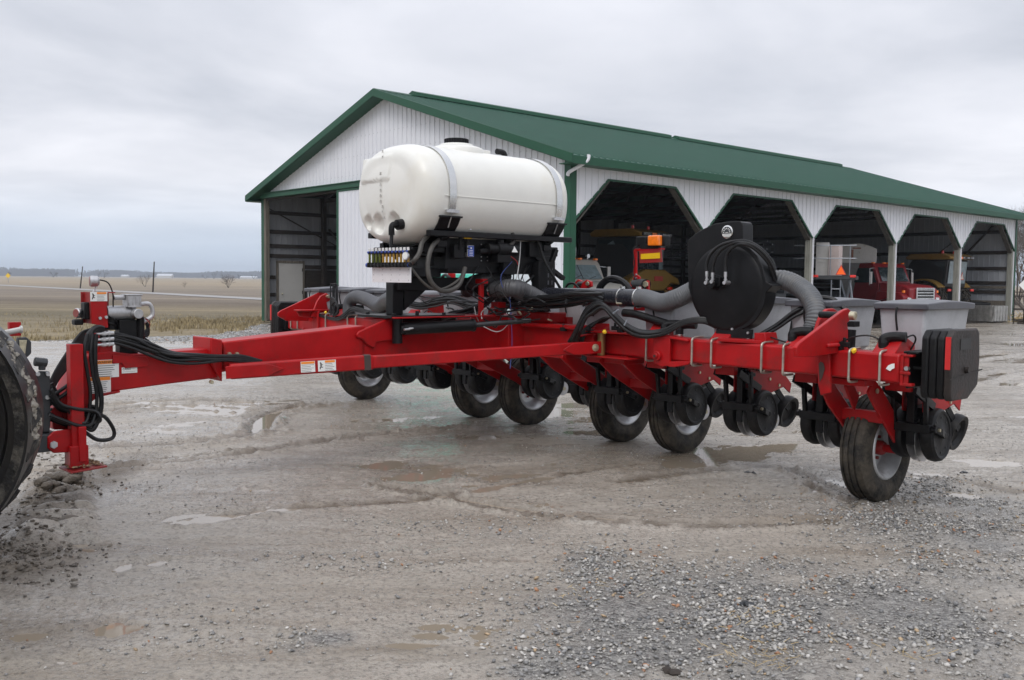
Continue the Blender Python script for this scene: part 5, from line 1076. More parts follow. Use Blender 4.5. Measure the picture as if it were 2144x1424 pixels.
# dark boom sprayer in the second and third bays
t = empty('boom_sprayer', BN.w((-2.6,11.6,0)), BN.a); tag(t, 'dark boom sprayer with folded booms and looped hand rails in the second bay', 'sprayer')
b = MB(); b.cyl((-1.6,-.9,1.9),(1.1,-.9,1.9),.62,24); b.build('spray_tank', mat('dark_grey_tank', (.08,.085,.09), .45), t)
b = MB(); b.box((-.5,-1.55,1.75),(.6,-1.53,1.95)); b.build('red_stripe', 'smvr', t)
b = MB(); b.box((-2,-1.3,1.0),(1.6,-.5,1.25)); b.box((-2.,-.6,1.25),(1.6,.5,1.35)); b.build('frame', 'dgrey', t)
b = MB()
for z in (2.5,2.7,2.95): b.beam((-2.6,-1.5,z),(1.5,-1.5,z),.06,.06); b.beam((-2.6,-1.2,z-.1),(1.5,-1.2,z-.1),.06,.06)
for k in range(12): b.beam((-2.5+k*.34,-1.5,2.5),(-2.35+k*.34,-1.5,2.95),.03,.03)
b.box((-1.0,-1.6,2.2),(-.85,-1.5,3.1)); b.build('folded_boom', 'dgrey', t)
for x in (.55,1.1):
    b = MB(); b.tube([(x,-1.6,1.2),(x,-1.6,1.75),(x+.08,-1.6,1.92),(x+.22,-1.6,1.92),(x+.3,-1.6,1.78),(x+.3,-1.6,1.2)], .02, 8); b.build('hand_rail', 'galv', t)
for s in (-1.1,.9): simple_wheel(t, (-.9,s*1.0,.75), .75, .35, 'wheel', 'rim', lugs=True)
# platform trailer with boxes, rails, triangle and lamps
t = empty('platform_trailer', BN.w((.12,12.0,0)), radians(-21)); tag(t, 'dark platform trailer with grey rails, orange triangle and two red lamps behind the bay post', 'trailer')
b = MB(); b.box((-.62,-.1,1.74),(.78,2.5,1.86)); b.build('deck', 'dgrey', t)
for x in (-.5,.66): b = MB(); b.box((x-.09,-.14,1.80),(x+.09,-.101,1.88)); b.build('tail_lamp', 'redlens', t, bevel=.01)
b = MB()
for x in (-.62,-.05,.55): b.cyl((x,-.08,1.86),(x,-.08,2.86),.018,8)
for z in (2.84,2.42): b.cyl((-1.2,-.08,z),(.75,-.08,z),.018,8)
b.build('guard_rail', 'galv', t)
b = MB(); b.prism([(.12,-.13,1.88),(.46,-.13,1.88),(.29,-.13,2.22)], (0,-.01,0)); g = b.build('warning_triangle', 'smvr', t, smooth=0); b = MB(); b.prism([(.16,-.141,1.90),(.42,-.141,1.90),(.29,-.141,2.17)], (0,-.006,0)); b.build('triangle_centre', 'smv', g, smooth=0)
b = MB()
for x in (.0,.28): b.cyl((x,-.05,.1),(x,-.05,1.72),.02,8)
for k in range(5): b.cyl((0,-.05,.3+k*.28),(.28,-.05,.3+k*.28),.016,8)
b.beam((.8,.3,0.05),(.55,0,1.74),.06,.06); b.beam((.3,.5,0.05),(.6,0,1.74),.06,.06); b.build('ladder', 'galv', t)
for s in (0.2,2.2): simple_wheel(t, (-.2,s,.4), .4, .22)
o = MB().box((-.17,-.17,0),(.17,.17,1.0)).build('carton', 'pink', None, bevel=.01, loc=BN.w((-.0,12.42,1.862)), rot=(0,0,radians(-38))); tag(o, 'tall pale pink carton standing on the trailer deck behind the rail', 'box')
b = MB(); b.box((-.2,-.3,0),(.2,.3,1.1)); b.box((-.2,-.31,.42),(.2,-.301,.46)); o = b.build('container', 'whitep', None, bevel=.03, loc=BN.w((-.55,12.55,1.862)), rot=(0,0,radians(-21))); tag(o, 'white plastic container on the trailer deck close to the bay post', 'tank')
# white grain wagon behind the red truck
t = empty('grain_wagon', V((13.62,38.0,0)), radians(-100)); tag(t, 'dirty white grain wagon with arched end panel and grey hopper behind the red truck cab', 'wagon')
w = .76; top = [(w*(-1+2*k/10), 2.98+.22*sin(pi*k/10)) for k in range(11)]
b = MB(); b.prism([(0,-w,2.42)]+[(0,y,z) for y,z in top]+[(0,w,2.42)], (-2.4,0,0)) ; b.build('upper_box', 'whitep', t, bevel=.02)
b = MB(); b.prism([(-.02,-w*.98,2.419),(-.02,w*.98,2.419),(-.2,w*.45,1.2),(-.2,-w*.45,1.2)], (-2.3,0,0)); b.build('hopper_bottom', mat('grey_hopper_steel', (.16,.16,.16), .5), t)
b = MB(); b.beam((-.1,-w,2.4),(-.1,-.35,1.0),.07,.07); b.beam((-.1,w,2.4),(-.1,.35,1.0),.07,.07); b.box((-2.4,-.5,.8),(-.1,.5,1.0)); b.build('wagon_frame', 'galv', t)
for s in (-1,1): simple_wheel(t, (-.6,s*.8,.45), .45, .28); simple_wheel(t, (-2.0,s*.8,.45), .45, .28)
b = MB(); b.box((0.001,-.16,2.98),(.012,.16,3.03)); b.box((.001,-.2,2.55),(.01,-.12,2.95)); b.build('faded_badge', mat('rusty_badge', (.28,.12,.08), .7), t)
# pale lid crates near the tracked tractor (white box + corrugated bits)
b = MB(); b.box((-.35,-.35,0),(.35,.35,1.35)); o = b.build('storage_box', 'lab', None, bevel=.02, loc=BN.w((-1.0,7.1,0)), rot=(0,0,BN.a)); tag(o, 'plain white box standing behind the hoppers below the tracked tractor', 'box')
b = MB(); b.box((0,-.02,0),(.04,3.2,1.22))
for k in range(16): b.box((.04,k*.2,0),(.055,k*.2+.02,1.22))
o = b.build('corrugated_panel', 'wallin', None, smooth=0, loc=BN.w((-1.6,6.2,0)), rot=(0,0,BN.a)); tag(o, 'low grey corrugated panel leaning in the first bay behind the hoppers', 'panel')
# wooden crate and hose ring in the last bay
b = MB(); b.box((-.55,-.45,.05),(.55,.45,.72))
for k in range(5): b.box((.55,-.45+k*.184,.04),(.575,-.30+k*.184,.74)); b.box((-.55+k*.224,-.475,.05),(-.36+k*.224,-.45,.72))
o = b.build('wooden_crate', mat('grey_weathered_crate', (.20,.195,.185), .85, var=.25, scale=6), None, loc=V((20.45,41.2,0)), rot=(0,0,BN.a-radians(15)), bevel=.004); tag(o, 'grey weathered wooden crate on the ground in the last open bay', 'crate')
b = MB(); b.prism([(.58,-.42,.06),(.58,.40,.06),(.64,.44,.72),(.64,-.30,.72)], (.05,0,0)); 
for k in range(5): b.box((.64,-.4+k*.18,.08),(.70,-.30+k*.18,.70))
o = b.build('slatted_board', mat('pale_slatted_board', (.36,.36,.35), .8, var=.2), None, loc=V((20.45,41.2,0)), rot=(0,0,BN.a-radians(15))); tag(o, 'pale slatted board leaning against the grey crate', 'board')
b = MB()
for k in range(3): b.tube([(cos(a)*.5, sin(a)*.42, .76+.02*k+.05*max(0,sin(a))) for a in [2*pi*j/20 for j in range(21)]], .03, 8, sub=2)
o = b.build('hose_coil', 'rubber', None, loc=V((20.2,41.5,0))); tag(o, 'black hose coiled on top of the grey crate', 'hose')
# wire gate panel with bench rail at the end of the barn, pallet and straw, diamond sign
t = empty('wire_gate_panel', V((21.0,40.0,0)), radians(-8)); tag(t, 'rusty wire gate panel with a plank rail beyond the end of the barn', 'gate')
b = MB(); L_ = 2.6
for z in (.1,1.15,1.4*.0+1.32): b.cyl((0,0,z),(L_,0,z),.018,8)
for k in range(14): b.cyl((k*L_/13,0,.75),(k*L_/13,0,1.32),.01,6)
b.cyl((0,0,0),(0,0,1.4),.022,8); b.cyl((L_,0,0),(L_,0,1.4),.022,8); b.build('wire_frame', 'woodd', t)
b = MB(); b.box((.0,-.3,.58),(L_,.1,.64)); b.box((.35,-.2,0),(.5,-.05,.6)); b.box((1.9,-.2,0),(2.05,-.05,.6)); b.box((.0,-.5,.0),(L_,-.4,.06)); b.build('plank_bench', 'woodd', t)
b = MB(); b.box((0,0,0),(1.6,1.0,.12)); 
for k in range(7): b.box((k*.24,-.02,.12),(k*.24+.14,1.02,.15))
o = b.build('wood_pallet', 'wood', None, loc=V((21.9,40.9,0)), rot=(0,0,.2)); tag(o, 'low wooden pallet with straw beside the barn end', 'pallet')
b = MB()
for k in range(500): p_ = V((random.gauss(22.8,.8), random.gauss(41.6,.5), random.uniform(0,.35))); d = V([random.uniform(-1,1) for _ in range(3)])*.2; b.tube([p_, p_+d], .012, 3, straight=True)
o = b.build('straw_heap', 'straw', None, smooth=0); tag(o, 'loose heap of dry straw by the pallet', 'straw', kind='stuff')
pd = WD.loc(2144,597,y=30); t = empty('diamond_sign', (pd.x+.18, 30, 0)); tag(t, 'white diamond shaped sign board on a thin post at the right edge', 'sign')
b = MB(); z = pd.z; b.prism([(-.34,0,z),(0,0,z+.34),(.34,0,z),(0,0,z-.34)], (0,.01,0)); b.build('sign_board', 'lab', t, smooth=0); b = MB(); b.cyl((0,.04,0),(0,.04,z+.3),.03,8); b.build('post', 'galv', t)
# teal low tank in front of the gable
b = MB(); a, d = RB(870,640,y=-1.2), RB(1035,574,y=-1.2)
b.box((a.x,-1.5,0),(d.x,-1.2,d.z)); 
for k in range(5): x = a.x+(d.x-a.x)*k/4; b.box((x-.04,-1.56,0),(x+.04,-1.501,d.z))
o = b.build('teal_panel', 'teal', None, bevel=.02, loc=BN.o, rot=(0,0,BN.a)); tag(o, 'pale teal plastic board standing in front of the white gable behind the planter', 'board')
# ================================================================== LEFT TRACTOR (only its rear track and hitch are in view)
TC_ = V((-3.41, 5.22, .77)); th = radians(194)    # heading left-away
T = empty('tracked_tractor', (TC_.x, TC_.y, 0), th); tag(T, 'muddy black rubber tracked tractor at the left edge, coupled to the red tongue', 'tractor')
b = MB(); rr = .738; loop = []
for k in range(30): a = pi/2+pi*k/29; loop.append((cos(a)*rr, .78+sin(a)*rr))
for k in range(16): a = -pi/2+pi*k/15; loop.append((2.6+cos(a)*.5, .505+sin(a)*.5))
n = len(loop)
def ring(s): return [(1.3+(x-1.3)*s if False else x, z) for x, z in loop]
cen = []
inn = []
for k, (x, z) in enumerate(loop):
    cx_, cz_ = (0, .78) if k < 30 else (2.6, .505); d = V((x-cx_, z-cz_)); d.normalize(); inn.append((x-d.x*.055, z-d.y*.055))
ya, yb2 = -.02, .28
vs = [(x,ya,z) for x,z in loop]+[(x,ya,z) for x,z in inn]+[(x,yb2,z) for x,z in loop]+[(x,yb2,z) for x,z in inn]; fs = []
for k in range(n): j = (k+1) % n; fs += [(k,j,n+j,n+k),(2*n+k,3*n+k,3*n+j,2*n+j),(k,2*n+k,2*n+j,j),(n+k,n+j,3*n+j,3*n+k)]
b.add(vs, fs)
for k in range(0, n, 2):
    x, z = loop[k]; cx_, cz_ = (0, .78) if k < 30 else (2.6, .505); d = V((x-cx_, 0, z-cz_)).normalized()
    b.beam(V((x,0,z))+d*.004, V((x,.25,z))+d*.0+V((-d.z,0,d.x))*.05, .055, .03, up=d)
tb = b.build('track_belt', mat('mud_coated_belt', (.016,.015,.014), .8, dirt=(.27,.245,.20), dscale=4, damt=.42, bump=1, bscale=20), T, smooth=50)
b = MB(); random.seed(5)
for k in range(150):
    a = pi*(.45+.6*k/150)+pi*.0; 
    d = V((cos(a),0,sin(a))); p_ = V((0,random.uniform(-.0,.22),.78))+d*(rr+.0+random.uniform(-.005,.008)); b.ico(p_, random.uniform(.01,.024), .45, (1,1.6,1))
b.build('caked_mud', 'mudm', tb, smooth=0)
# wheel seen face on
for s in (-1,):
    b = MB(); b.lathe([(-h_, r__) for h_, r__ in [(-.26,.0),(-.26,.12),(-.2,.16),(-.08,.3),(-.06,.5),(-.10,.56),(-.12,.60),(-.19,.63),(-.2,.66),(-.285,.74),(-.29,.752),(-.22,.755),(.25,.715),(.25,0)]], (0,0,.78), (0,1,0), 72); b.build('drive_wheel', mat('black_wheel_paint', (.010,.010,.011), .35, var=.3, dirt=(.03,.029,.027), dscale=5, damt=.3), T, smooth=30)
b = MB()
for k in range(40): a = 2*pi*k/40; b.beam((cos(a)*.69,-.275,.78+sin(a)*.69),(cos(a)*.72,-.275,.78+sin(a)*.72),.03,.012,up=(0,1,0))
b = MB(); b.box((.3,.5,.7),(3.4,1.9,1.5)); b.build('tractor_body', 'yel', T, bevel=.1)
b = MB(); b.prism([(-.5,.95,1.4),(-.6,.95,2.9),(1.2,.95,2.9),(1.5,.95,1.4)], (0,1.5,0)); b.build('cab', 'ink', T, bevel=.08)
T2 = T
# drawbar and hitch hardware drawn in planter coordinates but parented to the tractor
Mi = (Matrix.Translation((TC_.x, TC_.y, 0)) @ Matrix.Rotation(th, 4, 'Z')).inverted()
def topl(b): b.v = [tuple(Mi @ PL.w(v)) for v in b.v]; return b
Xp = lambda px, py, x: R(px, py, x=x)
b = MB(); b.prism([Xp(*p, x=.16) for p in ((76,785),(84,777),(104,778),(106,800),(106,888),(104,905),(90,905),(84,870),(88,845),(80,838),(72,820))], (-.03,0,0)); topl(b).build('hitch_plate', 'dgrey', T, bevel=.005)
b = MB()
for p in ((78,783),(99,783),(98,832)): q_ = Xp(*p, x=.165); b.cyl(q_, q_+V((.02,0,0)), .014, 8)
topl(b).build('hitch_bolts', 'steel', T)
b = MB(); b.prism([Xp(*p, x=.12) for p in ((84,880),(106,860),(104,906),(85,930),(75,950),(60,950))], (-.04,0,0)); b.box(Xp(20,955,.2), Xp(106,900,.0)); topl(b).build('drawbar', 'dgrey', T, bevel=.006)
b = MB(); b.prism([Xp(*p, x=.2) for p in ((38,708),(56,706),(66,716),(66,740),(58,748),(38,746))], (-.05,0,0)); b.cyl(Xp(72,757,.18), Xp(98,760,.18), .03, 12); b.cyl(Xp(88,750,.18), Xp(88,775,.18), .022, 10); topl(b).build('quick_hitch', 'dgrey', T, bevel=.006)
b = MB(); b.prism([Xp(*p, x=.205) for p in ((40,712),(56,712),(52,745),(42,745))], (.006,0,0)); topl(b).build('zinc_plate', 'zinc', T, bevel=.002)
b = MB(); b.cyl(Xp(10,697,.2), Xp(44,690,.2), .018, 12); b.cyl(Xp(42,690,.2), Xp(46,690,.2), .025, 12); topl(b).build('pin_lever', 'whitep', T)
b = MB(); b.box(Xp(20,704,.1), Xp(40,674,.06)); topl(b).build('red_block', 'red', T)
for k in range(3):
    b = MB(); b.tube([Xp(10,720+k*9,.1), Xp(40,745+k*8,.12), Xp(66,775+k*5,.12), Xp(84,800+k*12,.1)], .014, 8); topl(b).build('tractor_hose', 'hose', T)

# ================================================================== GROUND
def vnoise(x, y, seed=0):
    xi = np.floor(x).astype(np.int64); yi = np.floor(y).astype(np.int64); xf = x-xi; yf = y-yi
    u = xf*xf*(3-2*xf); v = yf*yf*(3-2*yf)
    def h(a, b):
        n = (a*374761393+b*668265263+seed*974634777) & 0xffffffff; n = (n ^ (n >> 13))*1274126177 & 0xffffffff; return ((n ^ (n >> 16)) & 0xffff)/65535.
    return (h(xi,yi)*(1-u)+h(xi+1,yi)*u)*(1-v)+(h(xi,yi+1)*(1-u)+h(xi+1,yi+1)*u)*v
def fbm(x, y, o=4, seed=0):
    s = np.zeros_like(x); a = .5
    for k in range(o): s += a*vnoise(x*2**k+k*17.3, y*2**k-k*9.1, seed+k); a *= .5
    return s/(1-.5**o)
G = lambda px, py: WD.loc(px, py, z=0)
# yard edge: x as a function of y (left boundary)
EY = np.array([-40, 2, 14, 23.2, 26.2, 29.6, 36, 64]); EX = np.array([-60, -60, -30, -11.6, -8.9, -7.9, -9.2, 22.4])
def inside(x, y):
    w = fbm(x*.5, y*.5, 3, 5)*1.6-.8
    return (x > np.interp(y, EY, EX)+w) & (y < 60+w*3)
ruts = []
def rut(pts, w, d, lug=0):
    P_ = [G(*p) for p in pts]; q = []; E = [P_[0]*2-P_[1]]+P_+[P_[-1]*2-P_[-2]]
    for i in range(1, len(E)-2):
        for k in range(10):
            t = k/10; A, B_2, C_, D = E[i-1], E[i], E[i+1], E[i+2]; q.append(.5*((2*B_2)+(C_-A)*t+(2*A-5*B_2+4*C_-D)*t*t+(3*B_2-A-3*C_+D)*t*t*t))
    ruts.append((np.array([(p.x, p.y) for p in q]), w, d, lug))
rut([(790,1020),(900,1035),(1010,1055),(1130,1073),(1280,1088),(1440,1098),(1600,1100),(1780,1092)], .05, .010)
rut([(800,1028),(905,1043),(1020,1064),(1140,1082),(1290,1097),(1450,1106),(1600,1107),(1780,1100)], .03, .008)
rut([(240,985),(400,967),(540,948),(700,925),(860,905),(1000,893)], .06, .010); rut([(230,940),(400,930),(520,912),(560,880),(600,860),(700,842)], .10, .012)
rut([(250,975),(420,955),(600,935),(760,915)], .035, .008); rut([(560,905),(545,885),(560,865),(640,850)], .12, .010)
rut([(380,1095),(520,1075),(700,1060),(900,1045),(1150,1000),(1400,965)], .06, .006); rut([(200,865),(350,850),(550,862)], .1, .010); rut([(200,850),(400,838),(560,846)], .09, .010)
rut([(1950,760),(2144,735)], .2, .012); rut([(1900,830),(2144,770)], .15, .010); rut([(1700,1020),(1780,1055),(1790,1060)], .06, .008); rut([(1650,985),(1730,1020),(1790,1045)], .05, .008)
rut([(1300,1010),(1500,985),(1700,980),(2000,1010),(2144,1040)], .08, .006)
dips = []   # puddles: (px, py, half length in px, half height in px, depth)
for d in ((400,856,120,7,.03),(300,846,70,5,.026),(500,846,60,5,.026),(470,866,70,4,.022),(150,1128,38,9,.030),(150,1150,46,8,.030),(560,1025,42,7,.026),(575,1066,38,6,.022),(430,1086,70,8,.024),
          (800,972,44,9,.028),(915,985,55,12,.026),(1080,1000,70,9,.022),(1010,1020,60,7,.02),(1590,940,60,8,.026),(1550,955,60,8,.026),(1480,942,40,5,.02),(2018,1036,42,9,.032),(2060,967,60,6,.026),(1950,994,40,6,.026),(1660,932,50,5,.022),(1440,975,50,5,.022),
          (240,1315,48,14,.026),(60,1330,50,12,.02),(140,1378,30,9,.018),(860,1350,40,6,.02),(900,1330,30,5,.02),(920,1310,30,4,.018),(260,1185,16,9,.026),(330,1176,14,6,.026),(1140,860,60,7,.02),(1220,848,60,5,.024),(1000,915,60,5,.016),(780,880,50,5,.02),(70,930,40,8,.02),
          (1755,1012,24,9,.026),(1765,1062,22,6,.030),(1700,1030,30,3,.026),(2040,740,70,6,.02),(2120,720,40,6,.022),(1950,850,70,5,.02),(2100,800,60,6,.02),(620,905,40,4,.016),(340,905,60,6,.014),(380,925,70,5,.016),(100,1000,50,8,.02),(1240,905,60,5,.016),(850,1000,60,6,.02),(1900,715,60,5,.022),(1600,720,200,8,.01),(300,790,80,5,.02)):
    c = G(d[0], d[1]); e = G(d[0]+d[2], d[1]); f = G(d[0], d[1]+d[3]); dips.append((c.x, c.y, (e-c).length, max(.03,(f-c).length), atan2(e.y-c.y, e.x-c.x), d[4]))
def height(x, y, detail=True):
    z = (fbm(x*.35, y*.35, 3, 1)-.5)*.030+(fbm(x*1.3+3, y*1.3, 3, 2)-.5)*.020+.004
    # long soft streaks running with the traffic
    c, s = cos(radians(18)), sin(radians(18)); u = x*c+y*s; v = -x*s+y*c
    z += (fbm(u*.25, v*2.4, 3, 8)-.5)*.022
    if detail: z += (fbm(x*9, y*9, 3, 3)-.5)*.013+(fbm(x*30, y*30, 2, 4)-.5)*.008
    z += np.clip(fbm(u*3, v*16, 3, 14)-.56, 0, 1)*.035
    for (px, py, hw, hh, am) in ((430,930,420,130,.0055),(1300,890,420,60,.005),(1650,950,250,50,.004),(2000,780,250,80,.007),(950,990,260,40,.005),(500,1090,300,40,.003),(1750,1040,120,40,.005)):
        c_ = G(px, py); e = G(px+hw, py); f = G(px, py-hh); z -= am*np.exp(-1.2*(((x-c_.x)/(e-c_).length)**2+((y-c_.y)/(f-c_).length)**2))
    wob = (fbm(x*4, y*4, 2, 9)-.5)*1.2+(fbm(x*13, y*13, 3, 19)-.5)*1.1
    for cx_, cy_, a, b_, an, dep in dips:
        m = (np.abs(x-cx_) < a*2+.6) & (np.abs(y-cy_) < a*2+b_*2+.6)
        if not m.any(): continue
        X_, Y_ = x[m]-cx_, y[m]-cy_; U = (X_*cos(an)+Y_*sin(an))/a; W_ = (-X_*sin(an)+Y_*cos(an))/b_; r2 = np.sqrt(U*U+W_*W_)+wob[m]
        z[m] -= dep*.88*np.clip(1.6-r2, 0, 1)
    for pts, w, d, lug in ruts:
        x0_, y0_ = pts.min(0)-.5; x1_, y1_ = pts.max(0)+.5; m = (x > x0_) & (x < x1_) & (y > y0_) & (y < y1_)
        if not m.any(): continue
        X_, Y_ = x[m], y[m]; dm = np.full(X_.shape, 9.)
        for p, q_ in zip(pts[:-1:2], pts[2::2]):
            e = q_-p; L2 = (e**2).sum(); t = np.clip(((X_-p[0])*e[0]+(Y_-p[1])*e[1])/L2, 0, 1); dm = np.minimum(dm, np.hypot(X_-p[0]-t*e[0], Y_-p[1]-t*e[1]))
        k = dm/w; n_ = .5+fbm(X_*7, Y_*7, 2, 12)
        n_ *= .3+1.5*fbm(X_*22, Y_*22, 2, 13); z[m] += 2.0*n_*(-d*np.exp(-k*k*1.4)+d*1.2*np.exp(-((k-1.7)**2)*3))
    # churned mud with track-lug prints at the left
    for (px, py, hw, hh) in ((120,1040,70,75),):
        c_ = G(px, py); e = G(px+hw, py); f = G(px, py-hh); A = (e-c_).length; Bq = (f-c_).length
        dir_ = (f-c_).normalized(); U = (x-c_.x)*dir_.x+(y-c_.y)*dir_.y; W_ = (x-c_.x)*dir_.y-(y-c_.y)*dir_.x
        env = np.clip(1.3-np.maximum(np.abs(U)/Bq, np.abs(W_)/A)**3*1.1, 0, 1)
        z += env*(.02+.055*np.clip(np.sin(U*2*pi/.27+W_*1.2+fbm(x*3,y*3,2,6)*2.0), -.3, 1)*(.5+fbm(x*6,y*6,2,7)))
    for (px, py, hw, hh, am) in ((60,1185,110,60,.05),(40,1130,60,40,.035),(170,985,30,30,.02),(120,960,60,14,.02),(0,1160,60,30,.05)):
        c_ = G(px, py); e = G(px+hw, py); f = G(px, py-hh); A = (e-c_).length; Bq = (f-c_).length
        r2 = ((x-c_.x)/A)**2+((y-c_.y)/Bq)**2; z += np.exp(-r2*1.2)*am*(fbm(x*8,y*8,3,21)*1.5-.25)
    return z
def gravel_density(x, y):
    d = np.zeros_like(x)
    for (px, py, hw, hh, am) in ((1500,1300,330,85,1.0),(1250,1385,200,40,.7),(1900,1290,200,80,.8),(1960,1110,220,50,.55),(2050,1060,130,40,.5),(2000,1190,180,40,.4),(1250,1180,70,26,.55),(1220,1215,60,25,.6),(680,1335,70,16,.6),(1130,1405,80,20,.8),(1100,1100,240,22,.12),(1650,1190,150,18,.4),(1500,1060,300,22,.12),(1060,1120,70,14,.3),(620,1355,50,16,.35),(430,1320,120,40,.1),(800,1180,200,20,.12),(2100,1380,60,60,.25)):
        c_ = G(px, py); e = G(px+hw, py); f = G(px, py-hh); A = (e-c_).length; Bq = (f-c_).length*1.15
        r2 = ((x-c_.x)/A)**2+((y-c_.y)/Bq)**2; d = np.maximum(d, am*np.exp(-r2*1.0))
    return d
def np_mesh(name, co, quads, m, smooth=True):
    me = bpy.data.meshes.new(name); me.vertices.add(len(co)); me.vertices.foreach_set("co", co.astype(np.float32).ravel())
    k = quads.shape[1]; me.loops.add(quads.size); me.loops.foreach_set("vertex_index", quads.astype(np.int32).ravel())
    me.polygons.add(len(quads)); me.polygons.foreach_set("loop_start", np.arange(0, quads.size, k, dtype=np.int32)); me.polygons.foreach_set("loop_total", np.full(len(quads), k, np.int32))
    me.update(calc_edges=True)
    if smooth: me.polygons.foreach_set("use_smooth", np.ones(len(quads), bool))
    me.materials.append(m); o = bpy.data.objects.new(name, me); COL.objects.link(o); return o
NR, NA = 1050, 800
r_ = 1.2*(78/1.2)**(np.linspace(0, 1, NR)**.92); a_ = np.radians(np.concatenate([np.linspace(-88,-34,50,False), np.linspace(-34,34,NA-100,False), np.linspace(34,88,50)]))
rr_, aa_ = np.meshgrid(r_, a_, indexing='ij'); x = rr_*np.sin(aa_); y = rr_*np.cos(aa_)-.4
z = height(x.ravel(), y.ravel()).reshape(x.shape)
fade = np.clip((rr_-40)/25, 0, 1); z = z*(1-fade)+fade*.002
idx = np.arange(NR*NA).reshape(NR, NA); qd = np.stack([idx[:-1,:-1], idx[1:,:-1], idx[1:,1:], idx[:-1,1:]], -1).reshape(-1, 4)
ins = inside(x, y); keep = (ins[:-1,:-1] & ins[1:,1:] & ins[1:,:-1] & ins[:-1,1:]).reshape(-1)
co = np.stack([x, y, z], -1).reshape(-1, 3)
# ---- yard material
def yard_material():
    m = bpy.data.materials.new('wet_limestone_yard'); m.use_nodes = True; nt = m.node_tree; N, Lk = nt.nodes, nt.links; b = N["Principled BSDF"]
    tc = N.new("ShaderNodeTexCoord"); geo = tc.outputs["Object"]
    def noise(sc, det=6, ro=.6, st=None, rot=0):
        v = geo
        if st: mp = N.new("ShaderNodeMapping"); mp.inputs["Scale"].default_value = st; mp.inputs["Rotation"].default_value = (0,0,rot); Lk.new(geo, mp.inputs[0]); v = mp.outputs[0]
        n = N.new("ShaderNodeTexNoise"); n.inputs["Scale"].default_value = sc; n.inputs["Detail"].default_value = det; n.inputs["Roughness"].default_value = ro; Lk.new(v, n.inputs["Vector"]); return n.outputs[0]
    def ramp(i, a, c, ca=(0,0,0), cb=(1,1,1)):
        r = N.new("ShaderNodeValToRGB"); r.color_ramp.elements[0].position = a; r.color_ramp.elements[1].position = c; r.color_ramp.elements[0].color = (*ca,1); r.color_ramp.elements[1].color = (*cb,1); Lk.new(i, r.inputs[0]); return r.outputs[0]
    def mix(f, a, c, bt='MIX'):
        x_ = N.new("ShaderNodeMix"); x_.data_type = 'RGBA'; x_.blend_type = bt
        if isinstance(f, float): x_.inputs[0].default_value = f
        else: Lk.new(f, x_.inputs[0])
        for i, v in ((6, a), (7, c)):
            if isinstance(v, tuple): x_.inputs[i].default_value = (*v, 1)
            else: Lk.new(v, x_.inputs[i])
        return x_.outputs[2]
    base = mix(ramp(noise(.45,5),.35,.68), (.345,.302,.248), (.430,.390,.336))
    base = mix(ramp(noise(1.1,8,.7,(.35,2.2,1),radians(-18)),.5,.66), base, (.26,.215,.165))
    base = mix(ramp(noise(5,8,.75),.53,.72), base, (.235,.20,.16))
    base = mix(ramp(noise(34,5,.75),.49,.66), base, (.15,.132,.11))
    base = mix(ramp(noise(90,3,.7),.58,.70), base, (.40,.38,.355))
    vo = N.new("ShaderNodeTexVoronoi"); vo.inputs["Scale"].default_value = 55; Lk.new(geo, vo.inputs["Vector"])
    ar = N.new("ShaderNodeAttribute"); ar.attribute_name = "gravel"; gmask = ramp(ar.outputs["Fac"], .1, .6)
    sw = N.new("ShaderNodeSeparateColor"); Lk.new(vo.outputs["Color"], sw.inputs[0])
    gcol = mix(sw.outputs[0], (.12,.113,.105), (.34,.325,.30)); base = mix(gmask, base, gcol)
    dm = N.new("ShaderNodeAttribute"); dm.attribute_name = "mud"; base = mix(dm.outputs["Fac"], base, (.125,.098,.070))
    Lk.new(base, b.inputs["Base Color"])
    wet = noise(.8,6,.7,(.4,1.6,1),radians(-18)); r1 = ramp(wet,.40,.56,(.40,.40,.40),(.06,.06,.06)); r2 = ramp(noise(14,5,.7),.35,.7,(.8,.8,.8),(1.25,1.25,1.25))
    rg = mix(1.0, r1, r2, 'MULTIPLY'); Lk.new(rg, b.inputs["Roughness"]); b.inputs["Specular IOR Level"].default_value = .65
    add = N.new("ShaderNodeMath"); add.operation = 'MULTIPLY_ADD'; Lk.new(noise(70,4,.75), add.inputs[0]); add.inputs[1].default_value = .5; Lk.new(noise(18,6,.7), add.inputs[2])
    bp = N.new("ShaderNodeBump"); bp.inputs["Strength"].default_value = .8; bp.inputs["Distance"].default_value = .022; Lk.new(add.outputs[0], bp.inputs["Height"])
    b2 = N.new("ShaderNodeBump"); b2.inputs["Distance"].default_value = .012; Lk.new(gmask, b2.inputs["Strength"]); Lk.new(vo.outputs["Distance"], b2.inputs["Height"]); b2.invert = True; Lk.new(bp.outputs[0], b2.inputs["Normal"])
    Lk.new(b2.outputs[0], b.inputs["Normal"]); return m
used, inv = np.unique(qd[keep], return_inverse=True); cu = co[used]
Y_ = np_mesh('yard', cu, inv.reshape(-1, 4), yard_material()); tag(Y_, kind='structure')
ga = Y_.data.attributes.new('gravel', 'FLOAT', 'POINT'); gd = gravel_density(cu[:,0], cu[:,1])
gn_ = gd*(.35+1.3*fbm(cu[:,0]*3, cu[:,1]*3, 4, 30)); gn_ = np.maximum(gn_, np.where((cu[:,0] < -3-.2*(cu[:,1]-24)) & (cu[:,1] > 23.5) & (cu[:,1] < 33), .8*fbm(cu[:,0]*2,cu[:,1]*2,3,31)*1.5, 0)); ga.data.foreach_set('value', gn_.astype(np.float32))
mu = Y_.data.attributes.new('mud', 'FLOAT', 'POINT'); mv = np.zeros(len(cu))
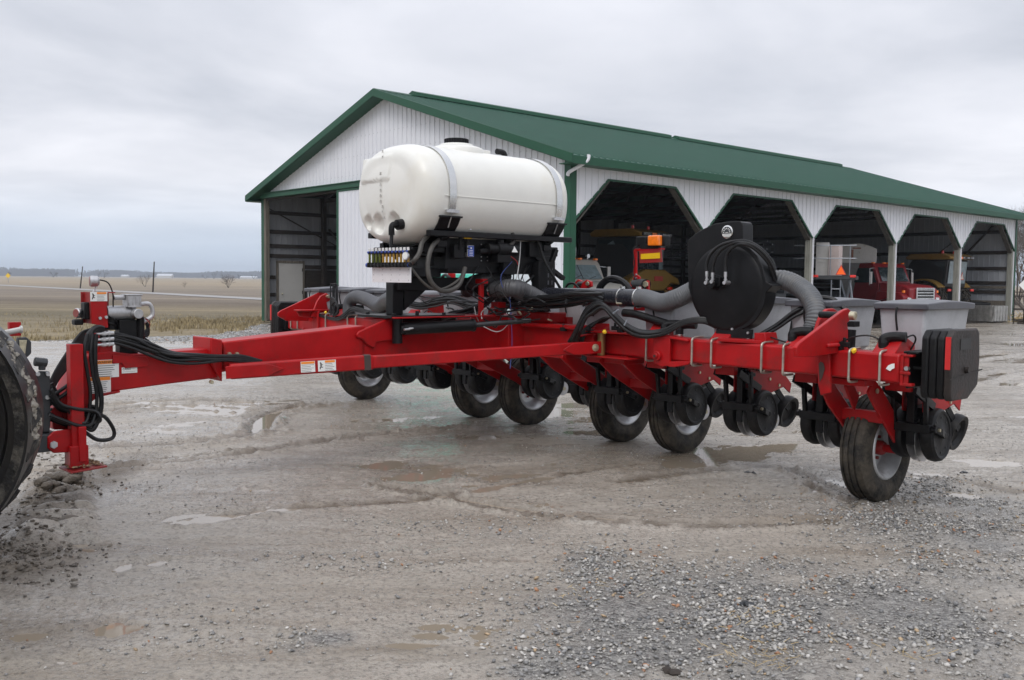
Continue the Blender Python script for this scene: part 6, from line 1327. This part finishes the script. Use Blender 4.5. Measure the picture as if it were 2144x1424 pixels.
for (px, py, hw, hh, am) in ((120,1040,95,100,1.0),(50,1190,140,50,.55),(60,1340,200,50,.35),(860,1340,90,30,.25),(870,985,150,22,.5),(1560,948,110,16,.5),(1080,1000,120,20,.4),(1100,905,320,40,.35),(1350,950,250,30,.3),(2050,725,160,25,.25),(230,1318,80,20,.4)):
    c_ = G(px, py); e = G(px+hw, py); f = G(px, py-hh); A = (e-c_).length; Bq = (f-c_).length
    r2 = ((cu[:,0]-c_.x)/A)**2+((cu[:,1]-c_.y)/Bq)**2; mv = np.maximum(mv, am*np.clip(1.2-r2, 0, 1)*(.4+1.1*fbm(cu[:,0]*2.5,cu[:,1]*2.5,4,33)))
for pts, w, d, lug in ruts:
    x0_, y0_ = pts.min(0)-.3; x1_, y1_ = pts.max(0)+.3; m_ = (cu[:,0] > x0_) & (cu[:,0] < x1_) & (cu[:,1] > y0_) & (cu[:,1] < y1_); X_, Yq = cu[m_,0], cu[m_,1]; dm = np.full(X_.shape, 9.)
    for p, q_ in zip(pts[:-1:2], pts[2::2]): e = q_-p; L2 = (e**2).sum(); t = np.clip(((X_-p[0])*e[0]+(Yq-p[1])*e[1])/L2, 0, 1); dm = np.minimum(dm, np.hypot(X_-p[0]-t*e[0], Yq-p[1]-t*e[1]))
    mv[m_] = np.maximum(mv[m_], 1.0*np.exp(-(dm/w)**2*.55)*np.clip(fbm(X_*11, Yq*11, 3, 35)*2.2-.3, 0, 1))
mu.data.foreach_set('value', np.clip(mv, 0, 1).astype(np.float32))
# standing water: one sheet that shows only where the yard dips below it
wm = bpy.data.materials.new('puddle_water'); wm.use_nodes = True; b_ = wm.node_tree.nodes["Principled BSDF"]; b_.inputs["Base Color"].default_value = (.30,.25,.19,1); b_.inputs["Roughness"].default_value = .03; b_.inputs["IOR"].default_value = 2.2; b_.inputs["Specular IOR Level"].default_value = .6
WZ = -.0085
b = MB(); b.add([(-34,1,WZ),(60,1,WZ),(60,56,WZ),(16,56,WZ),(-7.5,36,WZ),(-6,30,WZ),(-10,21,WZ),(-28,11,WZ)], [tuple(range(8))]); o = b.build('water', wm, None, smooth=0); tag(o, kind='structure')
# ---- stones as real gravel
def stones(n_try, rmin, rmax, cols, name, box, dens, z_off=0, label='loose grey gravel'):
    x0, x1, y0, y1 = box; px = rng.uniform(x0, x1, n_try); py = rng.uniform(y0, y1, n_try)
    keep_ = rng.random(n_try) < dens(px, py); px, py = px[keep_], py[keep_]; n = len(px)
    s = rmin+(rmax-rmin)*rng.random(n)**2.2; base = np.array([(1,0,0),(-.9,.2,0),(.1,1,0),(0,-.95,.1),(0,0,.75),(.6,.6,.35),(-.55,.6,.4),(-.6,-.5,.35),(.55,-.6,.4),(0,0,-.5)])
    tri = np.array([(0,5,8),(0,2,5),(2,6,5),(2,1,6),(1,7,6),(1,3,7),(3,8,7),(3,0,8),(4,5,6),(4,6,7),(4,7,8),(4,8,5),(9,2,0),(9,1,2),(9,3,1),(9,0,3)])
    v = base[None]*(1+rng.uniform(-.3,.3,(n,10,1))); v = v*rng.uniform(.65,1.25,(n,1,3)); an = rng.uniform(0,2*pi,n); c, s_ = np.cos(an)[:,None], np.sin(an)[:,None]
    til = rng.uniform(-.4,.4,(n,2)); vx = v[...,0]*c-v[...,1]*s_; vy = v[...,0]*s_+v[...,1]*c; vz = v[...,2]+vx*til[:,:1]+vy*til[:,1:]
    zz = height(px, py)+s*.3+z_off
    V_ = np.stack([vx*s[:,None]+px[:,None], vy*s[:,None]+py[:,None], vz*s[:,None]+zz[:,None]], -1).reshape(-1,3)
    T_ = (tri[None]+(np.arange(n)*10)[:,None,None]).reshape(-1,3)
    m = bpy.data.materials.new(name+'_stone'); m.use_nodes = True; nt = m.node_tree; at = nt.nodes.new("ShaderNodeAttribute"); at.attribute_name = 'stonecol'; bb = nt.nodes["Principled BSDF"]
    nt.links.new(at.outputs["Color"], bb.inputs["Base Color"]); bb.inputs["Roughness"].default_value = .5
    o = np_mesh(name, V_, T_, m, smooth=False); ca = o.data.attributes.new('stonecol', 'FLOAT_COLOR', 'POINT')
    pick = rng.choice(len(cols), n, p=[c_[1] for c_ in cols]); C_ = np.array([c_[0] for c_ in cols])[pick]*rng.uniform(.7,1.25,(n,1)); C_ = np.concatenate([C_, np.ones((n,1))], 1)
    ca.data.foreach_set('color', np.repeat(C_, 10, 0).astype(np.float32).ravel()); tag(o, label, 'gravel', kind='stuff'); return o
cols = [((.34,.325,.30),.42),((.23,.225,.22),.28),((.46,.44,.41),.17),((.13,.13,.13),.08),((.36,.26,.16),.03),((.34,.17,.09),.02)]
near = lambda x, y: np.clip(gravel_density(x, y)*np.clip((fbm(x*1.6, y*2.6, 5, 40)-.30)*2.6, .04, 1), 0, 1)
stones(400000, .0042, .0150, cols, 'gravel', (-3, 8, 2.9, 9.0), lambda x, y: near(x, y)*(np.abs(x) < y*.62+.3), label='loose wet grey gravel spread over the right foreground of the yard')
stones(60000, .003, .010, cols, 'scattered_stones', (-6, 9, 3, 13), lambda x, y: np.clip(.12+.6*(fbm(x*1.5,y*1.5,3,44)-.45)*2, .03, 1)*(np.abs(x) < y*.62+.3), label='single small stones scattered thinly over the muddy yard')
stones(12000, .01, .028, cols, 'edge_gravel', (-13, -3, 23, 32), lambda x, y: inside(x, y)*(x < -3-.1*(y-24))*.7, label='coarse dark gravel along the grass edge left of the barn')
mcols = [((.16,.14,.115),.6),((.11,.095,.08),.4)]
def muddens(x, y):
    c1_, c2_, c3_ = G(110,1040), G(60,1190), G(150,985); return np.clip(.9*np.exp(-(((x-c1_.x)/.22)**2+((y-c1_.y)/.7)**2))+1.0*np.exp(-(((x-c2_.x)/.3)**2+((y-c2_.y)/.3)**2)), 0, 1)
stones(14000, .004, .02, mcols, 'mud_clods', (-5, -1.2, 4, 9.5), muddens, label='dark mud clods thrown up beside the tractor track')
HG = lambda x_, y_: float(height(np.array([x_]), np.array([y_]))[0])
# cleat prints left by the tractor track: short rounded mud bars lying across its path
b = MB()
for r, py in enumerate((975,990,1006,1023,1042,1063,1084,1104)):
    x0_, x1_ = 112-r*7, 178-r*4
    for k in range(13):
        px = x0_+(x1_-x0_)*k/12; c_ = G(px, py+random.uniform(-1.5,1.5)); b.ico((c_.x, c_.y+random.uniform(-.02,.02), HG(c_.x, c_.y)+.008), random.uniform(.032,.05), .28, (1.1,.8,.75))
o = b.build('mud_cleat_marks', mat('dark_wet_mud', (.12,.10,.078), .55, var=.3, scale=10, bump=1, bscale=30), None, smooth=60); tag(o, 'row of rounded mud bars pressed up by the track behind the black wheel', 'mud', kind='stuff')
b = MB()
for k in range(420):
    c_ = G(random.gauss(60,55), random.gauss(1150,34)) if k % 2 else G(random.gauss(120,40), random.gauss(1000,40)); b.ico((c_.x, c_.y, HG(c_.x, c_.y)+.003), random.uniform(.005,.017), .4, (1.1,1,.7))
o = b.build('churned_mud', mat('dark_churned_mud', (.14,.118,.092), .6, var=.3, scale=10, bump=1, bscale=30), None, smooth=50); tag(o, 'lumpy dark mud churned up along the tractor wheel', 'mud', kind='stuff')
# a few bigger clods and straws lying about
for i, (px, py, r, m) in enumerate(((1415,1410,.028,'woodd'),(1560,1268,.03,'dgrey'),(2022,992,.025,'dgrey'),(1570,993,.03,'dgrey'),(245,1005,.02,'dgrey'))):
    c_ = G(px, py); b = MB(); [b.ico((c_.x+random.uniform(-1,1)*r*1.2, c_.y+random.uniform(-.5,.5)*r, r*.3), r*random.uniform(.5,1), .35, (1,1,.6)) for _ in range(4)]
    o = b.build('mud_clod', m, None, smooth=0); tag(o, ['black lump of mud at the bottom edge among gravel','dark clod in the middle of the gravel patch','small dark clod right of the nearest tyre','dark clod beneath the wing between two tyres','tiny dark stone in front of the jack foot'][i], 'clod')
b = MB()
for k in range(90):
    px, py = random.choice(((1590,1310),(1640,1360),(1240,1258),(1540,1380),(1600,1395),(1900,1380))); c_ = G(px+random.gauss(0,40), py+random.gauss(0,16)); a = random.uniform(0,pi); l = random.uniform(.02,.07); d = V((cos(a)*l, sin(a)*l, random.uniform(0,.01)))
    b.tube([(c_.x,c_.y,.016), V((c_.x,c_.y,.02))+d], .0014, 4, straight=True)
o = b.build('straw_bits', 'straw', None, smooth=0); tag(o, 'short straws lying on the gravel', 'straw', kind='stuff')

# ---- far ground
def field_material():
    m = bpy.data.materials.new('winter_field'); m.use_nodes = True; nt = m.node_tree; N, Lk = nt.nodes, nt.links; b = N["Principled BSDF"]; b.inputs["Roughness"].default_value = .95; b.inputs["Specular IOR Level"].default_value = .15
    tc = N.new("ShaderNodeTexCoord"); geo = tc.outputs["Object"]
    def noise(sc, det=6, ro=.65, st=None, rot=0):
        v = geo
        if st: mp = N.new("ShaderNodeMapping"); mp.inputs["Scale"].default_value = st; mp.inputs["Rotation"].default_value = (0,0,rot); Lk.new(geo, mp.inputs[0]); v = mp.outputs[0]
        n = N.new("ShaderNodeTexNoise"); n.inputs["Scale"].default_value = sc; n.inputs["Detail"].default_value = det; n.inputs["Roughness"].default_value = ro; Lk.new(v, n.inputs["Vector"]); return n.outputs[0]
    # u grows away from the yard, at right angles to the road; distorted by noise
    sx = N.new("ShaderNodeSeparateXYZ"); Lk.new(geo, sx.inputs[0])
    def math_(op, a, c):
        x_ = N.new("ShaderNodeMath"); x_.operation = op
        for i, v in enumerate((a, c)):
            if isinstance(v, (int, float)): x_.inputs[i].default_value = v
            else: Lk.new(v, x_.inputs[i])
        return x_.outputs[0]
    u = math_('ADD', math_('MULTIPLY', sx.outputs[0], .25), sx.outputs[1]); u = math_('ADD', u, math_('MULTIPLY', noise(.09,6,.7), 14)); 
    mr = N.new("ShaderNodeMapRange"); Lk.new(u, mr.inputs[0]); mr.inputs[1].default_value = 20; mr.inputs[2].default_value = 220
    r = N.new("ShaderNodeValToRGB"); Lk.new(mr.outputs[0], r.inputs[0]); E = r.color_ramp.elements
    st = [(0,(.30,.25,.17)),(.07,(.32,.265,.18)),(.11,(.20,.172,.12)),(.16,(.265,.22,.155)),(.21,(.185,.152,.122)),(.27,(.275,.232,.188)),(.40,(.25,.212,.178)),(.55,(.295,.25,.20)),(1,(.37,.305,.225))]
    while len(E) < len(st): E.new(.5)
    for e, (p, c) in zip(E, st): e.position = p; e.color = (*c, 1)
    def mix(f, a, c, bt='MIX'):
        x_ = N.new("ShaderNodeMix"); x_.data_type = 'RGBA'; x_.blend_type = bt; 
        if isinstance(f, float): x_.inputs[0].default_value = f
        else: Lk.new(f, x_.inputs[0])
        for i, v in ((6, a), (7, c)):
            if isinstance(v, tuple): x_.inputs[i].default_value = (*v, 1)
            else: Lk.new(v, x_.inputs[i])
        return x_.outputs[2]
    def ramp(i, a, c, ca=(0,0,0), cb=(1,1,1)):
        r_2 = N.new("ShaderNodeValToRGB"); r_2.color_ramp.elements[0].position = a; r_2.color_ramp.elements[1].position = c; r_2.color_ramp.elements[0].color = (*ca,1); r_2.color_ramp.elements[1].color = (*cb,1); Lk.new(i, r_2.inputs[0]); return r_2.outputs[0]
    c = mix(ramp(noise(.5,7,.75,(.25,1.6,1),radians(-12)),.4,.66), r.outputs[0], mix(1.0, r.outputs[0], (.66,.66,.62), 'MULTIPLY'))
    c = mix(ramp(noise(.12,6,.7,(.15,1,1),radians(-14)),.5,.62), c, mix(1.0, c, (1.22,1.2,1.16), 'MULTIPLY')); c = mix(ramp(noise(6,4,.8),.4,.7), c, mix(1.0, c, (.7,.7,.68), 'MULTIPLY'))
    Lk.new(c, b.inputs["Base Color"]); bp = N.new("ShaderNodeBump"); bp.inputs["Strength"].default_value = .6; bp.inputs["Distance"].default_value = .15; Lk.new(noise(4,6,.75), bp.inputs["Height"]); Lk.new(bp.outputs[0], b.inputs["Normal"]); return m
b = MB(); b.add([(-5200,-800,-.06),(5200,-800,-.06),(5200,5600,-.06),(-5200,5600,-.06)], [(0,1,2,3)]); o = b.build('ground', field_material(), None, smooth=0); tag(o, kind='structure')
# country road crossing the fields
ra, rb_ = G(540,624.5), G(0,596.5); d = (rb_-ra).normalized(); n_ = V((-d.y, d.x, 0)); s0 = ra-d*260; s1 = rb_+d*260
b = MB(); b.add([tuple(s0-n_*1.5+V((0,0,-.03))), tuple(s0+n_*1.5+V((0,0,-.03))), tuple(s1+n_*1.5+V((0,0,-.03))), tuple(s1-n_*1.5+V((0,0,-.03)))], [(0,1,2,3)]); o = b.build('road', mat('pale_worn_asphalt', (.30,.29,.28), .7, var=.06), None, smooth=0); tag(o, kind='structure')
# verge grass by the barn and along the yard
def grass(n, region, name, h0, h1, label, colm):
    V_ = []; px = []; k = 0; pts = region(n)
    m_ = len(pts); an = rng.uniform(0, 2*pi, m_); hh = rng.uniform(h0, h1, m_); ln = rng.uniform(.1,.9,m_)*hh; wd = hh*.035+.004
    bx_, by_ = pts[:,0], pts[:,1]; z0 = np.full(m_, -.06); dx, dy = np.cos(an), np.sin(an)
    A_ = np.stack([bx_-dy*wd, by_+dx*wd, z0],-1); Bq = np.stack([bx_+dy*wd, by_-dx*wd, z0],-1); C_ = np.stack([bx_+dx*ln*.5, by_+dy*ln*.5, z0+hh*.7],-1); D_ = np.stack([bx_+dx*ln, by_+dy*ln, z0+hh*.85],-1)
    co_ = np.stack([A_,Bq,C_+np.stack([dy*wd*.6,-dx*wd*.6,0*wd],-1),C_-np.stack([dy*wd*.6,-dx*wd*.6,0*wd],-1)],1).reshape(-1,3); q_ = np.arange(m_*4).reshape(-1,4)
    o = np_mesh(name, co_, q_, colm, smooth=False); tag(o, label, 'grass', kind='stuff'); return o
def reg1(n):
    t = rng.uniform(0,1,n); yy = rng.uniform(22.5,46,n); xb = np.interp(yy, EY, EX); xx = xb-np.abs(rng.normal(0,3.2,n))-.1; cl = fbm(xx*1.2,yy*1.2,3,50); k = cl > .56; return np.stack([xx[k], yy[k]], -1)
grass(26000, reg1, 'dry_grass', .05, .22, 'dry straw coloured grass along the yard edge left of the barn', mat('dry_grass_blades', (.33,.265,.15), .9, var=.3, scale=1.5))
def reg2(n):
    n = n//2
    xx = rng.uniform(-34,-8,n); yy = rng.uniform(17,42,n); k = (~inside(xx,yy)) & (fbm(xx*.8,yy*.8,3,52) > .58) & (xx < np.interp(yy,EY,EX)); return np.stack([xx[k], yy[k]], -1)
grass(30000, reg2, 'field_grass', .04, .12, 'short tan and green winter grass of the field margin', mat('winter_grass_blades', (.33,.27,.15), .9, var=.35, scale=.6))
# ---- poles, shrubs, far barns, sign
for i, (px, pt, pyb, pyt, lab_) in enumerate(((320,323,612,548,'taller leaning bare pole standing by the country road'),(168,173,604,558,'shorter thin leaning pole left by the country road'))):
    c_ = G(px, pyb); tp = WD.loc(pt, pyt, y=c_.y); b = MB(); b.cyl(c_, tp, .09, 8, r2=.06); o = b.build('utility_pole', 'woodd', None); tag(o, lab_, 'pole', 'poles by the road')
def bare_tree(base, h, spread, depth, m, name, label, cat, seed, trunk=.05, group=None, n0=3):
    rnd = random.Random(seed); t = empty(name, base); tag(t, label, cat, group); bt = MB(); bc = MB()
    def grow(p, d, l, r, k):
        e = p+d*l; (bt if k == 0 else bc).tube([p, e], r, 5 if k < 2 else 3, straight=True, radii=lambda t_: r*(1-.35*t_))
        if k >= depth: return
        for j in range(rnd.randint(2, 4)):
            nd = (d+V((rnd.gauss(0,spread), rnd.gauss(0,spread), rnd.gauss(.05,spread*.5)))).normalized(); grow(p+d*l*rnd.uniform(.55,1), nd, l*rnd.uniform(.6,.85), r*.6, k+1)
    for j in range(n0): d = V((rnd.gauss(0,.12 if n0 == 1 else .45), rnd.gauss(0,.12 if n0 == 1 else .45), 1)).normalized(); grow(V((0,0,-.1)), d, h*.34, trunk, 0)
    bt.build('trunk', m, t, smooth=0); bc.build('crown', m, t, smooth=0); return t
c_ = G(478,602); bare_tree((c_.x,c_.y,-.05), 2.6, .5, 5, 'twig', 'bare_shrub', 'rounded bare brown shrub in the field close to the barn', 'shrub', 3, .03, n0=6)
c_ = G(304,600); bare_tree((c_.x,c_.y,-.05), 2.6, .45, 4, 'twig', 'bare_shrub', 'thin ragged bare bush beside the taller pole', 'shrub', 5, .022, n0=4)
c_ = G(387,601); bare_tree((c_.x,c_.y,-.05), 1.6, .45, 3, 'twig', 'bare_shrub', 'small scrubby bare bush between the pole and the round shrub', 'shrub', 6, .02, n0=3)
for i, (px, w_, h_, d_) in enumerate(((345,17,4.4,1100),(520,20,3.0,1200),(262,10,3.5,1400))):
    X_ = (px-1072)/2000*d_*1.002; t = empty('distant_barn', (X_, d_, -.06)); tag(t, ['white distant barn with grey gable roof beyond the fields','low pale distant shed near the barn corner on the horizon','small pale distant shed in front of the tree line'][i], 'barn', 'distant farm buildings')
    L2 = w_/2; b = MB(); b.box((-L2,0,0),(L2,8,h_*.62)); b.build('wall', 'whitep', t); b = MB(); b.prism([(-L2-.3,-.3,h_*.62),(-L2-.3,4,h_*1.15),(-L2-.3,8.3,h_*.62)], (2*L2+.6,0,0)); b.build('roof', mat('pale_steel_roof', (.55,.57,.6), .5), t)
c_ = G(17,592); t = empty('road_sign', (c_.x, c_.y, 0)); tag(t, 'small yellow diamond road sign at the far left by the road', 'sign')
b = MB(); b.prism([(-.55,0,1.5),(0,0,2.05),(.55,0,1.5),(0,0,.95)], (0,.03,0)); b.build('sign_board', 'yell', t, smooth=0); b = MB(); b.cyl((0,.05,0),(0,.05,1.9),.05,6); b.build('post', 'galv', t)
# far woods along the horizon (one mass) and single trees in front of them
def woods(x0, x1, y0, hm, n, name, label, seed, gap=0):
    rg_ = np.random.default_rng(seed); xs = rg_.uniform(x0, x1, n); ys = y0+rg_.uniform(0, 160, n); env = .55+.9*fbm(xs*.012+seed, xs*0, 3, seed); 
    k = fbm(xs*.006, xs*0+5, 2, seed+3) > gap; xs, ys, env = xs[k], ys[k], env[k]; m_ = len(xs); hh = hm*env*rg_.uniform(.25,1,m_); z0 = rg_.uniform(0,.55,m_)*hh; w_ = rg_.uniform(.4,2.2,m_)
    lean = rg_.normal(0,1.6,m_); a = np.stack([xs-w_, ys, z0],-1); b_ = np.stack([xs+w_, ys, z0],-1); c2 = np.stack([xs+lean+w_*.5, ys+1, hh],-1); d2 = np.stack([xs+lean-w_*.5, ys+1, hh],-1)
    o = np_mesh(name, np.stack([a,b_,c2,d2],1).reshape(-1,3), np.arange(m_*4).reshape(-1,4), M['twigd'], smooth=False); tag(o, label, 'woods', kind='stuff')
woods(-1150,-840, 1700, 17, 6000, 'far_woods', 'grey leafless woods along the horizon at the far left', 3, .0)
woods(-860,-430, 1900, 13, 6000, 'far_woods', 'broken line of leafless woods on the horizon between the poles and the barn', 4, .42)
woods(900, 1400, 1600, 16, 4000, 'far_woods', 'leafless woods on the horizon at the far right', 6, .1)
for i, px in enumerate((18,112,218,430,448,468,500,531,205,120)):
    d_ = 900+37*i; X_ = (px-1072)/2000*d_; bare_tree((X_, d_, -.1), 6.5+1.5*(i % 3), .35, 4, 'twigd', 'distant_tree', 'leafless tree far off on the horizon, number %s' % 'x' if False else 'single leafless distant tree standing in front of the far woods', 'tree', 20+i, .35, group='distant bare trees', n0=2)
# bare trees beyond the right end of the barn
for i, (px, d_, h_) in enumerate(((2150,62,7.5),(2175,70,9),(2128,80,8),(2205,66,9),(2240,75,9))):
    X_ = (px-1072)/2000*d_; bare_tree((X_, d_, -.1), h_, .34, 6, 'twig', 'bare_tree', ['leafless tree at the right edge just beyond the barn end','tall leafless tree outermost at the right edge','leafless tree partly behind the barn end','leafless tree outside the right edge','last leafless tree of the row on the right'][i], 'tree', 40+i, .09, group='bare trees right of the barn', n0=4)
# ================================================================== SKY, LIGHT, AIR
w = bpy.data.worlds.new("World"); S.world = w; w.use_nodes = True; nt = w.node_tree; N, Lk = nt.nodes, nt.links
bg = N["Background"]; sky = N.new("ShaderNodeTexSky"); sky.sky_type = 'NISHITA'; sky.sun_disc = False; EL, RO = radians(48), radians(200); sky.sun_elevation = EL; sky.sun_rotation = RO; sky.air_density = 1; sky.dust_density = 2
tc = N.new("ShaderNodeTexCoord"); sep = N.new("ShaderNodeSeparateXYZ"); Lk.new(tc.outputs["Generated"], sep.inputs[0])
def mth(op, a, c=0, clamp=False):
    x_ = N.new("ShaderNodeMath"); x_.operation = op; x_.use_clamp = clamp
    for i, v in enumerate((a, c)):
        if isinstance(v, (int, float)): x_.inputs[i].default_value = v
        else: Lk.new(v, x_.inputs[i])
    return x_.outputs[0]
zc = mth('ADD', mth('MAXIMUM', sep.outputs[2], 0), .10)      # project on a cloud layer
cx_ = mth('DIVIDE', sep.outputs[0], zc); cy_ = mth('DIVIDE', sep.outputs[1], zc); cmb = N.new("ShaderNodeCombineXYZ"); Lk.new(cx_, cmb.inputs[0]); Lk.new(cy_, cmb.inputs[1])
n1 = N.new("ShaderNodeTexNoise"); n1.inputs["Scale"].default_value = .62; n1.inputs["Detail"].default_value = 7; n1.inputs["Roughness"].default_value = .52; n1.inputs["Distortion"].default_value = .35; Lk.new(cmb.outputs[0], n1.inputs["Vector"])
mp2 = N.new("ShaderNodeMapping"); mp2.inputs["Location"].default_value = (3.1, 7.2, 0); Lk.new(cmb.outputs[0], mp2.inputs[0]); n2 = N.new("ShaderNodeTexNoise"); n2.inputs["Scale"].default_value = .22; n2.inputs["Detail"].default_value = 4; Lk.new(mp2.outputs[0], n2.inputs["Vector"])
sm = mth('ADD', mth('MULTIPLY', n1.outputs[0], .6), mth('MULTIPLY', n2.outputs[0], .4))
cr = N.new("ShaderNodeValToRGB"); Lk.new(sm, cr.inputs[0]); cr.color_ramp.elements[0].position = .36; cr.color_ramp.elements[1].position = .62
K = 9.9
cr.color_ramp.elements[0].color = (.50,.53,.60,1); cr.color_ramp.elements[1].color = (.93,.935,.99,1)
gr = N.new("ShaderNodeMapRange"); Lk.new(sep.outputs[2], gr.inputs[0]); gr.inputs[1].default_value = 0; gr.inputs[2].default_value = .11; gr.inputs[3].default_value = 0; gr.inputs[4].default_value = 1; gr.interpolation_type = 'SMOOTHSTEP'
mxh = N.new("ShaderNodeMix"); mxh.data_type = 'RGBA'; Lk.new(gr.outputs[0], mxh.inputs[0]); mxh.inputs[6].default_value = (.60,.70,.84,1); Lk.new(cr.outputs[0], mxh.inputs[7])
zen = N.new("ShaderNodeMapRange"); Lk.new(sep.outputs[2], zen.inputs[0]); zen.inputs[1].default_value = .22; zen.inputs[2].default_value = .9; zen.inputs[3].default_value = 1; zen.inputs[4].default_value = 1.75
sc = N.new("ShaderNodeVectorMath"); sc.operation = 'SCALE'; Lk.new(mxh.outputs[2], sc.inputs[0]); Lk.new(mth('MULTIPLY', zen.outputs[0], K), sc.inputs[3])
fin = N.new("ShaderNodeMix"); fin.data_type = 'RGBA'; fin.inputs[0].default_value = .95; Lk.new(sky.outputs[0], fin.inputs[6]); Lk.new(sc.outputs[0], fin.inputs[7])
Lk.new(fin.outputs[2], bg.inputs[0]); bg.inputs[1].default_value = .10
ld = bpy.data.lights.new("sun", 'SUN'); ld.energy = 1.1; ld.angle = radians(25); ld.color = (1, .97, .93); lo = bpy.data.objects.new("sun", ld); COL.objects.link(lo)
sd_ = V((sin(RO)*cos(EL), cos(RO)*cos(EL), sin(EL))); lo.rotation_euler = sd_.to_track_quat('Z', 'Y').to_euler()
HZ = True
if HZ:
    b = MB(); b.box((-2600,-60,-1.2),(2600,2600,32)); o = b.build('haze', 'ink', None, smooth=0); o.data.materials.clear()
    m = bpy.data.materials.new('damp_air'); m.use_nodes = True; nt2 = m.node_tree; nt2.nodes.clear(); mo_ = nt2.nodes.new("ShaderNodeOutputMaterial"); pv = nt2.nodes.new("ShaderNodeVolumePrincipled"); pv.inputs["Color"].default_value = (.80,.87,.97,1); pv.inputs["Density"].default_value = .00042; pv.inputs["Anisotropy"].default_value = .2
    nt2.links.new(pv.outputs[0], mo_.inputs["Volume"]); o.data.materials.append(m); tag(o, kind='stuff')
S.view_settings.view_transform = 'Standard'; S.view_settings.look = 'None'; S.view_settings.exposure = .18; S.view_settings.gamma = 1
S.render.engine = 'CYCLES'; S.cycles.max_bounces = 6; S.cycles.volume_bounces = 0; S.cycles.use_denoising = True
